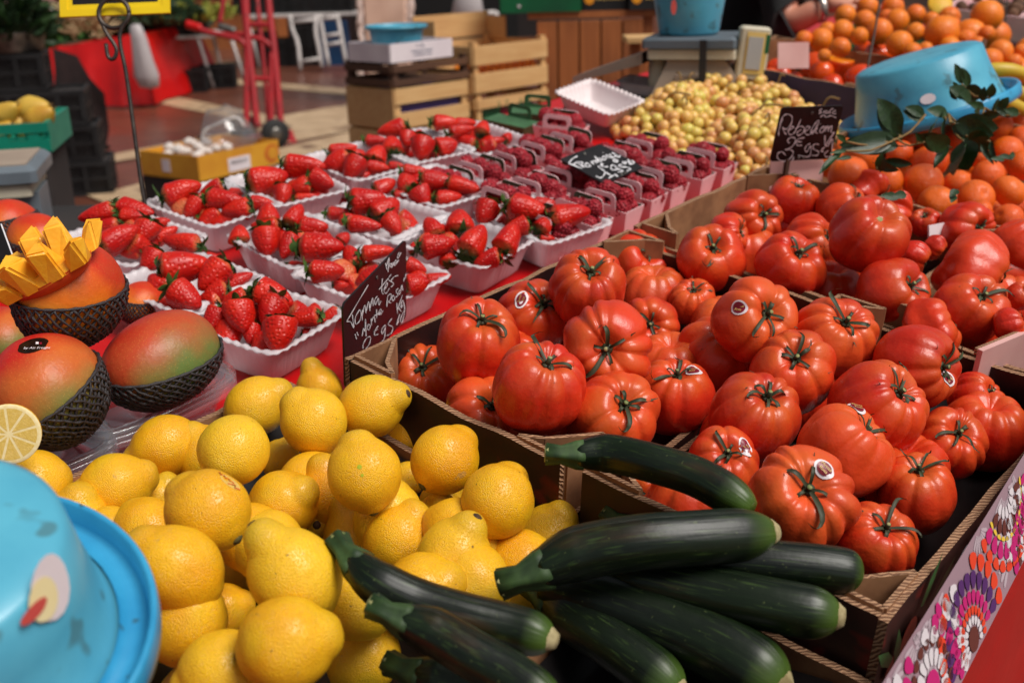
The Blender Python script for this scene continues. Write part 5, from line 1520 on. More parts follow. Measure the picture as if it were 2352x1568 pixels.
gc = [P(x, y, .06) for x, y in ((1470, 260), (1530, 230), (1600, 215), (1560, 280), (1640, 300), (1700, 235), (1650, 200), (1720, 330), (1780, 270), (1860, 290), (1760, 380))]
gl = ['nearest the tilted empty tray', 'beside the half hidden white tray', 'left of the navy crate', 'in the left middle of the heap', 'in the centre of the heap', 'against the navy crate corner', 'at the top of the heap under the persimmons', 'just left of the upright price sign', 'behind the upright price sign top', 'between the price sign and the blue basin', 'lowest, at the foot of the price sign']
gb = {}
for q in pts:
    k = min(range(len(gc)), key=lambda i: (gc[i] - q).length_squared)
    gb.setdefault(k, []).append(q)
for k, qs in gb.items():
    qs = qs[:95]
    c = sum(qs, Vector()) / len(qs)
    t = thing('grape_bunch', 'bunch of golden muscat grapes ' + gl[k], 'grapes', T(c), 'bunches of golden grapes', stall=True)
    for q in qs:
        s = rg.uniform(.0210, .0255)
        link('grape', GRA[rg.randrange(3)], t, T(q - c) @ frame((rg.uniform(-1, 1), rg.uniform(-1, 1), rg.uniform(-1, 1)), 0) @ SC(s))
    b = MB()
    hi = max(qs, key=lambda q: q.z) - c
    b.tube([Vector((0, 0, -.02)), hi], .0016, 6)
    st = Vector((rg.uniform(-.03, .03), rg.uniform(-.03, .03), 0))
    b.tube(smooth_path([hi + Vector((0, 0, -.01)), hi + Vector((0, 0, .012)) + st * .4, hi + Vector((0, 0, .028)) + st, hi + Vector((0, 0, .024)) + st * 2.2], 8), .0018, 6)
    for q in qs[:9]:
        b.tube([Vector((0, 0, -.01)), (q - c) * .9], .0011, 5)
    b.obj('stalk', M['twig'], t)
# ------------------------------------------------------------------ clementines, leaves
CP = [(1170, 1175, 270, 'left of the white glued label, front left'), (1440, 1215, 200, 'small, right of the big front left one'), (1515, 1035, 190, 'left of centre with a leaf across its lower edge'), (1675, 1230, 265, 'large, in the centre of the front row'), (1900, 1225, 180, 'small, right of the large central one'), (1765, 1365, 250, 'lower one directly above the white paper'), (2030, 1330, 250, 'tall, above the right rear tomatoes'), (2110, 1180, 220, 'behind the tall one'), (2250, 1290, 230, 'broad, at the right edge of the front row'), (2240, 1025, 225, 'yellowish, right of the dark leaf'), (1720, 1085, 250, 'behind the large central one'), (1680, 895, 220, 'beneath the blue basin rim between leaves'), (1955, 745, 215, 'topmost, under the leaf sprig'), (2180, 855, 190, 'upper right, beside a notched leaf'), (2335, 815, 180, 'at the right edge, upper row'), (2045, 1045, 150, 'peeping from behind the dark leaf'), (1265, 1060, 260, 'pear shaped neck, beneath the broad pale leaf'), (1055, 1100, 200, 'tucked right behind the upright price sign'), (2240, 1475, 215, 'lowest right, above the edge tomato'), (2340, 940, 190, 'at the right edge, middle row'), (2345, 1115, 220, 'at the right edge beneath the twig'), (1150, 1010, 170, 'behind the tip of the broad pale leaf'), (1560, 940, 150, 'small and shaded between two leaves'), (1900, 940, 160, 'glimpsed beneath the leaves in the middle'), (1400, 880, 120, 'behind the leaf base at the basin rim'), (2060, 1420, 160, 'dark, below the tall one')]
for i, (x, y, w, ph) in enumerate(CP):
    X, Y_ = D('C1', x, y); p, s = at_size(X, Y_, w * KS, .060, .10, .155)
    link('clementine', CLE[(i * 3) % 4], None, T(p) @ frame(cam2stall((rr.uniform(-.8, .8), rr.uniform(0, .9), rr.uniform(-.2, .8))), i) @ SC(s), 'orange clementine, ' + ph, 'clementine', 'leafy clementines heaped in the brown crate', stall=True)
for i in range(30):
    link('clementine', CLE[i % 4], None, T(1.53 + .078 * (i % 6) + rr.uniform(-.01, .01), .27 + .095 * (i // 6) + rr.uniform(-.02, .02), .05) @ RZ(i) @ SC(.058), 'shaded clementine of the hidden lower layer', 'clementine', 'lower layer of the clementines', stall=True)
def leaf_mesh(n=12):
    b = MB(); V = []; F = []
    for i in range(n + 1):
        t = i / n
        w = .5 * math.sin(PI * t ** .85) ** .8 if 0 < t < 1 else 0.0
        droop = -.16 * (t - .4) ** 2
        for k in (-1, -.5, 0, .5, 1):
            V.append((w * k * .55, t, droop + .10 * abs(k) * w * 1.0 + .012 * math.sin(t * 22 + k * 3) * abs(k)))
    for i in range(n):
        for k in range(4):
            F.append((i * 5 + k, i * 5 + k + 1, i * 5 + k + 6, i * 5 + k + 5))
    b.add(V, F, 0, True)
    b.tube([(0, -.12, -.02), (0, 0, -.02), (0, .9, -.03)], [.018, .016, .005], 5)
    return b.me('leaf_blade', M['leaf'], True)
LEAF = leaf_mesh()
KZ = lambda x, y: (1883.4 + x * .1992, 229.7 + y * .1992)
twigs = {'leafy sprig with broad pale leaves at the basin\'s left': [((880, 450), (250, 555), 250, .2), ((935, 370), (670, -20), 240, .25), ((1215, 170), (990, 80), 130, .4), ((1210, 480), (1100, 385), 80, 0), ((250, 600), (30, 790), 80, .5), ((300, 590), (120, 610), 55, .5), ((300, 480), (195, 400), 70, .3)],
         'leafy sprig with large dark leaf in mid heap': [((1480, 160), (1240, 110), 140, .4), ((1550, 270), (2070, 330), 270, .1), ((1500, 545), (1225, 440), 220, -.2), ((1650, 470), (1700, 810), 360, .6), ((1480, 520), (1320, 755), 110, .5), ((1440, 200), (1420, 490), 55, .8), ((1960, 480), (2030, 730), 70, .5), ((1700, 420), (1960, 460), 200, .5)],
         'leafy twig with a curled leaf at the right': [((1900, 90), (1720, 40), 100, .2), ((1860, 180), (2080, 170), 110, .3), ((2060, 100), (2180, -30), 110, .3), ((2300, 160), (2130, 110), 100, .3), ((2250, 620), (2190, 640), 60, 0), ((2200, 660), (2060, 650), 70, .6)],
         'small curled leaf sprig before the near clementines': [((740, 700), (1065, 745), 110, .3), ((650, 780), (720, 610), 90, .5), ((1590, 1030), (1500, 1110), 90, .4), ((1000, 1090), (850, 1100), 100, .3)],
         'dark leafy sprig standing on the basin\'s right end': [((1640, -180), (1560, -420), 110, .4), ((1700, -40), (1500, -150), 160, .5), ((1680, -150), (1890, -30), 160, .3), ((1600, -60), (1540, -210), 90, .6), ((1960, -20), (1990, -190), 110, .2)]}
for lb, ls_ in twigs.items():
    pts3 = []
    for (bx, by), (tx, ty), wd, roll in ls_:
        w0 = .185 if by > 300 else .20
        if by < 0: w0 = .215
        a = P(*KZ(bx, by), w0)
        dep = depth(a)
        c = SD(*KZ(tx, ty), dep - .012)
        pts3.append((a, c, wd * .1992 * dep / FPX, roll))
    o0 = pts3[0][0]
    t = thing('leafy_sprig', lb, 'leaves', T(o0), 'sprigs of citrus leaves on the clementines', stall=True)
    for a, c, wd, roll in pts3:
        y = (c - a); L = y.length; y.normalize()
        toc = (Vector((0, 0, HST)) - a).normalized()
        z = (toc - toc.dot(y) * y).normalized(); x = y.cross(z)
        for q in (0, 1): link('leaf', LEAF, t, T(a - o0 + Vector((rr.uniform(-.012, .012), rr.uniform(-.012, .012), -.006)) * q) @ RZ(rr.uniform(-.9, .9) * q) @ frame3(x, y, z) @ Matrix.Rotation(roll * .9, 4, 'Y') @ SC(wd * 1.9, L, L))
    b = MB()
    for i in range(1, len(pts3)):
        a, c = Vector((0, 0, 0)), pts3[i][0] - o0
        if (a - c).length > .11: continue
        b.tube(smooth_path([a, (a + c) / 2 + Vector((0, 0, -.008)), c], 5), .0016, 5)
    b.obj('twig', M['twig'], t)
# ------------------------------------------------------------------ oranges and persimmons
OP = [(985, 270, 160, 'second from the left in the lowest row'), (872, 268, 122, 'leftmost, on the green crate rim'), (1150, 105, 140, 'high on the left shoulder'), (1130, 210, 152, 'above the leftmost pair'), (1300, 50, 150, 'topmost, cut by the top edge beside the wire'), (1280, 140, 140, 'yellowish, under the topmost one'), (1380, 215, 178, 'reddish, right of the wire'), (1497, 145, 168, 'large, centre top'), (1470, 55, 150, 'behind the centre top one'), (1622, 100, 135, 'right of the centre top one'), (1620, 220, 132, 'bright, in the centre'), (1515, 298, 178, 'with a black stem mark facing up'), (1730, 135, 110, 'half hidden behind the big right one'), (1770, 238, 165, 'big, right of centre'), (1850, 118, 142, 'upper right'), (1862, 182, 130, 'under the upper right one'), (1118, 320, 140, 'above the cut persimmon'), (1962, 268, 132, 'right shoulder, behind the basin'), (1988, 195, 125, 'with a dark stem hole at right'), (2100, 228, 112, 'farthest right of the main heap'), (1245, 245, 120, 'shaded beneath the reddish one'), (1605, 350, 125, 'just over the basin edge'), (1690, 332, 100, 'small, over the basin edge'), (1850, 318, 140, 'peeping over the basin top'), (2120, 412, 172, 'large, right of the dark stake'), (2195, 350, 165, 'reddish, upper of the right group'), (2285, 420, 112, 'small, right group'), (2335, 345, 100, 'red, at the right edge'), (1030, 205, 110, 'half hidden behind the left shoulder'), (1430, 120, 110, 'hidden behind the centre'), (1010, 375, 90, 'small, left of the cut persimmon'), (2040, 300, 110, 'behind the dark stake'), (1920, 330, 100, 'low, behind the basin corner')]
for i, (x, y, w, ph) in enumerate(OP):
    X, Y_ = D('C1', x, y); p, s = at_size(X, Y_, w * KS, .066, .13, .26)
    link('orange', ORA[i % 3], None, T(p) @ frame(cam2stall((rr.uniform(-1, 1), rr.uniform(-1, 1), rr.uniform(-.5, .6))), i) @ SC(s), 'orange in the heap, ' + ph, 'orange', 'oranges heaped in the green crate', stall=True)
for i in range(10):
    link('orange', ORA[i % 3], None, T(2.46 + .09 * (i % 5), .72 + .17 * (i // 5), .09 + .03 * (i % 3)) @ RZ(i) @ SC(.075), 'shaded orange of the hidden lower layer', 'orange', 'lower layer of the oranges', stall=True)
KP = [(940, 440, 190, 'left of the cut one'), (990, 495, 165, 'below the cut one'), (1055, 585, 175, 'nearest the navy flap'), (1250, 540, 215, 'beside the blue basin, lower'), (1300, 350, 190, 'with a pale highlight behind the cut half'), (1390, 400, 190, 'under the wire'), (500, 480, 120, 'leftmost in the navy crate'), (560, 450, 110, 'back left in the navy crate'), (680, 450, 115, 'at the back below the white label'), (770, 430, 115, 'right below the white label'), (640, 512, 120, 'front left behind the grapes'), (730, 510, 120, 'front middle behind the grapes'), (815, 540, 120, 'front right behind the grapes'), (1180, 660, 100, 'lowest beside the navy flap')]
for i, (x, y, w, ph) in enumerate(KP):
    X, Y_ = D('C1', x, y); p, s = at_size(X, Y_, w * KS, .072, .055, .15)
    link('persimmon', KAK[i % 2], None, T(p) @ frame(cam2stall((rr.uniform(-.8, .8), rr.uniform(-.2, 1), .3)), i) @ SC(s), 'red-orange persimmon, ' + ph, 'persimmon', 'persimmons in the navy crate', stall=True)
def cut_fruit(x, y, w, ax, lb):
    X, Y_ = D('C1', x, y); p, s = at_size(X, Y_, w * KS, .075, .08, .16)
    t = thing('cut_persimmon', lb, 'persimmon', T(p) @ frame(ax) @ SC(s), stall=True)
    b = MB(); b.lathe([(.5 * math.cos(a) ** .7 if a < PI / 2 - .01 else .01, -.72 * math.sin(a)) for a in [i * PI / 2 / 12 for i in range(13)]], 28); b.obj('peel', M['kaki'], t, smooth=True)
    b = MB(); b.lathe([(.495, 0), (.47, .012), (.3, .016), (.001, .012)], 28); b.obj('cut_flesh', M['kakiflesh'], t, smooth=True)
cut_fruit(1120, 395, 190, cam2stall((.05, .85, .52)), 'halved persimmon standing with its flat cut face up')
cut_fruit(1390, 355, 200, cam2stall((.55, .8, .1)), 'persimmon half with a scooped cut, beside the wire')
# ------------------------------------------------------------------ blue basins
def basin_meshes(R, H, w=1.0):
    b = MB()
    prof = [(.001, H), (R * w * .50, H), (R * w * .61, H - .003), (R * w * .655, H * .93), (R * w * .70, H * .55), (R * w * .77, H * .12), (R * w * .80, 0.004), (R * .80 * w, 0)]
    b.lathe(prof[::-1], 64, 0, closed_ends=False)
    b.lathe([(R * w * .79, .001), (R * w * .76, H * .12), (R * w * .69, H * .55), (R * w * .64, H * .88), (.001, H - .006)], 64, 0, closed_ends=False)
    body = b.me('basin_body', M['blue'], True)
    b = MB()
    b.lathe([(R * .80 * w, .006), (R * .82 * w, .002), (R * .93, .001), (R * .945, .003), (R * .96, .015), (R * .985, .0165), (R * 1.0, .013), (R * 1.005, .004), (R * 1.0, -.004), (R * .985, -.005), (R * .96, -.003), (R * .80 * w, -.002)], 72, 0, closed_ends=False)
    return body, b.me('basin_rim', M['bluerim'], True)
def basin(m, R, H, lb, stall=True, sticker=None, w=1.0):
    t = thing('blue_basin', lb, 'basin', m, 'blue plastic basins', stall=stall)
    bo, ri = basin_meshes(R, H, w)
    link('body', bo, t); link('rim', ri, t)
    for a in ((.6, 2.5, 4.4)):
        pass
    if sticker:
        w0 = w
        for (tx, ty, w, h_, mt) in sticker:
            best = None
            for ia in range(120):
                for iz in range(4, 28):
                    a = ia * PI / 60; zf = iz / 30
                    r0 = w0 * R * (.80 - .15 * zf)
                    q = m @ Vector((r0 * math.cos(a), r0 * math.sin(a), H * zf))
                    nq = (m.to_3x3() @ Vector((math.cos(a), math.sin(a), .2))).normalized()
                    if nq.dot((Vector((0, 0, HST)) - q).normalized()) < .25: continue
                    k = RS.transposed() @ (q - Vector((0, 0, HST)))
                    e = (PCX - FPX * k.x / k.z - tx) ** 2 + (PCY + FPX * k.y / k.z - ty) ** 2
                    if best is None or e < best[0]: best = (e, a, zf)
            if best is None: continue
            _, a, zf = best
            n = 16; V = []
            for i in range(n):
                q = 2 * PI * i / n
                aa = a + w * math.cos(q) / (R * .7); z = H * zf + h_ * math.sin(q)
                rr_ = w0 * R * (.80 - .10 * min(1, z / (H * .55)) - .05 * max(0, (z - H * .55) / (H * .4))) + .0014 + {'stickwhite': 0, 'pith': .0006}.get(mt, .0012)
                V.append((rr_ * math.cos(aa), rr_ * math.sin(aa), z))
            link('sticker', mesh('sticker', V, [tuple(range(n))], M[mt]), t)
    return t
# nearest basin, upside down and tilted, lower left
dep = .58
ax = cam2stall((.08, .79, .60))
R0 = .107
cc = SD(-112, 1500, dep)
xa = cam2stall((1, .2, 0)); 
bm_ = T(cc) @ frame(ax, 0, xa)
basin(bm_, R0, .084, 'upturned blue basin in the lower left corner, worn stickers on it', sticker=[(44, 1296, .015, .018, 'stickwhite'), (24, 1318, .010, .012, 'pith'), (30, 1366, .009, .004, 'stickred2')], w=1.0)
# tilted basin on the clementines
cl = SD(1950, 328, 1.84); cr = SD(2304, 192, 1.94)
cc = (cl + cr) / 2; xr = (cr - cl).normalized()
ax = cam2stall((-.26, .93, .24)); ax = (ax - ax.dot(xr) * xr).normalized()
R1 = (cr - cl).length / 2 * .87
basin(T(cc + ax * .0) @ frame3(xr, ax.cross(xr), ax), R1, R1 * .66, 'tilted blue basin lying mouth down behind the leafy clementines', sticker=[(2135, 225, .011, .008, 'stickwhite')], w=1.06)
# ------------------------------------------------------------------ slate price signs with chalk writing
def stroke_strip(b, pts2, wid, to3, nrm, mi=0, lift=.0007):
    """flat ribbon with round ends along a smoothed handwriting stroke"""
    n = max(4, 6 * (len(pts2) - 1))
    sp = smooth_path([(x, y, 0) for x, y in pts2], n) if len(pts2) > 1 else [Vector((pts2[0][0], pts2[0][1], 0))] * 2
    V = []
    for i, q in enumerate(sp):
        t = sp[min(i + 1, n - 1)] - sp[max(i - 1, 0)]
        if t.length < 1e-6: t = Vector((1, 0, 0))
        t.normalize(); s = Vector((-t.y, t.x, 0)) * wid / 2 * (.8 + .3 * math.sin(i * .9))
        for k in (-1, 1):
            V.append(to3(q.x + k * s.x, q.y + k * s.y) + nrm * lift)
    b.add(V, [(2 * i, 2 * i + 1, 2 * i + 3, 2 * i + 2) for i in range(len(sp) - 1)], mi)

def slate(label, zoom, cBL, cBR, cTL, wb, strokes, wid, holes, rad=.08, cTR=None):
    x0, y0, k = zoom
    S2D = lambda x, y: ((x0 + x / k) * .57422, (y0 + y / k) * .57422)
    BL = P(*S2D(*cBL), wb[0]); BR = P(*S2D(*cBR), wb[1])
    e = (BR - BL)
    cam = Vector((0, 0, HST))
    d = RS @ ray(*S2D(*cTL))
    TL = cam + d * ((BL - cam).dot(e) / d.dot(e))
    ex = e.normalized(); nrm = e.cross(TL - BL).normalized()
    if nrm.dot(cam - BL) < 0: nrm = -nrm
    ey = nrm.cross(ex)
    if ey.dot(TL - BL) < 0: ey = -ey
    W, H = e.length, (TL - BL).length
    ez = ex.cross(ey)
    m = T(BL) @ frame3(ex, ey, ez)
    b = MB(); r = min(W, H) * rad
    out = []
    for cx, cy, a0 in ((r, r, PI), (W - r, r, 1.5 * PI), (W - r, H - r, 0), (r, H - r, .5 * PI)):
        out += [(cx + r * math.cos(a0 + PI / 2 * i / 5), cy + r * math.sin(a0 + PI / 2 * i / 5)) for i in range(6)]
    front = ez.dot(nrm) > 0
    b.prism(out, .0022, 0, T(0, 0, -.0022 if front else 0))
    o = b.obj('price_slate', M['slate'], m=m, label=label, cat='price sign', group='black slate price signs with white handwriting', stall=True)
    mi = m.inverted(); nl = Vector((0, 0, 1 if front else -1))
    def to3(x, y):
        d = RS @ ray(*S2D(x, y))
        return mi @ (cam + d * ((BL - cam).dot(nrm) / d.dot(nrm)))
    b = MB()
    for s in strokes: stroke_strip(b, s, wid, to3, nl)
    b.obj('handwriting', M['chalk'], o)
    for hx, hy in holes:
        c = to3(hx, hy); b = MB()
        b.lathe([(.0026, .0002), (.0024, .0009), (.0014, .0010), (.0013, .0003), (.0002, .0003)], 12, 0, T(c) @ (I4 if front else Matrix.Rotation(PI, 4, 'X')))
        b.obj('eyelet', M['metal'], o)
    return o, m, W, H
tom = [[(462, 262), (470, 300), (478, 330)], [(470, 300), (500, 205), (488, 355)], [(522, 262), (506, 280), (515, 300), (530, 262), (536, 290)], [(541, 252), (546, 282), (562, 240)], [(566, 232), (558, 256), (572, 262), (580, 238), (566, 232)], [(602, 150), (586, 190), (592, 212), (622, 152)], [(520, 312), (545, 276), (560, 286), (598, 230)],
       [(285, 485), (180, 660), (62, 862)], [(62, 862), (105, 868), (135, 930)], [(120, 790), (128, 850), (138, 922)], [(195, 738), (152, 820), (157, 888), (198, 850), (213, 780), (195, 738)],
       [(225, 740), (222, 850)], [(222, 805), (248, 692), (262, 775)], [(263, 760), (288, 655), (302, 752)], [(301, 730), (328, 618), (336, 702)],
       [(378, 600), (352, 640), (360, 690), (390, 622), (396, 692), (416, 650)], [(430, 420), (424, 500), (426, 562), (442, 580)], [(395, 535), (520, 382)], [(448, 535), (480, 492), (475, 462), (447, 540), (468, 572), (502, 520)], [(592, 388), (550, 402), (512, 450)], [(518, 378), (492, 430), (546, 470), (520, 508)],
       [(150, 990), (155, 1012), (166, 1042)], [(168, 970), (174, 990), (184, 1006)],
       [(222, 1010), (236, 930), (250, 962), (258, 836), (262, 1012)], [(285, 890), (275, 930), (294, 946), (306, 900), (285, 890)], [(315, 830), (318, 902)], [(318, 862), (344, 810), (356, 872)], [(370, 735), (373, 830)], [(345, 802), (412, 770)], [(396, 792), (420, 746), (405, 740), (390, 790), (416, 784), (436, 750)],
       [(475, 710), (486, 602), (522, 580), (514, 632), (490, 660)], [(490, 660), (522, 672)], [(540, 590), (528, 622), (541, 650), (556, 620), (540, 590)], [(592, 520), (570, 552), (592, 590), (566, 612)], [(612, 533), (598, 560), (611, 580), (632, 487), (640, 542)],
       [(656, 410), (648, 450)], [(672, 372), (665, 420)],
       [(230, 1140), (235, 1090), (270, 1030), (306, 1020), (300, 1082), (255, 1152)], [(255, 1152), (302, 1160), (292, 1240), (215, 1365), (182, 1330), (215, 1270), (276, 1240)], [(338, 1190), (330, 1260), (308, 1316)],
       [(388, 905), (355, 952), (350, 1002), (388, 990)], [(350, 956), (386, 940)], [(460, 895), (424, 940), (430, 990), (458, 930), (463, 900), (456, 1000), (440, 1052), (398, 1090)], [(528, 828), (490, 890), (537, 920), (520, 982), (475, 1006)],
       [(578, 670), (586, 782)], [(586, 742), (636, 590)], [(596, 720), (626, 762)], [(640, 690), (620, 722), (638, 640), (660, 742), (632, 870), (618, 832), (662, 735)], [(610, 785), (575, 896), (602, 850)]]
o_t, mt_, Wt, Ht = slate('slanted black slate price sign reading Tomates Monte Rosa between strawberries and tomatoes', (1360, 950, 2.57), (60, 1560), (682, 815), (30, 690), (.045, .05), tom, 8.5, [(380, 412), (441, 1105), (391, 1168)], .07)
reb = [[(535, 765), (545, 640), (600, 430), (690, 360), (785, 405), (775, 530), (680, 640), (600, 600)], [(612, 600), (640, 690), (682, 746)], [(545, 640), (575, 540), (612, 440)], [(722, 662), (800, 620), (818, 590), (762, 600), (715, 682), (750, 746), (822, 715), (880, 620), (955, 458)], [(848, 645), (930, 588), (1012, 612), (998, 702), (905, 762), (888, 700), (960, 650)], [(998, 702), (1100, 640), (1122, 592), (1062, 600), (1018, 692), (1080, 748), (1140, 720), (1230, 622), (1292, 500), (1268, 488), (1200, 570), (1140, 692), (1172, 722), (1262, 610), (1230, 690), (1272, 722)], [(1315, 540), (1322, 546)], [(1372, 590), (1310, 660), (1340, 712), (1392, 650), (1372, 590), (1420, 600)], [(1425, 585), (1410, 692)], [(1415, 642), (1470, 580), (1468, 690)], [(1474, 632), (1542, 578), (1520, 702), (1592, 700)],
       [(742, 905), (700, 862), (760, 800), (842, 812), (840, 900), (760, 992), (650, 1026)], [(650, 1026), (762, 1030), (812, 1090), (740, 1202), (620, 1242), (520, 1190), (520, 1100), (600, 1068), (664, 1132)], [(826, 1160), (790, 1246)], [(1022, 800), (900, 830), (868, 902), (900, 948), (972, 942)], [(890, 880), (974, 878)], [(1132, 914), (1060, 950), (1030, 1030), (1070, 1062), (1140, 960), (1112, 1150), (905, 1132)], [(1294, 932), (1230, 918), (1180, 962), (1200, 1020), (1282, 1062), (1260, 1132), (1158, 1132)],
       [(1408, 758), (1404, 942)], [(1592, 700), (1450, 880), (1412, 955)], [(1412, 955), (1480, 960)], [(1552, 820), (1480, 872), (1478, 940), (1550, 830), (1542, 1000), (1530, 1132), (1440, 1162), (1398, 1110), (1472, 1040)], [(1402, 978), (1328, 1052), (1384, 1062)],
       [(1352, 258), (1300, 292), (1340, 322), (1288, 352)], [(1392, 290), (1372, 352)], [(1442, 290), (1410, 322), (1442, 352)], [(1472, 300), (1460, 352)], [(1564, 248), (1502, 292), (1500, 352)], [(1612, 288), (1560, 312), (1560, 352), (1616, 346)], [(1320, 416), (1380, 372), (1430, 416), (1520, 388), (1612, 426)]]
o_r, mr_, Wr, Hr = slate('upright black slate price sign reading Rebelion above the scarlet tomatoes', (3000, 380, 4.704), (370, 1255), (1505, 1205), (592, 245), (.135, .135), reb, 21, [(1165, 345), (918, 1185), (1006, 1185)], .06)
fra = [[(505, 420), (390, 482), (280, 602)], [(280, 602), (622, 736)], [(390, 642), (512, 560)], [(682, 702), (530, 612), (560, 570), (642, 590), (600, 640)], [(600, 640), (692, 700)], [(742, 590), (690, 642), (760, 692), (842, 662), (722, 588)], [(840, 560), (932, 632)], [(860, 582), (930, 540), (1002, 602)], [(942, 552), (1010, 520), (1042, 582)], [(940, 430), (1090, 552), (1112, 520), (1050, 468)], [(1172, 420), (1130, 482), (1200, 522), (1232, 450), (1172, 420)], [(1232, 380), (1322, 472)], [(1155, 330), (1162, 337)], [(1340, 358), (1338, 440), (1432, 462)], [(1382, 335), (1470, 380), (1440, 450), (1360, 430)], [(1500, 392), (1520, 442), (1592, 430), (1580, 400)],
       [(1030, 668), (1100, 742), (1192, 800), (1180, 902), (1090, 972), (978, 930)], [(1130, 600), (1098, 642), (1170, 692), (1284, 688)], [(1100, 642), (1172, 620)], [(1512, 752), (1400, 772), (1350, 700), (1400, 650), (1482, 690), (1520, 742), (1662, 792), (1526, 832)], [(1642, 640), (1568, 642), (1580, 692), (1750, 702), (1852, 752), (1760, 802)], [(1300, 982), (1460, 890)], [(1220, 830), (1370, 920)], [(1462, 880), (1542, 952)], [(1418, 500), (1430, 562), (1542, 550), (1440, 490)], [(1640, 560), (1722, 622), (1742, 560), (1660, 600)], [(1780, 500), (1862, 602), (1780, 560)], [(1820, 632), (1952, 590), (1880, 530)]]
slate('black slate price sign reading Framboise lying flat on the raspberries', (2230, 560, 6.357), (1190, 1110), (2195, 690), (60, 480), (.078, .082), fra, 29, [(697, 358), (1630, 880), (1720, 843)], .05)
# clips carrying the two standing slates
b = MB(); c = mr_ @ Vector((Wr * .3, .004, -.003)); b.box((c.x, c.y, .115), (.010, .005, .045)); b.obj('sign_clip', M['wooddark'], label='small dark clip holding the upright price sign on the crate rim', cat='clip', stall=True)
b = MB(); p = P(1830, 420, .10); b.box((0, 0, 0), (.082, .004, .052), 0); b.obj('glued_label', M['cardpink'], m=T(P(1828, 408, .105)) @ RZ(-.75) @ Matrix.Rotation(-.25, 4, 'X'), label='pale pink glued card flap below the upright price sign', cat='card flap', stall=True)
b = MB(); b.box((0, 0, 0), (.07, .004, .055), 0); p = P(1822, 128, .11); b.obj('white_label', M['cardpink'], m=T(p) @ RZ(-.7) @ Matrix.Rotation(-.35, 4, 'X'), label='crumpled pale label on the back wall of the navy crate', cat='card flap', stall=True)
p = P(2295, 815, .11)
b = MB(); b.box((0, 0, 0), (.14, .006, .075), 0); b.box((0, .0045, .034), (.142, .003, .008), 1); b.obj('cardboard_flap', [M['cardpink'], M['cardedge']], m=T(p + Vector((.06, .0, -.035))) @ RZ(-.25), label='pale pink cardboard end flap at the right of the ribbed tomatoes', cat='card flap', stall=True)
p = P(2175, 505, .12)
b = MB(); b.box((0, 0, 0), (.055, .003, .03), 0); b.obj('paper_scrap', M['stickwhite'], m=T(p + Vector((0, 0, -.02))) @ RZ(-.4) @ Matrix.Rotation(-.3, 4, 'X'), label='white paper scrap between the scarlet tomatoes and clementines', cat='paper', stall=True)

# ------------------------------------------------------------------ wire stands
def wire(label, pts, r=.0022, sign=None, m=None):
    t = thing('sign_stand', label, 'sign stand', T(pts[-1]), stall=True)
    b = MB(); b.tube([q - pts[-1] for q in pts], r, 8); b.obj('wire_rod', M['wire'], t)
    return t
dw = 1.62
A1 = lambda x, y, d=dw: SD(x * KS, y * KS, d)
base = P(332, 466, .06)
rod = smooth_path([A1(872, 90), A1(850, 145), A1(812, 205), A1(808, 300), A1(845, 480), A1(880, 720), A1(912, 960), A1(950, 1240), A1(985, 1420, dw)], 40)
ring = [A1(765 + 102 * math.cos(a), 90 + 100 * math.sin(a)) for a in [2 * PI * i / 36 + .0 for i in range(30)]]
hook = smooth_path([A1(690, 170), A1(722, 235), A1(768, 300), A1(784, 345), A1(770, 390), A1(742, 398), A1(722, 370), A1(712, 295)], 24)
full = ring[::-1]
t = thing('sign_stand', 'dark steel wire stand with a ring and hook, holding the yellow framed board', 'sign stand', T(rod[-1]), stall=True)
b = MB(); b.tube([q - rod[-1] for q in rod], .0030, 8); b.obj('wire_rod', M['wire'], t)
b = MB(); b.tube([q - rod[-1] for q in [A1(765 + 102 * math.cos(a), 90 + 100 * math.sin(a)) for a in [2 * PI * i / 40 for i in range(41)]]], .0034, 8); b.obj('ring', M['wire'], t)
b = MB(); b.tube([q - rod[-1] for q in [A1(665, 110), A1(672, 140)] + hook], .0030, 8); b.obj('hook', M['wire'], t)
# the framed board itself
dy = dw + .012
q00, q10 = SD(139, 41, dy), SD(391, 31, dy)
ex = (q10 - q00).normalized(); W = (q10 - q00).length
up_ = cam2stall((0, 1, -.05)); ey = (up_ - up_.dot(ex) * ex).normalized(); ez = ex.cross(ey)
H_ = W * .72
t = thing('price_board', 'blank black price board in a yellow plastic frame, cut by the top edge', 'price sign', T(q00) @ frame3(ex, ey, ez), stall=True)
b = MB(); fw = .011
for x0_, y0_, x1_, y1_ in ((0, 0, W, fw), (0, H_ - fw, W, H_), (0, fw, fw, H_ - fw), (W - fw, fw, W, H_ - fw)):
    b.box(((x0_ + x1_) / 2, (y0_ + y1_) / 2, 0), (x1_ - x0_, y1_ - y0_, .005))
for x0_, y0_, x1_, y1_ in ((fw, fw, W - fw, fw + .007), (fw, fw + .007, fw + .007, H_ - fw), (W - fw - .007, fw + .007, W - fw, H_ - fw)):
    b.box(((x0_ + x1_) / 2, (y0_ + y1_) / 2, -.0006), (x1_ - x0_, y1_ - y0_, .003))
b.obj('frame', M['yellow'], t)
MB().box((W / 2, H_ / 2, -.001), (W - 2 * fw, H_ - 2 * fw, .0014)).obj('board', M['slate'], t)
wire('thin dark wire stand rising between the oranges, near the blue basin', [SD(2030, -60, 2.2), SD(2021, 5, 2.2), SD(2008, 80, 2.19), SD(1990, 170, 2.17), SD(1985, 240, 2.16)], .0022)
wire('thin dark wire stand at the far right among the nuts', [SD(2313, -40, 2.7), SD(2311, 20, 2.7), SD(2306, 80, 2.7), SD(2303, 110, 2.7)], .0026)
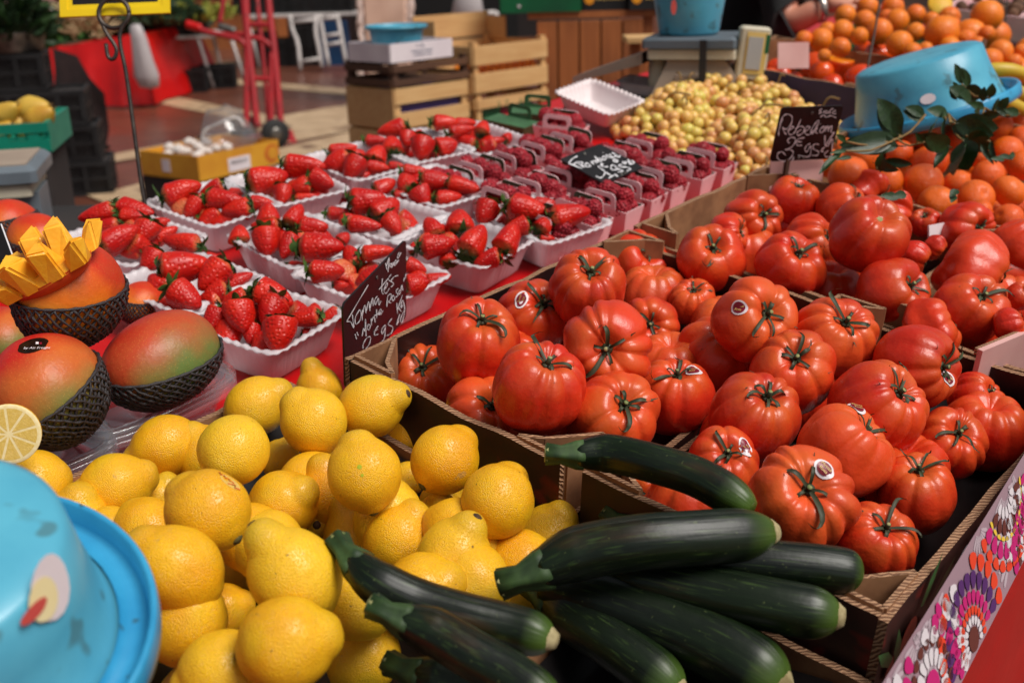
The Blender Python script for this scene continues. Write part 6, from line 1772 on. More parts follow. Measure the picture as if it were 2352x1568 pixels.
b = MB(); p = SD(2245, 160, 2.1); q = SD(2258, 95, 2.1); sd = cam2stall((1, .2, 0)) * .008
b.add([p - sd, p + sd, q + sd, q - sd * .4, q + Vector((0, 0, .006))], [(0, 1, 2, 4, 3)], 0); b.obj('wooden_stake', M['wooddark'], label='short dark stake among the oranges right of the basin', cat='stake', stall=True)
# bananas at the right edge
def banana(pts, wpx, lb):
    pa = smooth_path([SD(x, y, d) for x, y, d in pts], 16)
    r = wpx * pts[1][2] / FPX / 2
    c = pa[8]
    b = MB(); b.tube([q - c for q in pa], [r * (.35 + .65 * math.sin(PI * min(1, .12 + i / 15 * .80)) ** .5) for i in range(16)], 10, 0, lobes=5, lobe=.04)
    b.obj('banana', M['banana'], m=T(c), label=lb, cat='banana', group='yellow bananas at the right edge', stall=True)
banana([(2185, 185, 2.0), (2215, 165, 1.98), (2225, 195, 1.98), (2270, 205, 1.98)], 34, 'yellow banana with its neck up, right of the blue basin')
banana([(2232, 170, 1.95), (2280, 162, 1.93), (2330, 165, 1.93), (2375, 185, 1.95)], 34, 'spotted banana uppermost at the right edge')
banana([(2240, 205, 1.93), (2290, 200, 1.91), (2340, 215, 1.91), (2380, 240, 1.93)], 36, 'banana below the spotted one at the right edge')
banana([(2245, 235, 1.90), (2275, 225, 1.88), (2310, 235, 1.88), (2370, 262, 1.9)], 36, 'lowest banana at the right edge above the leaves')
# nuts in pale boxes beyond the oranges
def nut_box(p, ang, du, dv, h, mat, lb, nl, n):
    t = thing('nut_box', lb, 'box', T(p) @ RZ(ang), 'pale boxes of nuts at the far right', stall=True)
    MB().box((0, 0, .004), (du, dv, .006)).obj('base', mat, t)
    for x, y, lx, ly in ((0, -dv / 2, du, .005), (0, dv / 2, du, .005), (-du / 2, 0, .005, dv - .006), (du / 2, 0, .005, dv - .006)):
        MB().box((x, y, h / 2), (lx, ly, h)).obj('wall', mat, t)
    rn = random.Random(n)
    for i in range(n):
        x, y = rn.uniform(-.44, .44) * du, rn.uniform(-.44, .44) * dv
        q = T(p) @ RZ(ang) @ Vector((x, y, h * .8 + rn.uniform(-.012, .012)))
        link('walnut', NUT, None, T(q) @ frame((rn.uniform(-1, 1), rn.uniform(-1, 1), 1), i) @ SC(rn.uniform(.026, .034)), nl, 'nut', nl, stall=True)
NUT = round_mesh('walnut_shell', 5, M['nut'], 1.1, .02, .12, 16, 12)
nut_box(Vector((3.22, .93, .06)), .1, .55, .34, .06, M['pink'], 'shallow pale box of brown nuts behind the oranges, farther', 'brown walnut in the farther pale box', 60)
nut_box(Vector((3.00, .52, .04)), .05, .50, .34, .06, M['pink'], 'shallow pale box of brown nuts behind the oranges, nearer', 'brown walnut in the nearer pale box', 55)
p = SD(2160, 8, 2.75)
t = thing('half_lemon', 'small halved lemon among the nuts at the top edge', 'lemon', T(p) @ frame(cam2stall((-.1, .3, .9))) @ SC(.06), stall=True)
b = MB(); b.lathe([(.5 * math.cos(a), -.5 * math.sin(a)) for a in [i * PI / 2 / 8 for i in range(9)]], 20); b.obj('peel', M['lemon'], t, smooth=True)
b = MB(); b.lathe([(.5, 0), (.49, .01), (.001, .01)], 20); b.obj('cut_flesh', M['lemon'], t, smooth=True)
# ------------------------------------------------------------------ hall floor
def floor_mat():
    t = NT('brown_floor_tiles')
    v = t.coord('Object', rnd=False)
    rot = t.n('ShaderNodeMapping', {'Vector': v, 'Rotation': (0, 0, .80)}).outputs[0]
    br = t.n('ShaderNodeTexBrick', {'Vector': rot, 'Scale': 3.3, 'Mortar Size': .012, 'Brick Width': 1.0, 'Row Height': 1.0, 'Color1': lin(112, 64, 46), 'Color2': lin(96, 54, 40), 'Mortar': lin(78, 52, 42)}, offset=0.0)
    n = t.noise(v, 1.3, 4)
    col = t.mix(t.math('MULTIPLY', t.ramp(n, .4, .7), .5), br.outputs[0], lin(92, 56, 44))
    t.pbr(col, t.math('ADD', t.math('MULTIPLY', n, .3), .18), t.bump(br.outputs[1], .002, .3))
    return t.mat
fl = MB().add([(-60, -20, 0), (60, -20, 0), (60, 90, 0), (-60, 90, 0)], [(0, 1, 2, 3)]).obj('floor', floor_mat(), kind='structure')
bandm = pm('cream_tile_band', lin(196, 168, 134), lin(170, 142, 110), 6, rough=.45, speck=(lin(120, 92, 70), 3.2, .6))
def band(name, pts, zz=.004):
    V = [G(x, y, 0) + Vector((0, 0, zz)) for x, y in pts]
    MB().add(V, [tuple(range(len(V)))]).obj(name, bandm, kind='structure')
band('floor_tile_band', [(250, 196), (402, 223), (560, 254), (700, 282), (700, 306), (560, 276), (402, 246), (250, 212)])
band('floor_tile_band', [(470, 176), (823, 208), (960, 222), (960, 240), (823, 222), (470, 188)], .006)
band('floor_tile_band', [(620, 272), (830, 236), (1000, 206), (1000, 270), (840, 296), (660, 330)], .008)
band('floor_tile_band', [(150, 378), (253, 358), (526, 307), (620, 290), (620, 316), (526, 331), (253, 376), (150, 398)], .010)
band('floor_tile_band', [(200, 452), (267, 440), (420, 398), (640, 345), (830, 300), (830, 345), (640, 385), (420, 440), (267, 480)], .012)
band('floor_tile_band', [(400, 150), (560, 140), (640, 145), (640, 152), (560, 150), (400, 162)], .005)

YW = YAW
def upright(x, y, dep, z=None):
    p = GD(x, y, dep)
    if z is not None: p.z = z
    return p
# ------------------------------------------------------------------ wooden crates behind the strawberries
def slat_crate(m, L, W, H, mat, lb, slats=2, grp='pale wooden slat crates stacked behind the stall', sideclosed=False, gap=.30, low=None):
    t = thing('wooden_crate', lb, 'crate', m, grp)
    th = .008
    hs = H / slats * (1 - gap) if low is None else low
    for sx in (-1, 1):
        for sy in (-1, 1):
            MB().box((sx * (L / 2 - .02), sy * (W / 2 - .02), H / 2 + .008), (.03, .03, H + .016)).obj('corner_post', mat, t)
    for s in (-1, 1):
        b = MB()
        for k in range(slats): b.bbox((0, s * (W / 2 + .0), hs / 2 + k * (H - hs) / max(1, slats - 1)), (L, th, hs), .001)
        b.obj('side_panel', mat, t)
        b = MB()
        if sideclosed: b.bbox((s * (L / 2 + .0045), 0, H / 2), (th, W - .002, H), .001)
        else:
            for k in range(slats): b.bbox((s * (L / 2 + .0045), 0, hs / 2 + k * (H - hs) / max(1, slats - 1)), (th, W - .01, hs), .001)
        b.obj('end_panel', mat, t)
    b = MB()
    for k in range(5): b.box((0, -W / 2 + W * (k + .5) / 5, .003), (L - .02, W / 5 * .8, .005))
    b.obj('bottom', mat, t)
    return t
APP = round_mesh('apple_body', 44, pm('apple_skin', lin(176, 166, 70), lin(160, 150, 60), 3, rough=.4), .9, .06, .03, 20, 14)
dc = 4.5
cu = Vector((math.cos(YW), math.sin(YW), 0)); cv = Vector((-math.sin(YW), math.cos(YW), 0))
near = GD(905, 206, dc)                       # near top corner of the light crate
Lc, Wc, Hc = .44, .30, .165
def stack_m(near, z, L, W): 
    c = near + cu * L / 2 + cv * W / 2
    return T(c.x, c.y, z) @ RZ(YW)
zt = near.z
z = zt - Hc
slat_crate(stack_m(near, z, Lc, Wc), Lc, Wc, Hc, M['woodlight'], 'pale wooden crate with purple lining showing through slots, third in the left stack', sideclosed=True, gap=.22)
b = MB(); mm = stack_m(near, z, Lc, Wc)
MB().box((0, 0, Hc * .46), (Lc - .05, Wc - .05, Hc * .8)).obj('carton', M['purple'], m=mm, label='purple carton lying inside the pale crate of the left stack', cat='carton')
lab = ['bottom crate', 'second crate from the floor']
k = 0
while z > .08:
    hh = min(Hc, z) ; z -= hh + .001
    slat_crate(stack_m(near, max(z, .001), Lc, Wc), Lc, Wc, hh - .012, M['woodlight'], 'pale wooden slat crate low in the left stack, level %d below the purple lined one' % (k + 1), sideclosed=True)
    k += 1
z = zt
slat_crate(stack_m(near - cu * .006 - cv * .004, z + .009, Lc + .02, Wc), Lc + .02, Wc, .085, M['wooddark'], 'dark weathered wooden crate under the white cardboard box', gap=.35)
z += .106
wb = thing('cardboard_box', 'low white printed cardboard box on the dark crate, holding a basin', 'box', stack_m(near - cu * .01, z, .36, .26))
for x, y, lx, ly in ((0, -.13, .36, .005), (0, .13, .36, .005), (-.18, 0, .005, .254), (.18, 0, .005, .254)):
    MB().box((x, y, .0375), (lx, ly, .075)).obj('wall', M['stickwhite'], wb)
MB().box((0, 0, .003), (.35, .25, .005)).obj('base', M['stickwhite'], wb)
ink = pm('blue_grey_ink', lin(90, 104, 130), lin(110, 120, 140), 20, rough=.6)
for i, (s, sz, zz, xx) in enumerate((('F  CAL', .017, .058, -.01), ('PRODUCE OF FRANCE', .012, .037, 0), ('A CONSERVER AU FRAIS', .010, .022, .0))):
    link('lettering', text_mesh(s, sz, ink), wb, T(xx, -.1335, zz) @ frame3(Vector((1, 0, 0)), Vector((0, 0, 1)), Vector((0, -1, 0))))
pb = (stack_m(near - cu * .01, z, .36, .26) @ Vector((-.02, .0, .006)))
def basin_up(p, R, H, lb, m=None):
    t = thing('blue_basin', lb, 'basin', T(p) if m is None else m, 'blue plastic basins')
    b = MB()
    b.lathe([(.001, 0), (R * .66, 0), (R * .70, .006), (R * .80, H * .5), (R * .88, H - .012)], 48, 0, closed_ends=False)
    b.lathe([(R * .87, H - .012), (R * .79, H * .5), (R * .68, .008), (.001, .004)], 48, 0, closed_ends=False)
    b.obj('body', M['blue'], t, smooth=True)
    b = MB(); b.lathe([(R * .88, H - .012), (R * .90, H - .004), (R * .98, H - .006), (R, H - .012), (R * 1.005, H), (R * .97, H + .004), (R * .87, H + .001), (R * .87, H - .012)], 56, 0, closed_ends=False); b.obj('rim', M['blue'], t, smooth=True)
basin_up(pb, .132, .13, 'turquoise basin standing in the white box on the crate stack')
# right-hand stack
dr = 4.75
nr = GD(1087, 108, dr)
zr = nr.z - .20
L2 = .50
slat_crate(stack_m(nr, zr, L2, .38), L2, .38, .20, M['woodlight'], 'pale wooden crate with oranges showing between its slats, top of the right stack', gap=.18)
nb = MB(); nb.box((0, .19 - .006, .20 + .065), (L2, .008, .11)); nb.box((-L2 / 2 + .012, .12, .20 + .05), (.008, .13, .10)); nb.box((L2 / 2 - .012, .12, .20 + .05), (.008, .13, .10))
link('raised_back', nb.me('raised_back', M['woodlight']), [o for o in scene.objects if o.get('label', '').startswith('pale wooden crate with oranges')][0])
for i in range(16):
    q = stack_m(nr, zr, L2, .38) @ Vector((-.19 + .054 * (i % 8), -.135 + .09 * (i // 8), .085))
    link('orange', ORA[i % 3], None, T(q) @ SC(.062), 'orange in the slat crate on top of the right stack', 'orange', 'oranges seen through the slats of the wooden crate')
zz = zr
for k in range(6):
    h = .165
    if zz < .05: break
    zz -= h + .02
    slat_crate(stack_m(nr + cu * .01, max(zz, .002), L2 - .01, .37), L2 - .01, .37, h - .01, M['woodlight'], 'pale wooden slat crate in the right stack, level %d below the oranges' % (k + 1), gap=.45)
    cz = max(zz, .002)
    if k == 0:
        for j, (mt_n, dx) in enumerate((('greenbox', -.12), ('stickred', .0), ('navy', .12))):
            MB().box((0, 0, 0), (.11, .2, .05)).obj('carton', M[mt_n], m=stack_m(nr, cz + .09, L2, .37) @ T(dx, -.06, 0), label='%s carton in the crate below the oranges' % ('green', 'red', 'navy')[j], cat='carton')
        link('marking', text_mesh('3  7     A  4', .05, M['greenbox']), scene.objects[[o.name for o in scene.objects if o.get('label', '').endswith('level 1 below the oranges')][0]], T(0, -.189, .115) @ frame3(Vector((1, 0, 0)), Vector((0, 0, 1)), Vector((0, -1, 0))))
    if k == 1:
        for j in range(8):
            q = stack_m(nr, cz, L2, .37) @ Vector((-.18 + .052 * j, -.14, .07))
            link('apple', APP, None, T(q) @ SC(.058), 'yellow-green apple in the crate low in the right stack', 'apple', 'apples seen in the low crate') if j else None
# ------------------------------------------------------------------ plank counter with fruit boxes on it
dk = 5.1
kc = GD(1350, 140, dk)
fr = Vector((1, 0, 0))                        # runs across the view
ctl, ctr = GD(1238, 37, dk), GD(1466, 37, dk)
kw = (ctr - ctl).length; zt = (ctl.z + ctr.z) / 2
ct = thing('plank_counter', 'brown vertical plank counter behind the raspberries', 'counter', T(ctl.x + kw / 2, ctl.y + .3, 0) @ RZ(-.02))
npl = 4
for i in range(5):
    w = kw / 4.6
    MB().bbox((-kw / 2 + w * (i + .42), -.30, zt / 2 - .01), (w - .008, .022, zt - .02), .002).obj('plank', M['woodpanel'], ct)
MB().box((kw * .06, -.27, zt / 2 - .01), (kw * 1.1, .02, zt - .04)).obj('backing', M['wooddark'], ct)
MB().box((kw * .45, 0, zt + .006), (kw * 2.1, .62, .03)).obj('counter_top', M['woodpanel'], ct)
MB().box((kw * .62, -.26, zt / 2), (.045, .045, zt - .02)).obj('post', M['woodpanel'], ct)
zc = zt + .022
def print_box(cx0, cx1, h, dep, mat, lb, nm='fruit_box', d=.26, off=0.0):
    a, c = GD(cx0, 30, dep), GD(cx1, 30, dep)
    w = (c - a).length
    t = thing(nm, lb, 'box', T((a.x + c.x) / 2, (a.y + c.y) / 2 + d / 2, zc + off))
    for x, y, lx, ly in ((0, -d / 2, w, .008), (0, d / 2, w, .008), (-w / 2, 0, .008, d - .01), (w / 2, 0, .008, d - .01)):
        MB().box((x, y, h / 2), (lx, ly, h)).obj('wall', mat, t)
    MB().box((0, 0, .004), (w - .01, d - .01, .006)).obj('base', mat, t)
    return t, w, d
FRT = frame3(Vector((1, 0, 0)), Vector((0, 0, 1)), Vector((0, -1, 0)))
t, w, d = print_box(1150, 1334, .17, dk - .02, M['greenbox'], 'green printed fruit crate on the plank counter, leftmost')
link('lettering', text_mesh('AITANA', .075, M['orangetext']), t, T(-.02, -d / 2 - .006, .115) @ FRT)
MB().box((-.10, -d / 2 - .0055, .03), (.012, .002, .012)).obj('handle_hole', M['stickwhite'], t)
for i, (a_, b_) in enumerate(((1340, 1438), (1446, 1562))):
    t, w, d = print_box(a_, b_, .15, dk - .03 * i, M['black'], ('black printed orange box in the middle of the counter', 'black printed orange box at the right of the counter, by the scale')[i])
    link('lettering', text_mesh('Mademoiselle', w * .135, M['yellowtext']), t, T(w * .10, -d / 2 - .006, .055) @ FRT)
    n = 16
    for r, zz, mt_, yo in ((.024, .055, 'orangetext', .0055),):
        link('orange_print', mesh('orange_print', [(-w * .36 + r * math.cos(2 * PI * q / n), -d / 2 - yo, zz + r * 1.15 * math.sin(2 * PI * q / n)) for q in range(n)], [tuple(range(n))], M[mt_]), t)
    link('leaf_print', mesh('leaf_print', [(-w * .36 - .012, -d / 2 - .006, .086), (-w * .36, -d / 2 - .006, .080), (-w * .36 + .014, -d / 2 - .006, .088), (-w * .36, -d / 2 - .006, .094)], [(0, 1, 2, 3)], M['greenbox']), t)
    for j in range(8):
        link('orange', ORA[j % 3], None, t.matrix_basis @ T(-w / 2 + .035 + (w - .07) * (j % 4) / 3, -.06 + .09 * (j // 4), .145) @ SC(.07), 'orange lying in the %s black box on the counter' % ('middle', 'right')[i], 'orange', 'oranges in the black boxes on the counter')
# low shelf frame right of the counter
b = MB()
p0, p1 = GD(1462, 92, 4.2), GD(1600, 62, 4.4)
s = thing('wooden_shelf', 'rough wooden shelf board between the counter and the scale', 'shelf', T(p0))
b.bbox((.16, .06, 0), (.40, .16, .022), .002); b.obj('board', M['woodlight'], s)
MB().box((0.0, .06, -p0.z / 2), (.04, .04, p0.z - .02)).obj('post', M['woodpanel'], s)
# ------------------------------------------------------------------ weighing scale with a basin, behind the grapes
ds = 2.32
pc = GD(1588, 96, ds)
ang = -.33
SM = T(pc) @ RZ(ang)
sc = thing('weighing_scale', 'beige market scale with grey platter, a blue basin standing on it', 'scale', SM)
pw = 215 / FPX * ds
MB().bbox((0, .06, .0), (pw, .20, .022), .006).obj('platter', M['grey'], sc)
MB().bbox((.005, .06, -.023), (pw * .94, .19, .022), .004).obj('platter_support', M['cream'], sc)
b = MB(); b.add([(-.045, -.02, -.036), (.075, -.02, -.036), (.075, .14, -.036), (-.045, .14, -.036), (-.085, -.045, -.125), (.145, -.045, -.125), (.145, .15, -.125), (-.085, .15, -.125)], [(0, 1, 5, 4), (1, 2, 6, 5), (2, 3, 7, 6), (3, 0, 4, 7), (4, 5, 6, 7)], 0)
b.obj('body', M['taupe'], sc)
MB().box((.0, -.037, -.085), (.05, .012, .04)).obj('rear_panel', M['taupe'], sc)
for k in (0, 1): MB().box((.005 + .018 * k, -.046, -.083), (.010, .006, .022)).obj('socket', M['black'], sc)
MB().tube([(-.075, .02, -.034), (-.075, .02, -.13)], [.020, .023], 14).obj('foot_column', M['cream'], sc)
MB().box((.035, -.06, -.035), (.014, .012, .085)).obj('strap', M['black'], sc)
hd_ = link('display_head', None, sc, T(.128, .0, -.022) @ RZ(.25) @ Matrix.Rotation(.10, 4, 'Y') @ SC(.84))
MB().bbox((0, 0, 0), (.075, .05, .125), .006).obj('housing', M['cream'], hd_)
MB().box((.006, -.0262, .0), (.052, .003, .10)).obj('screen_frame', M['yellowtext'], hd_)
MB().box((.002, -.0285, .0), (.036, .003, .078)).obj('screen', M['screen'], hd_)
MB().box((.031, -.0266, .024), (.010, .003, .045)).obj('green_key', M['greenbox'], hd_)
b = MB(); L_ = -pw * .5
b.add([(L_, -.03, -.02), (L_ - .16, -.01, -.075), (L_ - .16, .10, -.075), (L_, .12, -.02), (L_, -.03, -.045), (L_ - .16, -.01, -.088), (L_ - .16, .10, -.088), (L_, .12, -.045)], [(0, 1, 2, 3), (7, 6, 5, 4), (0, 4, 5, 1), (1, 5, 6, 2), (2, 6, 7, 3)], 0)
b.obj('chute', M['taupe'], sc)
q = SM @ Vector((-.015, .05, .0125))
basin_up(q, 103 / FPX * ds * .98, .13, 'blue basin standing on the beige scale platter')
bs = [o for o in scene.objects if o.get('label', '') == 'blue basin standing on the beige scale platter'][0]
link('sticker', mesh('sticker', [(-.045 + .006 * math.cos(2 * PI * i / 10), -.0775, .06 + .016 * math.sin(2 * PI * i / 10)) for i in range(10)], [tuple(range(10))], M['stickred2']), bs)
# black stand under the scale
st = inv @ (SM @ Vector((.0, .05, -.128)))
MB().bbox((0, 0, st.z / 2 - .001), (.46, .34, max(.02, st.z - .004)), .004).obj('black_stand', M['black'], m=T(st.x - .02, st.y, .002), label='low black box under the weighing scale', cat='box', stall=True)
# soap dispenser
p = P(1608, 185, .03)
t = thing('pump_bottle', 'small turquoise pump bottle in front of the scale', 'bottle', T(p.x, p.y, .004), stall=True)
tq = pm('turquoise_plastic', lin(110, 200, 196), lin(96, 186, 186), 6, rough=.35)
b = MB(); b.lathe([(.022, 0), (.024, .006), (.024, .05), (.012, .068), (.010, .075)], 18); b.obj('body', tq, t, smooth=True)
b = MB(); b.tube([(0, 0, .075), (0, 0, .098)], .006, 8); b.tube([(-.014, 0, .098), (.026, 0, .102), (.036, 0, .094)], [.007, .006, .004], 8); b.obj('pump', tq, t)
p = P(1535, 190, .03)
b = MB(); b.lathe([(.024, 0), (.030, .045), (.029, .045), (.023, .002)], 20); b.obj('clear_cup', M['clear'], m=T(p.x, p.y, .004), label='clear plastic cup with printed band before the black stand', cat='cup', stall=True)
# ------------------------------------------------------------------ left: scale, pear crate, black crate stacks
dsl = 2.35
p = GD(-20, 395, dsl)
t = thing('weighing_scale', 'grey and cream scale at the left edge behind the mangoes', 'scale', T(p) @ RZ(.25))
MB().bbox((0, .06, 0), (.20, .26, .036), .012).obj('platter', M['grey'], t)
MB().box((0, .06, .0195), (.16, .22, .003)).obj('platter_inset', M['taupe'], t)
MB().bbox((-.01, .06, -.034), (.185, .24, .028), .006).obj('platter_support', M['cream'], t)
b = MB(); b.box((-.05, .03, -.085), (.12, .20, .076), 0); b.obj('body', M['cream'], t)
MB().box((.055, .04, -.10), (.075, .14, .11)).obj('leg', M['grey'], t)
tz = p.z - .16
MB().bbox((0, 0, tz / 2), (.5, .6, tz), .005).obj('side_table', M['darkstall'], m=T(p.x - .12, p.y + .1, 0), label='dark side table carrying the left scale', cat='table')
dpc = 3.0
a, c = GD(120, 350, dpc), GD(104, 283, dpc)
hh = (c - a).length
t = thing('pear_crate', 'teal plastic crate of pears at the left edge', 'crate', T(a.x, a.y, a.z) @ RZ(.20))
b = MB(); b.box((-.3, 0, .02), (.6, .012, .03)); b.box((-.3, 0, hh - .014), (.6, .014, .026))
for k in range(7): b.box((-.04 - .09 * k, 0, hh / 2), (.045 if k % 2 else .03, .010, hh - .06))
for k in range(24): b.box((-.01 - .025 * k, .001, hh * .5), (.005, .008, hh - .05))
b.box((-.3, .001, hh * .5), (.58, .008, .01))
b.obj('front_panel', M['teal'], t)
b = MB(); b.box((-.006, .17, hh / 2), (.012, .32, hh)); b.obj('end_panel', M['teal'], t)
MB().box((-.3, .33, hh / 2), (.6, .012, hh)).obj('back_panel', M['teal'], t)
MB().box((-.3, .165, .006), (.58, .30, .008)).obj('base', M['teal'], t)
MBS = MB().bbox((0, 0, a.z / 2 - .001), (.56, .30, a.z - .003), .006); MBS.obj('dark_stand', M['darkstall'], m=T(a.x, a.y, 0) @ RZ(.20) @ T(-.3, .17, 0), label='dark stand under the teal crate of pears', cat='stand')
PE = []
for s in (1, 2):
    off = Vector((s * 9, 2, 4))
    def fn(th, f, off=off):
        z = math.cos(th); r = .42 * math.sin(th) ** .9 * (1 - .38 * max(0, z) ** .8)
        q = Vector((r * math.cos(f), r * math.sin(f), .62 * z))
        return q * (1 + .05 * noise.noise(q * 2 + off))
    V, F = sphere_grid(24, 20, fn); PE.append(mesh('pear_body', V, F, M['pear']))
ps = [(15, 262, 70, 'at the left edge'), (75, 252, 84, 'pointing right, at the top'), (92, 275, 82, 'lower right above the crate rim'), (40, 285, 70, 'in the middle'), (5, 300, 60, 'lowest left'), (60, 300, 64, 'just above the rim')]
for i, (x, y, wd, ph) in enumerate(ps):
    q = GD(x, y, dpc + .05 + .03 * (i % 2)); s = wd * dpc / FPX
    o = link('pear', PE[i % 2], None, T(q) @ frame(Vector(((-1) ** i * .8 if i != 1 else .9, -.3, .2 if i == 1 else .5)), i) @ SC(s * .95), 'yellow pear ' + ph, 'pear', 'yellow pears in the teal crate')
    b = MB(); b.tube([(0, 0, .60), (.03, 0, .78)], [.03, .025], 5); b.obj('stem', M['twig'], o)
def black_crate(m, L, W, H, lb, grp='black plastic crates stacked at the left'):
    t = thing('plastic_crate', lb, 'crate', m, grp)
    def panel(cx, cy, l, ax):
        b = MB()
        def bx(s, z, ls, hz, th=.012):
            b.box((cx + (s if ax == 0 else 0), cy + (0 if ax == 0 else s), z), (ls if ax == 0 else th, th if ax == 0 else ls, hz))
        bx(0, .012, l, .024); bx(0, H - .014, l, .028, .016); bx(0, H * .5, l, .014)
        n = max(3, int(l / .13))
        for k in range(n + 1): bx(-l / 2 + .012 + (l - .024) * k / n, H / 2, .022, H - .06, .014)
        for k in range(n):
            for j in range(5): bx(-l / 2 + .012 + (l - .024) * (k + (j + .8) / 5.6) / n, H / 2, .006, H - .05, .008)
        b.obj('side_panel', M['black'], t)
    panel(0, -W / 2, L, 0); panel(0, W / 2, L, 0); panel(-L / 2 + .001, 0, W - .018, 1); panel(L / 2 - .001, 0, W - .018, 1)
    MB().box((0, 0, .008), (L - .02, W - .02, .012)).obj('base', M['black'], t)
    MB().box((0, 0, H * .5), (L - .05, W - .05, H * .8)).obj('contents', M['darkstall'], t)
cr0 = G(265, 447, 0)
ba = .26
cdx = Vector((math.cos(ba), math.sin(ba), 0)); cdy = Vector((-math.sin(ba), math.cos(ba), 0))
HB = .225
words_ = ['bottom', 'second', 'third', 'top']
for k in range(3):
    for j in range(2):
        c = cr0 - cdx * (.31 + .62 * j) + cdy * .21
        black_crate(T(c.x - cdx.x * .052 * k, c.y, HB * k + .002) @ RZ(ba), .60, .40, HB - .006, 'black slatted plastic crate, %s row of the big stack, %s column' % (words_[k], ('right', 'left')[j]))
c = cr0 - cdx * .62 + cdy * .25
black_crate(T(c.x, c.y, HB * 3 + .002) @ RZ(ba), .60, .40, .225, 'black slatted plastic crate directly under the metal herb bowl')
zb = HB * 3 + .23
p = GD(60, 118, 6.75)
t = thing('metal_bowl', 'dull metal bowl of dark herbs on the black crates', 'bowl', T(c.x + .12, c.y, zb))
b = MB(); b.lathe([(.001, .0), (.17, .0), (.19, .01), (.215, .12), (.222, .125), (.21, .12), (.18, .012), (.001, .01)], 40, closed_ends=False); b.obj('bowl_shell', M['metal'], t, smooth=True)
def herb(m, R, H, n, mat, lb, cat='herbs', seed=1, lw=.03, ll=.10, name='herb_bunch', spread=1.0):
    rd = random.Random(seed); b = MB()
    for i in range(n):
        a = rd.random() * 6.28; r = R * math.sqrt(rd.random()); z = rd.random() ** .8 * H * (1 - .5 * (r / R) ** 2)
        q = Vector((r * math.cos(a), r * math.sin(a), z))
        d = Vector((math.cos(a) * .6 * spread + rd.uniform(-.6, .6), math.sin(a) * .6 * spread + rd.uniform(-.6, .6), rd.uniform(.0, 1))).normalized()
        s = d.cross(Vector((rd.uniform(-1, 1), rd.uniform(-1, 1), rd.uniform(-1, 1)))).normalized()
        l = ll * rd.uniform(.6, 1.3); w = lw * rd.uniform(.6, 1.2); nn = d.cross(s) * l * .12
        b.add([q, q + d * l * .4 + s * w + nn, q + d * l + nn * .3, q + d * l * .4 - s * w + nn], [(0, 1, 2, 3)], i % len(mat))
    return b.obj(name, mat, m=m, label=lb, cat=cat)
herb(T(c.x + .12, c.y, zb + .06), .22, .34, 700, [M['herbdark'], M['herb'], M['herbdark']], 'tall dark green herbs bushing out of the metal bowl', seed=2, lw=.022, ll=.14)
# brown tarpaulin behind the stack
b = MB(); tp = [GD(120, 110, 8.4), GD(172, 130, 8.4), GD(212, 178, 8.4), GD(240, 215, 8.4), GD(246, 300, 8.4), GD(250, 330, 8.4)]
tb_ = [GD(118 + 26 * i, 345, 8.5) for i in range(len(tp))]
V = []
for i, (q, e) in enumerate(zip(tp, tb_)):
    for k in range(6): V.append(q.lerp(e, k / 5) + Vector((0, .06 * math.sin(i * 2.1 + k), 0)))
b.add(V, [(i * 6 + k, i * 6 + k + 1, i * 6 + k + 7, i * 6 + k + 6) for i in range(len(tp) - 1) for k in range(5)], 0, True)
b.obj('tarpaulin', M['tarp'], label='dark brown tarpaulin draped over goods behind the black crates', cat='tarpaulin')
# ------------------------------------------------------------------ red covered stall with greens, far left
dR = 11.3
a, c, e = GD(128, 118, dR), GD(302, 82, dR), GD(328, 222, dR)
f0 = GD(205, 243, dR)
b = MB()
topL, topR = GD(112, 112, dR), GD(300, 82, dR)
n = 24; V = []
for j in range(13):
    t_ = j / 12
    for i in range(n + 1):
        s_ = i / n
        q = topL.lerp(topR, s_); bot = Vector((q.x + .10 * s_, q.y - .15, 0.02))
        r = q.lerp(bot, t_) + Vector((.03 * math.sin(s_ * 19 + t_ * 2) * t_ + .10 * t_ * t_ * s_, -.05 * math.sin(s_ * 16 + t_ * 3) * t_, 0))
        V.append(r)
F = [(j * (n + 1) + i, j * (n + 1) + i + 1, (j + 1) * (n + 1) + i + 1, (j + 1) * (n + 1) + i) for j in range(12) for i in range(n)]
b.add(V, F, 0, True)
V = []
for k in range(7):
    for i in range(n + 1):
        q = topL.lerp(topR, i / n); V.append(q + Vector((.10 * k / 6, 2.2 * k / 6, .01 * math.sin(i + k))))
b.add(V, [(k * (n + 1) + i, k * (n + 1) + i + 1, (k + 1) * (n + 1) + i + 1, (k + 1) * (n + 1) + i) for k in range(6) for i in range(n)], 0, True)
V = []
for j in range(13):
    for k in range(7):
        q = topR + Vector((.10 * k / 6, 2.2 * k / 6, 0)); t_ = j / 12
        V.append(Vector((q.x + .20 * t_ + .05 * math.sin(k * 2 + t_ * 3) * t_, q.y - .15 * t_ * (k == 0), q.z * (1 - t_) + .02 * t_)))
b.add(V, [(j * 7 + k, j * 7 + k + 1, (j + 1) * 7 + k + 1, (j + 1) * 7 + k) for j in range(12) for k in range(6)], 0, True)
b.obj('red_table_cover', M['redb'], label='red plastic sheet draped over a stall table at the far left', cat='tablecloth')
tz = (topL.z + topR.z) / 2
t = thing('stall_table', 'low stall table hidden beneath the red plastic sheet', 'table', T((topL + topR) / 2 + Vector((0, 1.1, -.06))))
MB().box((0, 0, .02), ((topR - topL).length - .1, 1.9, .03)).obj('table_top', M['wooddark'], t)
for x in (-.35, .35):
    for y in (-.8, .8): MB().box((x, y, -(tz - .06) / 2), (.05, .05, tz - .06)).obj('leg', M['alu'], t)
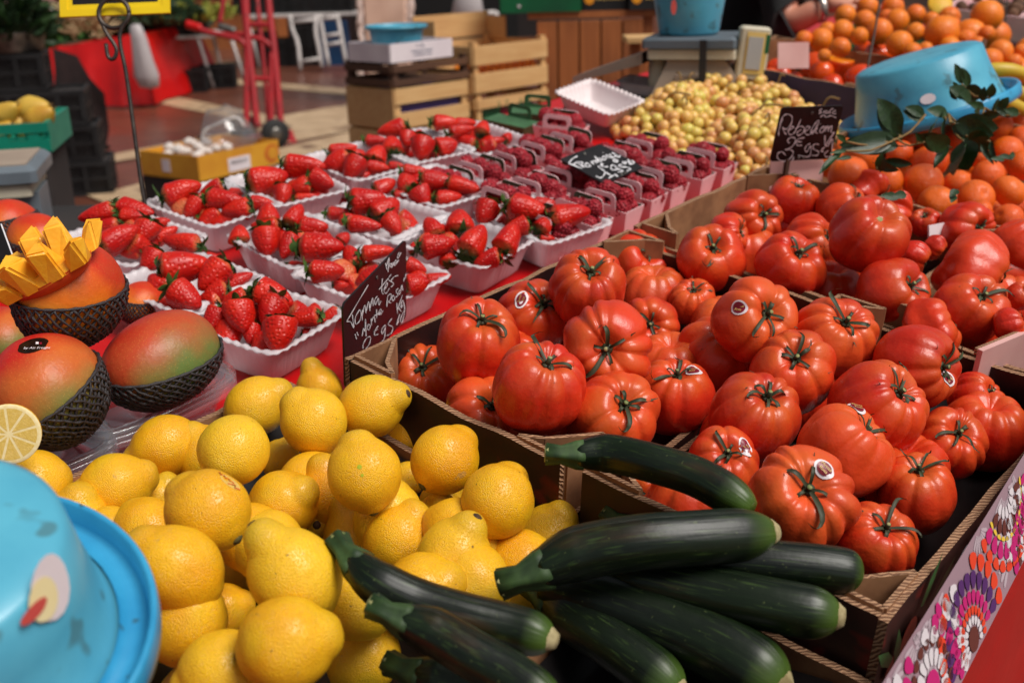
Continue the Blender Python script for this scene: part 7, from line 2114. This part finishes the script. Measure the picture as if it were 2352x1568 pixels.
gl_ = ['bright green salad heap at the front of the red stall', 'dark green leaf heap at the left of the red stall', 'light green herb heap at the back of the red stall', 'deep green parsley heap in the dark tray by the red stall', 'pale yellow-green salad heap by the trestle table', 'mid green heap left of the yellow framed board']
for i, (x, y, R_, H_2, mt_) in enumerate(((150, 96, .42, .20, 'herb'), (235, 92, .42, .16, 'herbdark'), (220, 52, .50, .20, 'herb'), (370, 46, .5, .16, 'herbdark'), (440, 36, .45, .10, 'pale'), (300, 66, .4, .2, 'herb'))):
    if mt_ == 'pale' and 'pale' not in M: M['pale'] = pm('pale_salad_leaf', lin(176, 176, 84), lin(150, 160, 66), 12, rough=.6)
    q = GD(x, y + 14, dR + .9 + .3 * (i % 3))
    herb(T(q), R_, H_2 * 1.5, 420, [M[mt_]], gl_[i], cat='salad greens', seed=20 + i, lw=.05, ll=.12, name='salad_heap')
# black trays under those greens and long trestle table to the right
def trestle(p0, p1, depth_, lb, legs, zt=None, mat='alu'):
    t = thing('trestle_table', lb, 'table', T(p0))
    d = p1 - p0; L = d.length; ang = math.atan2(d.y, d.x); R_ = RZ(ang)
    link('table_top', MB().bbox((L / 2, depth_ / 2, 0), (L, depth_, .035), .004).me('table_top', M['alu']), t, R_)
    for s in legs:
        link('leg', MB().tube([(L * s, .02, -.02), (L * s + .10, -.05, -p0.z + .012)], .022, 8).me('leg', M[mat]), t, R_)
        link('leg', MB().tube([(L * s, depth_ - .05, -.02), (L * s + .10, depth_ + .02, -p0.z + .012)], .022, 8).me('leg', M[mat]), t, R_)
    return t
p0, p1 = GD(335, 92, 12.4), GD(560, 66, 12.9); p1.z = p0.z
trestle(p0, p1, .9, 'grey topped trestle table right of the red stall', (.52, .86))
q = GD(370, 70, 12.6)
black_crate(T(q.x, q.y + .3, p0.z + .02) @ RZ(.2), .9, .6, .16, 'wide black tray of greens on the grey trestle table', 'black trays on the far stalls')
# sacks and crates below
for i, (x, y, w, h, mt_, lb) in enumerate(((400, 210, .62, .26, 'black', 'black crate on the floor beneath the grey trestle table'), (470, 200, .6, .26, 'darkstall', 'dark brown crate on the floor right of the black one'), (350, 205, .5, .2, 'black', 'black crate on the floor beside the red sheet'))):
    q = G(x, y + 8, 0)
    black_crate(T(q.x, q.y + .3, .002) @ RZ(.15), w, .4, h, lb, 'crates beneath the far tables')
q = GD(330, 140, 11.1)
b = MB(); zz0 = GD(330, 140, 11.1).z
prof = [(.03, .36), (.06, .33), (.08, .22), (.115, .0), (.13, -.14), (.10, -.26), (.01, -.28)]
b.lathe(prof[::-1], 20)
for i, v in enumerate(b.v):
    v += Vector((.03 * noise.noise(v * 13), .03 * noise.noise(v * 17), 0)); v.x *= 1 + .12 * noise.noise(v * 9); v.x += -.10 * (v.z) ; v.y *= .7
b.obj('carrier_bag', M['bagwhite'], m=T(q), label='white plastic carrier bag hanging at the corner of the red stall', cat='bag')
# ------------------------------------------------------------------ red hand truck
dt = 8.7
Z3 = lambda x, y: (401.9 + x * .1977, y * .1977)
HT = lambda x, y, d=0.0: GD(*Z3(x, y), dt + d)
ht0 = G(*Z3(1180, 1600), 0)
t = thing('hand_truck', 'red steel hand truck with tall rails standing on the tiled floor', 'hand truck', T(ht0.x, ht0.y, 0))
def rail(pts, r, nm='rail', mt_='hred'):
    b = MB(); b.tube([q - Vector((ht0.x, ht0.y, 0)) for q in smooth_path(pts, 4 * len(pts))], r, 8); return b.obj(nm, M[mt_], t)
rail([HT(820, -60), HT(830, 200), HT(860, 560), HT(905, 1000), HT(945, 1390), HT(960, 1480)], .028)
rail([HT(1080, -60), HT(1110, 250), HT(1150, 560), HT(1190, 1000), HT(1225, 1400), HT(1250, 1640)], .028)
rail([HT(790, -60), HT(815, 200), HT(838, 520), HT(835, 900), HT(830, 1390), HT(828, 1480)], .026)
rail([HT(1130, 620), HT(1120, 900), HT(1115, 1300), HT(1112, 1640)], .026)
rail([HT(950, -60, .25), HT(985, 300, .25), HT(1025, 700, .25), HT(1070, 1200, .25), HT(1095, 1560, .25)], .018)
rail([HT(845, 295), HT(960, 290), HT(1110, 295)], .022, 'cross_bar')
rail([HT(900, 915), HT(1000, 920), HT(1110, 920)], .022, 'cross_bar')
rail([HT(830, 545), HT(760, 470), HT(600, 425), HT(380, 375), HT(140, 285)], .024, 'handle_bar')
rail([HT(1120, 545), HT(1050, 485), HT(940, 445), HT(860, 430)], .022, 'handle_bar')
rail([HT(860, 400), HT(700, 400), HT(500, 400)], .02, 'cross_bar')
rail([HT(570, -60), HT(545, 120), HT(522, 265)], .020, 'rail')
rail([HT(300, 330), HT(210, 305), HT(135, 280)], .034, 'hand_grip', 'redb')
rail([HT(510, 310), HT(600, 330), HT(700, 365)], .03, 'lever', 'metal')
b = MB(); b.lathe([(.03, -.025), (.10, -.025), (.115, -.012), (.115, .012), (.10, .025), (.03, .025)], 28)
wp = GD(634, 322, dt - .05); wp.z = .118
wm = T(wp - Vector((ht0.x, ht0.y, 0))) @ RZ(.5) @ Matrix.Rotation(PI / 2, 4, 'X')
wh = b.obj('wheel', M['rubber'], t, wm, smooth=True); MB().lathe([(.02, -.03), (.05, -.028), (.05, .028), (.02, .03)], 16).obj('hub', M['metal'], wh)
wp2 = GD(560, 300, dt + .3); wp2.z = .118
link('wheel', wh.data, t, T(wp2 - Vector((ht0.x, ht0.y, 0))) @ RZ(.5) @ Matrix.Rotation(PI / 2, 4, 'X'))
pl = MB(); pl.box((0, 0, 0), (.45, .02, .30)); pl.obj('toe_plate', M['hred'], t, T(GD(600, 262, dt + .1) - Vector((ht0.x, ht0.y, 0)) + Vector((0, .12, -.22))) @ RZ(.3) @ Matrix.Rotation(-1.35, 4, 'X'))
# ------------------------------------------------------------------ folding trestles and far stalls
dz = 14.6
def frame_legs(lb, quad, bars, r=.028, dep=dz, mt_='alu', nm='folding_trestle'):
    o = GD(*quad[0][-1], dep); o.z = 0
    t = thing(nm, lb, 'trestle', T(o), 'pale folding trestles under the far stall')
    for pts in quad:
        q = [GD(x, y, dep) for x, y in pts]; q[-1].z = max(q[-1].z, .0)
        b = MB(); b.tube([k - o for k in smooth_path(q, 8)], r, 8); b.obj('leg', M[mt_], t)
    for a_, c_ in bars:
        b = MB(); b.tube([GD(*a_, dep) - o, GD(*c_, dep) - o], r * .9, 8); b.obj('cross_bar', M[mt_], t)
frame_legs('pale folding trestle with bent legs at the far stall, left one', [[(666, 36), (672, 70), (684, 100), (690, 162)], [(726, 34), (725, 75), (732, 110), (739, 155)]], [((668, 52), (726, 45)), ((688, 143), (736, 135))])
frame_legs('pale folding trestle ladder with two rungs at the far stall, right one', [[(734, 34), (742, 80), (755, 152)], [(774, 32), (783, 80), (795, 146)]], [((736, 45), (776, 40)), ((745, 84), (783, 78)), ((750, 104), (784, 98))])
frame_legs('pale folding chair frame behind the pillar', [[(935, 12), (950, 14), (957, 40), (964, 66)], [(928, 20), (930, 66)]], [((930, 32), (956, 30))], dep=12.5)
frame_legs('pale folding chair frame right of the hanging bag', [[(1108, 30), (1112, 70)], [(1138, 28), (1146, 70)]], [((1108, 32), (1138, 30))], dep=10.5)
MB().box((0, 0, 0), (.44, .30, .62)).obj('blue_crate', M['bluecloth'], m=T(GD(765, 100, 15.4)), label='dark blue crate standing behind the right folding trestle', cat='crate')
for i, (x0, x1, y0, y1, mt_, lb) in enumerate(((620, 660, 90, 155, 'black', 'black crate stack beneath the far stall, left of the trestle'), (668, 735, 55, 160, 'black', 'black crate stack behind the left folding trestle'), (560, 622, 75, 150, 'darkstall', 'dark covered crates beneath the far stall, behind the hand truck'))):
    a_, c_ = GD(x0, y1, 15.3), GD(x1, y0, 15.3)
    h_ = max(c_.z - 0.002, .3); w_ = c_.x - a_.x
    black_crate(T((a_.x + c_.x) / 2, a_.y + .3, .002), w_, .5, h_, lb, 'crates beneath the far tables')
p0, p1 = GD(560, 40, 15.0), GD(830, 28, 15.2); p1.z = p0.z
trestle(p0, p1, 1.2, 'long far stall table with produce behind the hand truck', (.03, .97))
mtx = ('orangetext', 'garlic', 'herb', 'clem')
far = [(600, 8, .9, 'black', 'dark tray on the far stall holding yellow produce'), (700, 12, 1.0, 'black', 'dark tray on the far stall holding pale produce'), (770, 14, .5, 'stickred2', 'orange net sacks on the far stall')]
for i, (x, y, w_, mt_, lb) in enumerate(far):
    q = GD(x, y + 24, 15.2); 
    black_crate(T(q.x, q.y + .4, p0.z + .02), w_ * .9, .6, .30, lb, 'trays on the far stall')
    rf2 = random.Random(i)
    for j in range(14):
        s_ = T(q.x + rf2.uniform(-.4, .4) * w_, q.y + .15 + rf2.uniform(0, .35), p0.z + .34 + rf2.uniform(0, .05))
        fl_ = ('yellow', 'pale', 'bright orange')[i]
        link('produce', ORA[j % 3] if i != 1 else APP, None, s_ @ SC(.10), '%s fruit in a tray on the far stall' % fl_, 'fruit', '%s fruit in a far tray' % fl_)
# ------------------------------------------------------------------ pillar with netting and hanging things
dp = 11.0
a_, c_ = GD(832, 60, dp), GD(938, 60, dp)
w_ = c_.x - a_.x
pl = thing('pillar', 'square pink plastered pillar of the hall behind the crates', 'pillar', T((a_.x + c_.x) / 2, a_.y + w_ / 2, 0))
MB().bbox((0, 0, 1.6), (w_ * .93, w_ * .9, 3.2), .02).obj('shaft', M['pillar'], pl)
MB().bbox((0, 0, .10), (w_ * 1.0, w_ * .97, .20), .02).obj('base', M['pillar'], pl)
for i, (x, lb) in enumerate(((825, 'pale netting rope hanging down the left side of the pillar'), (941, 'pale netting rope hanging down the right side of the pillar'))):
    rn_ = random.Random(i + 3); b = MB()
    top = GD(x, -40, dp - .25); bot = GD(x + 4, 225, dp - .25) if i == 0 else GD(x + 4, 70, dp - .25)
    for k in range(5):
        pts = [top.lerp(bot, s_ / 20) + Vector((rn_.uniform(-.025, .025), rn_.uniform(-.02, .02), 0)) for s_ in range(21)]
        b.tube(smooth_path(pts, 60), .014, 5)
    for k in range(26):
        q = top.lerp(bot, rn_.random()) + Vector((rn_.uniform(-.03, .03), 0, 0)); b.lathe([(.002, -.03), (.022, 0), (.002, .03)], 6, 0, T(q))
    b.obj('netting', M['netting'], label=lb, cat='netting')
q = GD(1074, 0, 9.5)
b = MB(); b.lathe([(.01, -.20), (.10, -.19), (.145, -.12), (.12, 0), (.06, .14), (.02, .26), (.012, .5)], 20)
for v in b.v: v.x *= 1 + .15 * noise.noise(v * 8); v.y *= .7
b.obj('carrier_bag', M['bagwhite'], m=T(q), label='white carrier bag hanging in the dark between pillar and green crate', cat='bag')
# stall body behind the crates, a block in black cloth colour
a_, c_ = GD(945, 60, 12.2), GD(1160, 60, 12.2)
MB().box((0, 0, .75), (c_.x - a_.x + .3, .3, 1.5)).obj('dark_stall', M['blackcloth'], m=T((a_.x + c_.x) / 2, a_.y + .3, 0), label='dark stall counter between the pillar and the plank counter', cat='stall')
# ------------------------------------------------------------------ yellow cardboard box of bulbs on a low stand
dy_ = 5.6
A1d = lambda x, y, d: GD(x * KS, y * KS, d)
n0 = A1d(1345, 1222, dy_)
e1 = A1d(1880, 1060, dy_ + .45); e0 = A1d(1140, 1170, dy_ + .22)
du_ = (e1 - n0); du_.z = 0; dv_ = (e0 - n0); dv_.z = 0
Lx = du_.length; Wy = dv_.length + .12; an = math.atan2(du_.y, du_.x)
hy = .13
t = thing('cardboard_box', 'orange-yellow cardboard box of white bulbs behind the strawberries', 'box', T(n0) @ RZ(an))
for x, y, lx, ly in ((Lx / 2, .003, Lx, .006), (Lx / 2, Wy, Lx, .006), (.003, Wy / 2, .006, Wy - .012), (Lx, Wy / 2, .006, Wy - .012)):
    MB().box((x, y, hy / 2), (lx, ly, hy)).obj('wall', M['yellowcard'], t)
MB().box((Lx / 2, Wy / 2, .004), (Lx, Wy - .014, .006)).obj('base', M['yellowcard'], t)
MB().box((Lx * .48, -.002, hy * .38), (Lx * .27, .002, hy * .55)).obj('label', M['stickwhite'], t)
link('lettering', text_mesh('PRODUIT', .028, M['black']), t, T(Lx * .48, -.0042, hy * .45) @ FRT)
n = 18
for x, r, mt_ in ((Lx * .90, .055, 'orangeprint'), (Lx * .915, .038, 'yellowcard')):
    link('round_print', mesh('round_print', [(x + r * math.cos(2 * PI * q / n), -.0012 - (.0012 if mt_ == 'yellowcard' else 0), hy * .5 + r * .9 * math.sin(2 * PI * q / n)) for q in range(n)], [tuple(range(n))], M[mt_]), t)
MB().box((-.0018, Wy * .55, hy * .5), (.002, .06, hy * .5)).obj('white_patch', M['stickwhite'], t)
rb = random.Random(4)
GAR = round_mesh('bulb_body', 66, M['garlic'], .85, -.12, .10, 18, 14)
for i in range(22):
    q = T(n0) @ RZ(an) @ Vector((Lx * rb.uniform(.05, .55), Wy * rb.uniform(.12, .9), hy * .85 + rb.uniform(-.01, .03)))
    link('garlic_bulb', GAR, None, T(q) @ RZ(i) @ SC(rb.uniform(.05, .065)), 'white bulb in the orange-yellow cardboard box', 'garlic', 'white bulbs in the orange-yellow box')
b = MB(); rnb = random.Random(8)
q = T(n0) @ RZ(an) @ Vector((Lx * .72, Wy * .5, hy * .9))
b.lathe([(.01, -.06), (.14, -.03), (.17, .03), (.13, .10), (.09, .17), (.01, .20)], 22)
for v in b.v:
    v += v.normalized() * .05 * noise.noise(v * 14) + Vector((.02 * noise.noise(v * 25), 0, .03 * noise.noise(v * 18)))
b.obj('clear_bag', M['clear'], m=T(q), label='crumpled clear plastic bag in the orange-yellow box', cat='bag')
b = MB(); b.tube(smooth_path([q + v for v in (Vector((-.12, -.08, 0)), Vector((-.10, -.08, .08)), Vector((-.02, -.08, .12)), Vector((.08, -.08, .15)), Vector((.12, -.08, .10)))], 20), .008, 6); b.obj('white_strap', M['white'], label='white plastic strap handle standing on the orange-yellow box', cat='strap')
sz_ = n0.z
c2 = T(n0) @ RZ(an) @ Vector((Lx / 2, Wy / 2 + .05, 0))
MB().bbox((0, 0, -sz_ / 2 - .001), (Lx - .02, Wy * .9, sz_ - .004), .01).obj('low_stand', M['darkstall'], m=T(c2) @ RZ(an), label='dark low stand carrying the orange-yellow box', cat='stand')
# ------------------------------------------------------------------ far hall: stalls and end wall
hw = thing('hall_wall', 'dark brown end wall of the market hall', 'wall', T(0, 27, 0))
MB().box((0, 0, 1.9), (60, .3, 3.8)).obj('wall_surface', pm('dark_plaster', lin(84, 62, 52), lin(66, 48, 42), 1, rough=.8), hw)
rs_ = random.Random(31)
cols = ['wooddark', 'darkstall', 'woodpanel', 'tarp', 'alu']
names_ = ['far stall counter beyond the greens, leftmost', 'far stall counter behind the yellow framed board', 'far stall counter behind the hand truck', 'far stall counter behind the folding trestles', 'far stall counter behind the pillar', 'far stall counter at the far right of the hall']
for i, x in enumerate((40, 300, 520, 760, 1020, 1300)):
    q = GD(x, 20, 19 + i % 2)
    t = thing('market_stall', names_[i], 'stall', T(q.x, q.y, 0), 'stalls at the far end of the hall')
    MB().box((0, 0, .4), (1.9, .9, .8)).obj('counter', M[cols[i % 4]], t)
    for k in range(4):
        MB().box((-.7 + .46 * k, -.1, .88), (.40, .5, .15)).obj('crate', M[('woodlight', 'black', 'greenbox', 'wooddark')[(k + i) % 4]], t)
    herb(T(q.x, q.y - .1, .92), .75, .2, 240, [M[('herb', 'clem', 'herbdark', 'pale', 'orangetext', 'herb')[i]]], 'heap of produce on the ' + names_[i], cat='produce', seed=60 + i, lw=.08, ll=.12, name='produce_heap')
p = GD(40, 0, 17)
herb(T(p.x, p.y, .75), .5, .35, 260, [M['garlic'], pm('pink_flower', lin(206, 140, 140), lin(190, 110, 116), 9, rough=.6)], 'pale pink and white flowers at the top left corner', cat='flowers', seed=90, lw=.06, ll=.10, name='flower_bunch')
p = GD(205, 92, 9.5)
herb(T(p.x, p.y, p.z), .16, .34, 160, [pm('dry_straw', lin(206, 176, 136), lin(186, 150, 110), 9, rough=.7)], 'dry straw coloured bunch between the herb bowl and the yellow frame', cat='dried bunch', seed=91, lw=.02, ll=.18, name='dried_bunch')
# ------------------------------------------------------------------ the seller behind the oranges
def skin_mesh(name, joints, edges, mat, sub=2):
    me = bpy.data.meshes.new(name); me.from_pydata([j[0] for j in joints], edges, [])
    o = bpy.data.objects.new(name, me); COL.objects.link(o)
    o.modifiers.new('skin', 'SKIN'); s = o.modifiers.new('sub', 'SUBSURF'); s.levels = sub; s.render_levels = sub
    for i, j in enumerate(joints):
        r = j[1]; o_ = me.skin_vertices[0].data[i]; o_.radius = (r, r) if not isinstance(r, tuple) else r
    me.skin_vertices[0].data[0].use_root = True
    dg = bpy.context.evaluated_depsgraph_get(); dg.update()
    out = bpy.data.meshes.new_from_object(o.evaluated_get(dg))
    bpy.data.objects.remove(o)
    out.materials.clear(); out.materials.append(mat)
    out.polygons.foreach_set('use_smooth', [True] * len(out.polygons)); out.name = name
    return out
dpn = 3.15
el = GD(1806, 62, dpn - .12); wr = GD(1893, 16, dpn - .18); hd2 = GD(1945, 6, dpn - .18)
sh = GD(1752, -160, dpn); hip = Vector((GD(1725, 100, dpn + .05).x, sh.y + .05, .92)) + Vector((-.02, .02, 0))
px_ = hip.x; py_ = hip.y
sz = max(sh.z, 1.42); sh.z = sz
nk = Vector((px_, py_ + .02, sz + .08)); hdp = Vector((px_ + .05, py_ - .01, sz + .24))
ch_ = Vector((px_, py_, 1.22))
shL = Vector((px_ - .10, py_ + .20, sz)); sh = Vector((px_ + .06, py_ - .16, sz))
t0 = Vector((px_, py_, 0))
per = thing('person', 'person in black short sleeves with a wristwatch reaching over the oranges', 'person', T(t0))
o_ = lambda v: v - t0
J = [(o_(hip), (.15, .13)), (o_(ch_), (.155, .12)), (o_(Vector((px_, py_, sz - .06))), (.14, .11)), (o_(nk), .06), (o_(hdp - Vector((0, 0, .06))), (.075, .08)), (o_(hdp + Vector((0, 0, .06))), (.085, .095)),
     (o_(sh), .062), (o_(el), .048), (o_(wr), .030), (o_(shL), .062), (o_(shL + Vector((-.06, .02, -.30))), .045), (o_(shL + Vector((.04, -.02, -.56))), .030),
     (o_(hip + Vector((.02, -.10, -.08))), .085), (o_(hip + Vector((.03, -.11, -.47))), .058), (o_(Vector((px_ + .02, py_ - .11, .09))), .042), (o_(Vector((px_ + .16, py_ - .12, .045))), .035),
     (o_(hip + Vector((-.02, .10, -.08))), .085), (o_(hip + Vector((-.02, .11, -.47))), .058), (o_(Vector((px_ - .02, py_ + .11, .09))), .042), (o_(Vector((px_ + .12, py_ + .12, .045))), .035)]
Ed = [(0, 1), (1, 2), (2, 3), (3, 4), (4, 5), (2, 6), (6, 7), (7, 8), (2, 9), (9, 10), (10, 11), (0, 12), (12, 13), (13, 14), (14, 15), (0, 16), (16, 17), (17, 18), (18, 19)]
link('body', skin_mesh('body', J, Ed, M['skin']), per)
# hand with five separate bent fingers closing on the topmost orange
hx_ = (hd2 - wr).normalized(); hz = Vector((0, 0, 1)); hyv = hz.cross(hx_).normalized(); hz = hx_.cross(hyv)
HJ = [(o_(wr), .029), (o_(wr + hx_ * .05), (.036, .018)), (o_(wr + hx_ * .085), (.038, .015))]
link('hand', skin_mesh('hand', HJ, [(0, 1), (1, 2)], M['skin']), per)
for k, (off_, ln_) in enumerate(((-.030, .070), (-.010, .080), (.010, .076), (.029, .062))):
    b0 = wr + hx_ * .088 + hyv * off_
    pts = [b0 - hx_ * .02, b0 + hx_ * ln_ * .42 - hz * .006, b0 + hx_ * ln_ * .74 - hz * .026, b0 + hx_ * ln_ * .84 - hz * .050]
    link('finger', skin_mesh('finger', [(o_(q), r) for q, r in zip(pts, (.010, .0095, .0088, .0075))], [(0, 1), (1, 2), (2, 3)], M['skin'], 2), per)
b0 = wr + hx_ * .03 - hyv * .032
link('thumb', skin_mesh('thumb', [(o_(q), r) for q, r in zip([b0, b0 + hx_ * .03 - hyv * .022 - hz * .012, b0 + hx_ * .058 - hyv * .026 - hz * .032], (.013, .011, .009))], [(0, 1), (1, 2)], M['skin'], 2), per)
mid = sh.lerp(el, .5)
el2 = el.lerp(wr, .16)
SJ = [(o_(hip + Vector((0, 0, -.04))), (.168, .150)), (o_(ch_), (.172, .140)), (o_(Vector((px_, py_, sz - .05))), (.156, .128)), (o_(nk - Vector((0, 0, .03))), .075), (o_(sh), .082), (o_(mid), .078), (o_(el), .072), (o_(el2), .062), (o_(shL), .08), (o_(shL + Vector((-.06, .02, -.27))), .07)]
link('shirt', skin_mesh('shirt', SJ, [(0, 1), (1, 2), (2, 3), (2, 4), (4, 5), (5, 6), (6, 7), (2, 8), (8, 9)], M['blackcloth']), per)
TJ = [(o_(hip), (.160, .142)), (o_(hip + Vector((.02, -.10, -.08))), .098), (o_(hip + Vector((.03, -.11, -.47))), .074), (o_(Vector((px_ + .02, py_ - .11, .10))), .064), (o_(hip + Vector((-.02, .10, -.08))), .098), (o_(hip + Vector((-.02, .11, -.47))), .074), (o_(Vector((px_ - .02, py_ + .11, .10))), .064)]
link('trousers', skin_mesh('trousers', TJ, [(0, 1), (1, 2), (2, 3), (0, 4), (4, 5), (5, 6)], M['blackcloth']), per)
b = MB(); b.lathe([(.01, .12), (.075, .105), (.102, .04), (.104, -.02), (.095, -.06)], 24, closed_ends=False); b.obj('hair', M['hair'], per, T(o_(hdp) + Vector((-.012, .01, .035))), smooth=True)
for s in (-1, 1):
    MB().lathe([(.001, -.012), (.012, 0), (.001, .012)], 10).obj('eye', M['white'], per, T(o_(hdp) + Vector((.080, s * .032 - .01, .01))))
MB().lathe([(.014, -.02), (.011, 0), (.006, .022)], 8).obj('nose', M['skin'], per, T(o_(hdp) + Vector((.098, -.01, -.02))))
MB().box((0, 0, 0), (.012, .045, .008)).obj('mouth', M['stickred2'], per, T(o_(hdp) + Vector((.083, -.01, -.065))))
wa = wr.lerp(el, .10)
b = MB(); b.lathe([(.034, -.010), (.038, -.008), (.038, .008), (.034, .010)], 24, closed_ends=False); w_o = b.obj('wristwatch', M['watch'], per, T(o_(wa)) @ frame(hx_), smooth=True)
MB().lathe([(.001, .012), (.016, .012), (.018, .006), (.018, 0)], 20).obj('dial', M['watch'], w_o, frame(RS.transposed() @ Vector((0, 0, 1)) * 0 + Vector((.6, -.6, .5))) @ T(0, 0, .034))

# ------------------------------------------------------------------ light, sky, camera
sun_dir = (WM @ Vector((.43, .70, .56))).normalized()      # towards the sun
sd = bpy.data.lights.new('sun', 'SUN'); sd.energy = 3.3; sd.angle = math.radians(28); sd.color = (1.0, .95, .89)
so = bpy.data.objects.new('sun', sd); COL.objects.link(so)
so.matrix_basis = T(0, 0, 8) @ frame(sun_dir)
wd = bpy.data.worlds.new('World'); scene.world = wd; wd.use_nodes = True
nt = wd.node_tree; nt.nodes.clear()
sk = nt.nodes.new('ShaderNodeTexSky'); sk.sky_type = 'NISHITA'; sk.sun_disc = False
sk.sun_elevation = math.asin(sun_dir.z); sk.sun_rotation = math.atan2(sun_dir.x, sun_dir.y)
sk.air_density = 1.0; sk.dust_density = 3.0; sk.ozone_density = .6
hs = nt.nodes.new('ShaderNodeHueSaturation'); hs.inputs['Saturation'].default_value = .30
bg = nt.nodes.new('ShaderNodeBackground'); bg.inputs['Strength'].default_value = .062
wo = nt.nodes.new('ShaderNodeOutputWorld')
nt.links.new(sk.outputs[0], hs.inputs['Color']); nt.links.new(hs.outputs[0], bg.inputs[0]); nt.links.new(bg.outputs[0], wo.inputs[0])
cam = bpy.data.cameras.new('camera'); cam.sensor_width = 36.0; cam.lens = 36.0 * FPX / 2352.0
cam.clip_start = .05; cam.clip_end = 300
cam.dof.use_dof = True; cam.dof.focus_distance = 1.0; cam.dof.aperture_fstop = 6.3; cam.dof.aperture_blades = 7
co = bpy.data.objects.new('camera', cam); COL.objects.link(co)
co.matrix_basis = T(0, 0, ZC) @ WM.to_4x4()
scene.camera = co
scene.view_settings.view_transform = 'Standard'; scene.view_settings.look = 'None'; scene.view_settings.exposure = 0
scene.cycles.use_denoising = True
scene.cycles.max_bounces = 8; scene.cycles.diffuse_bounces = 4; scene.cycles.glossy_bounces = 3; scene.cycles.transmission_bounces = 4; scene.cycles.transparent_max_bounces = 12
scene.cycles.sample_clamp_indirect = 4.0
bpy.context.view_layer.update()
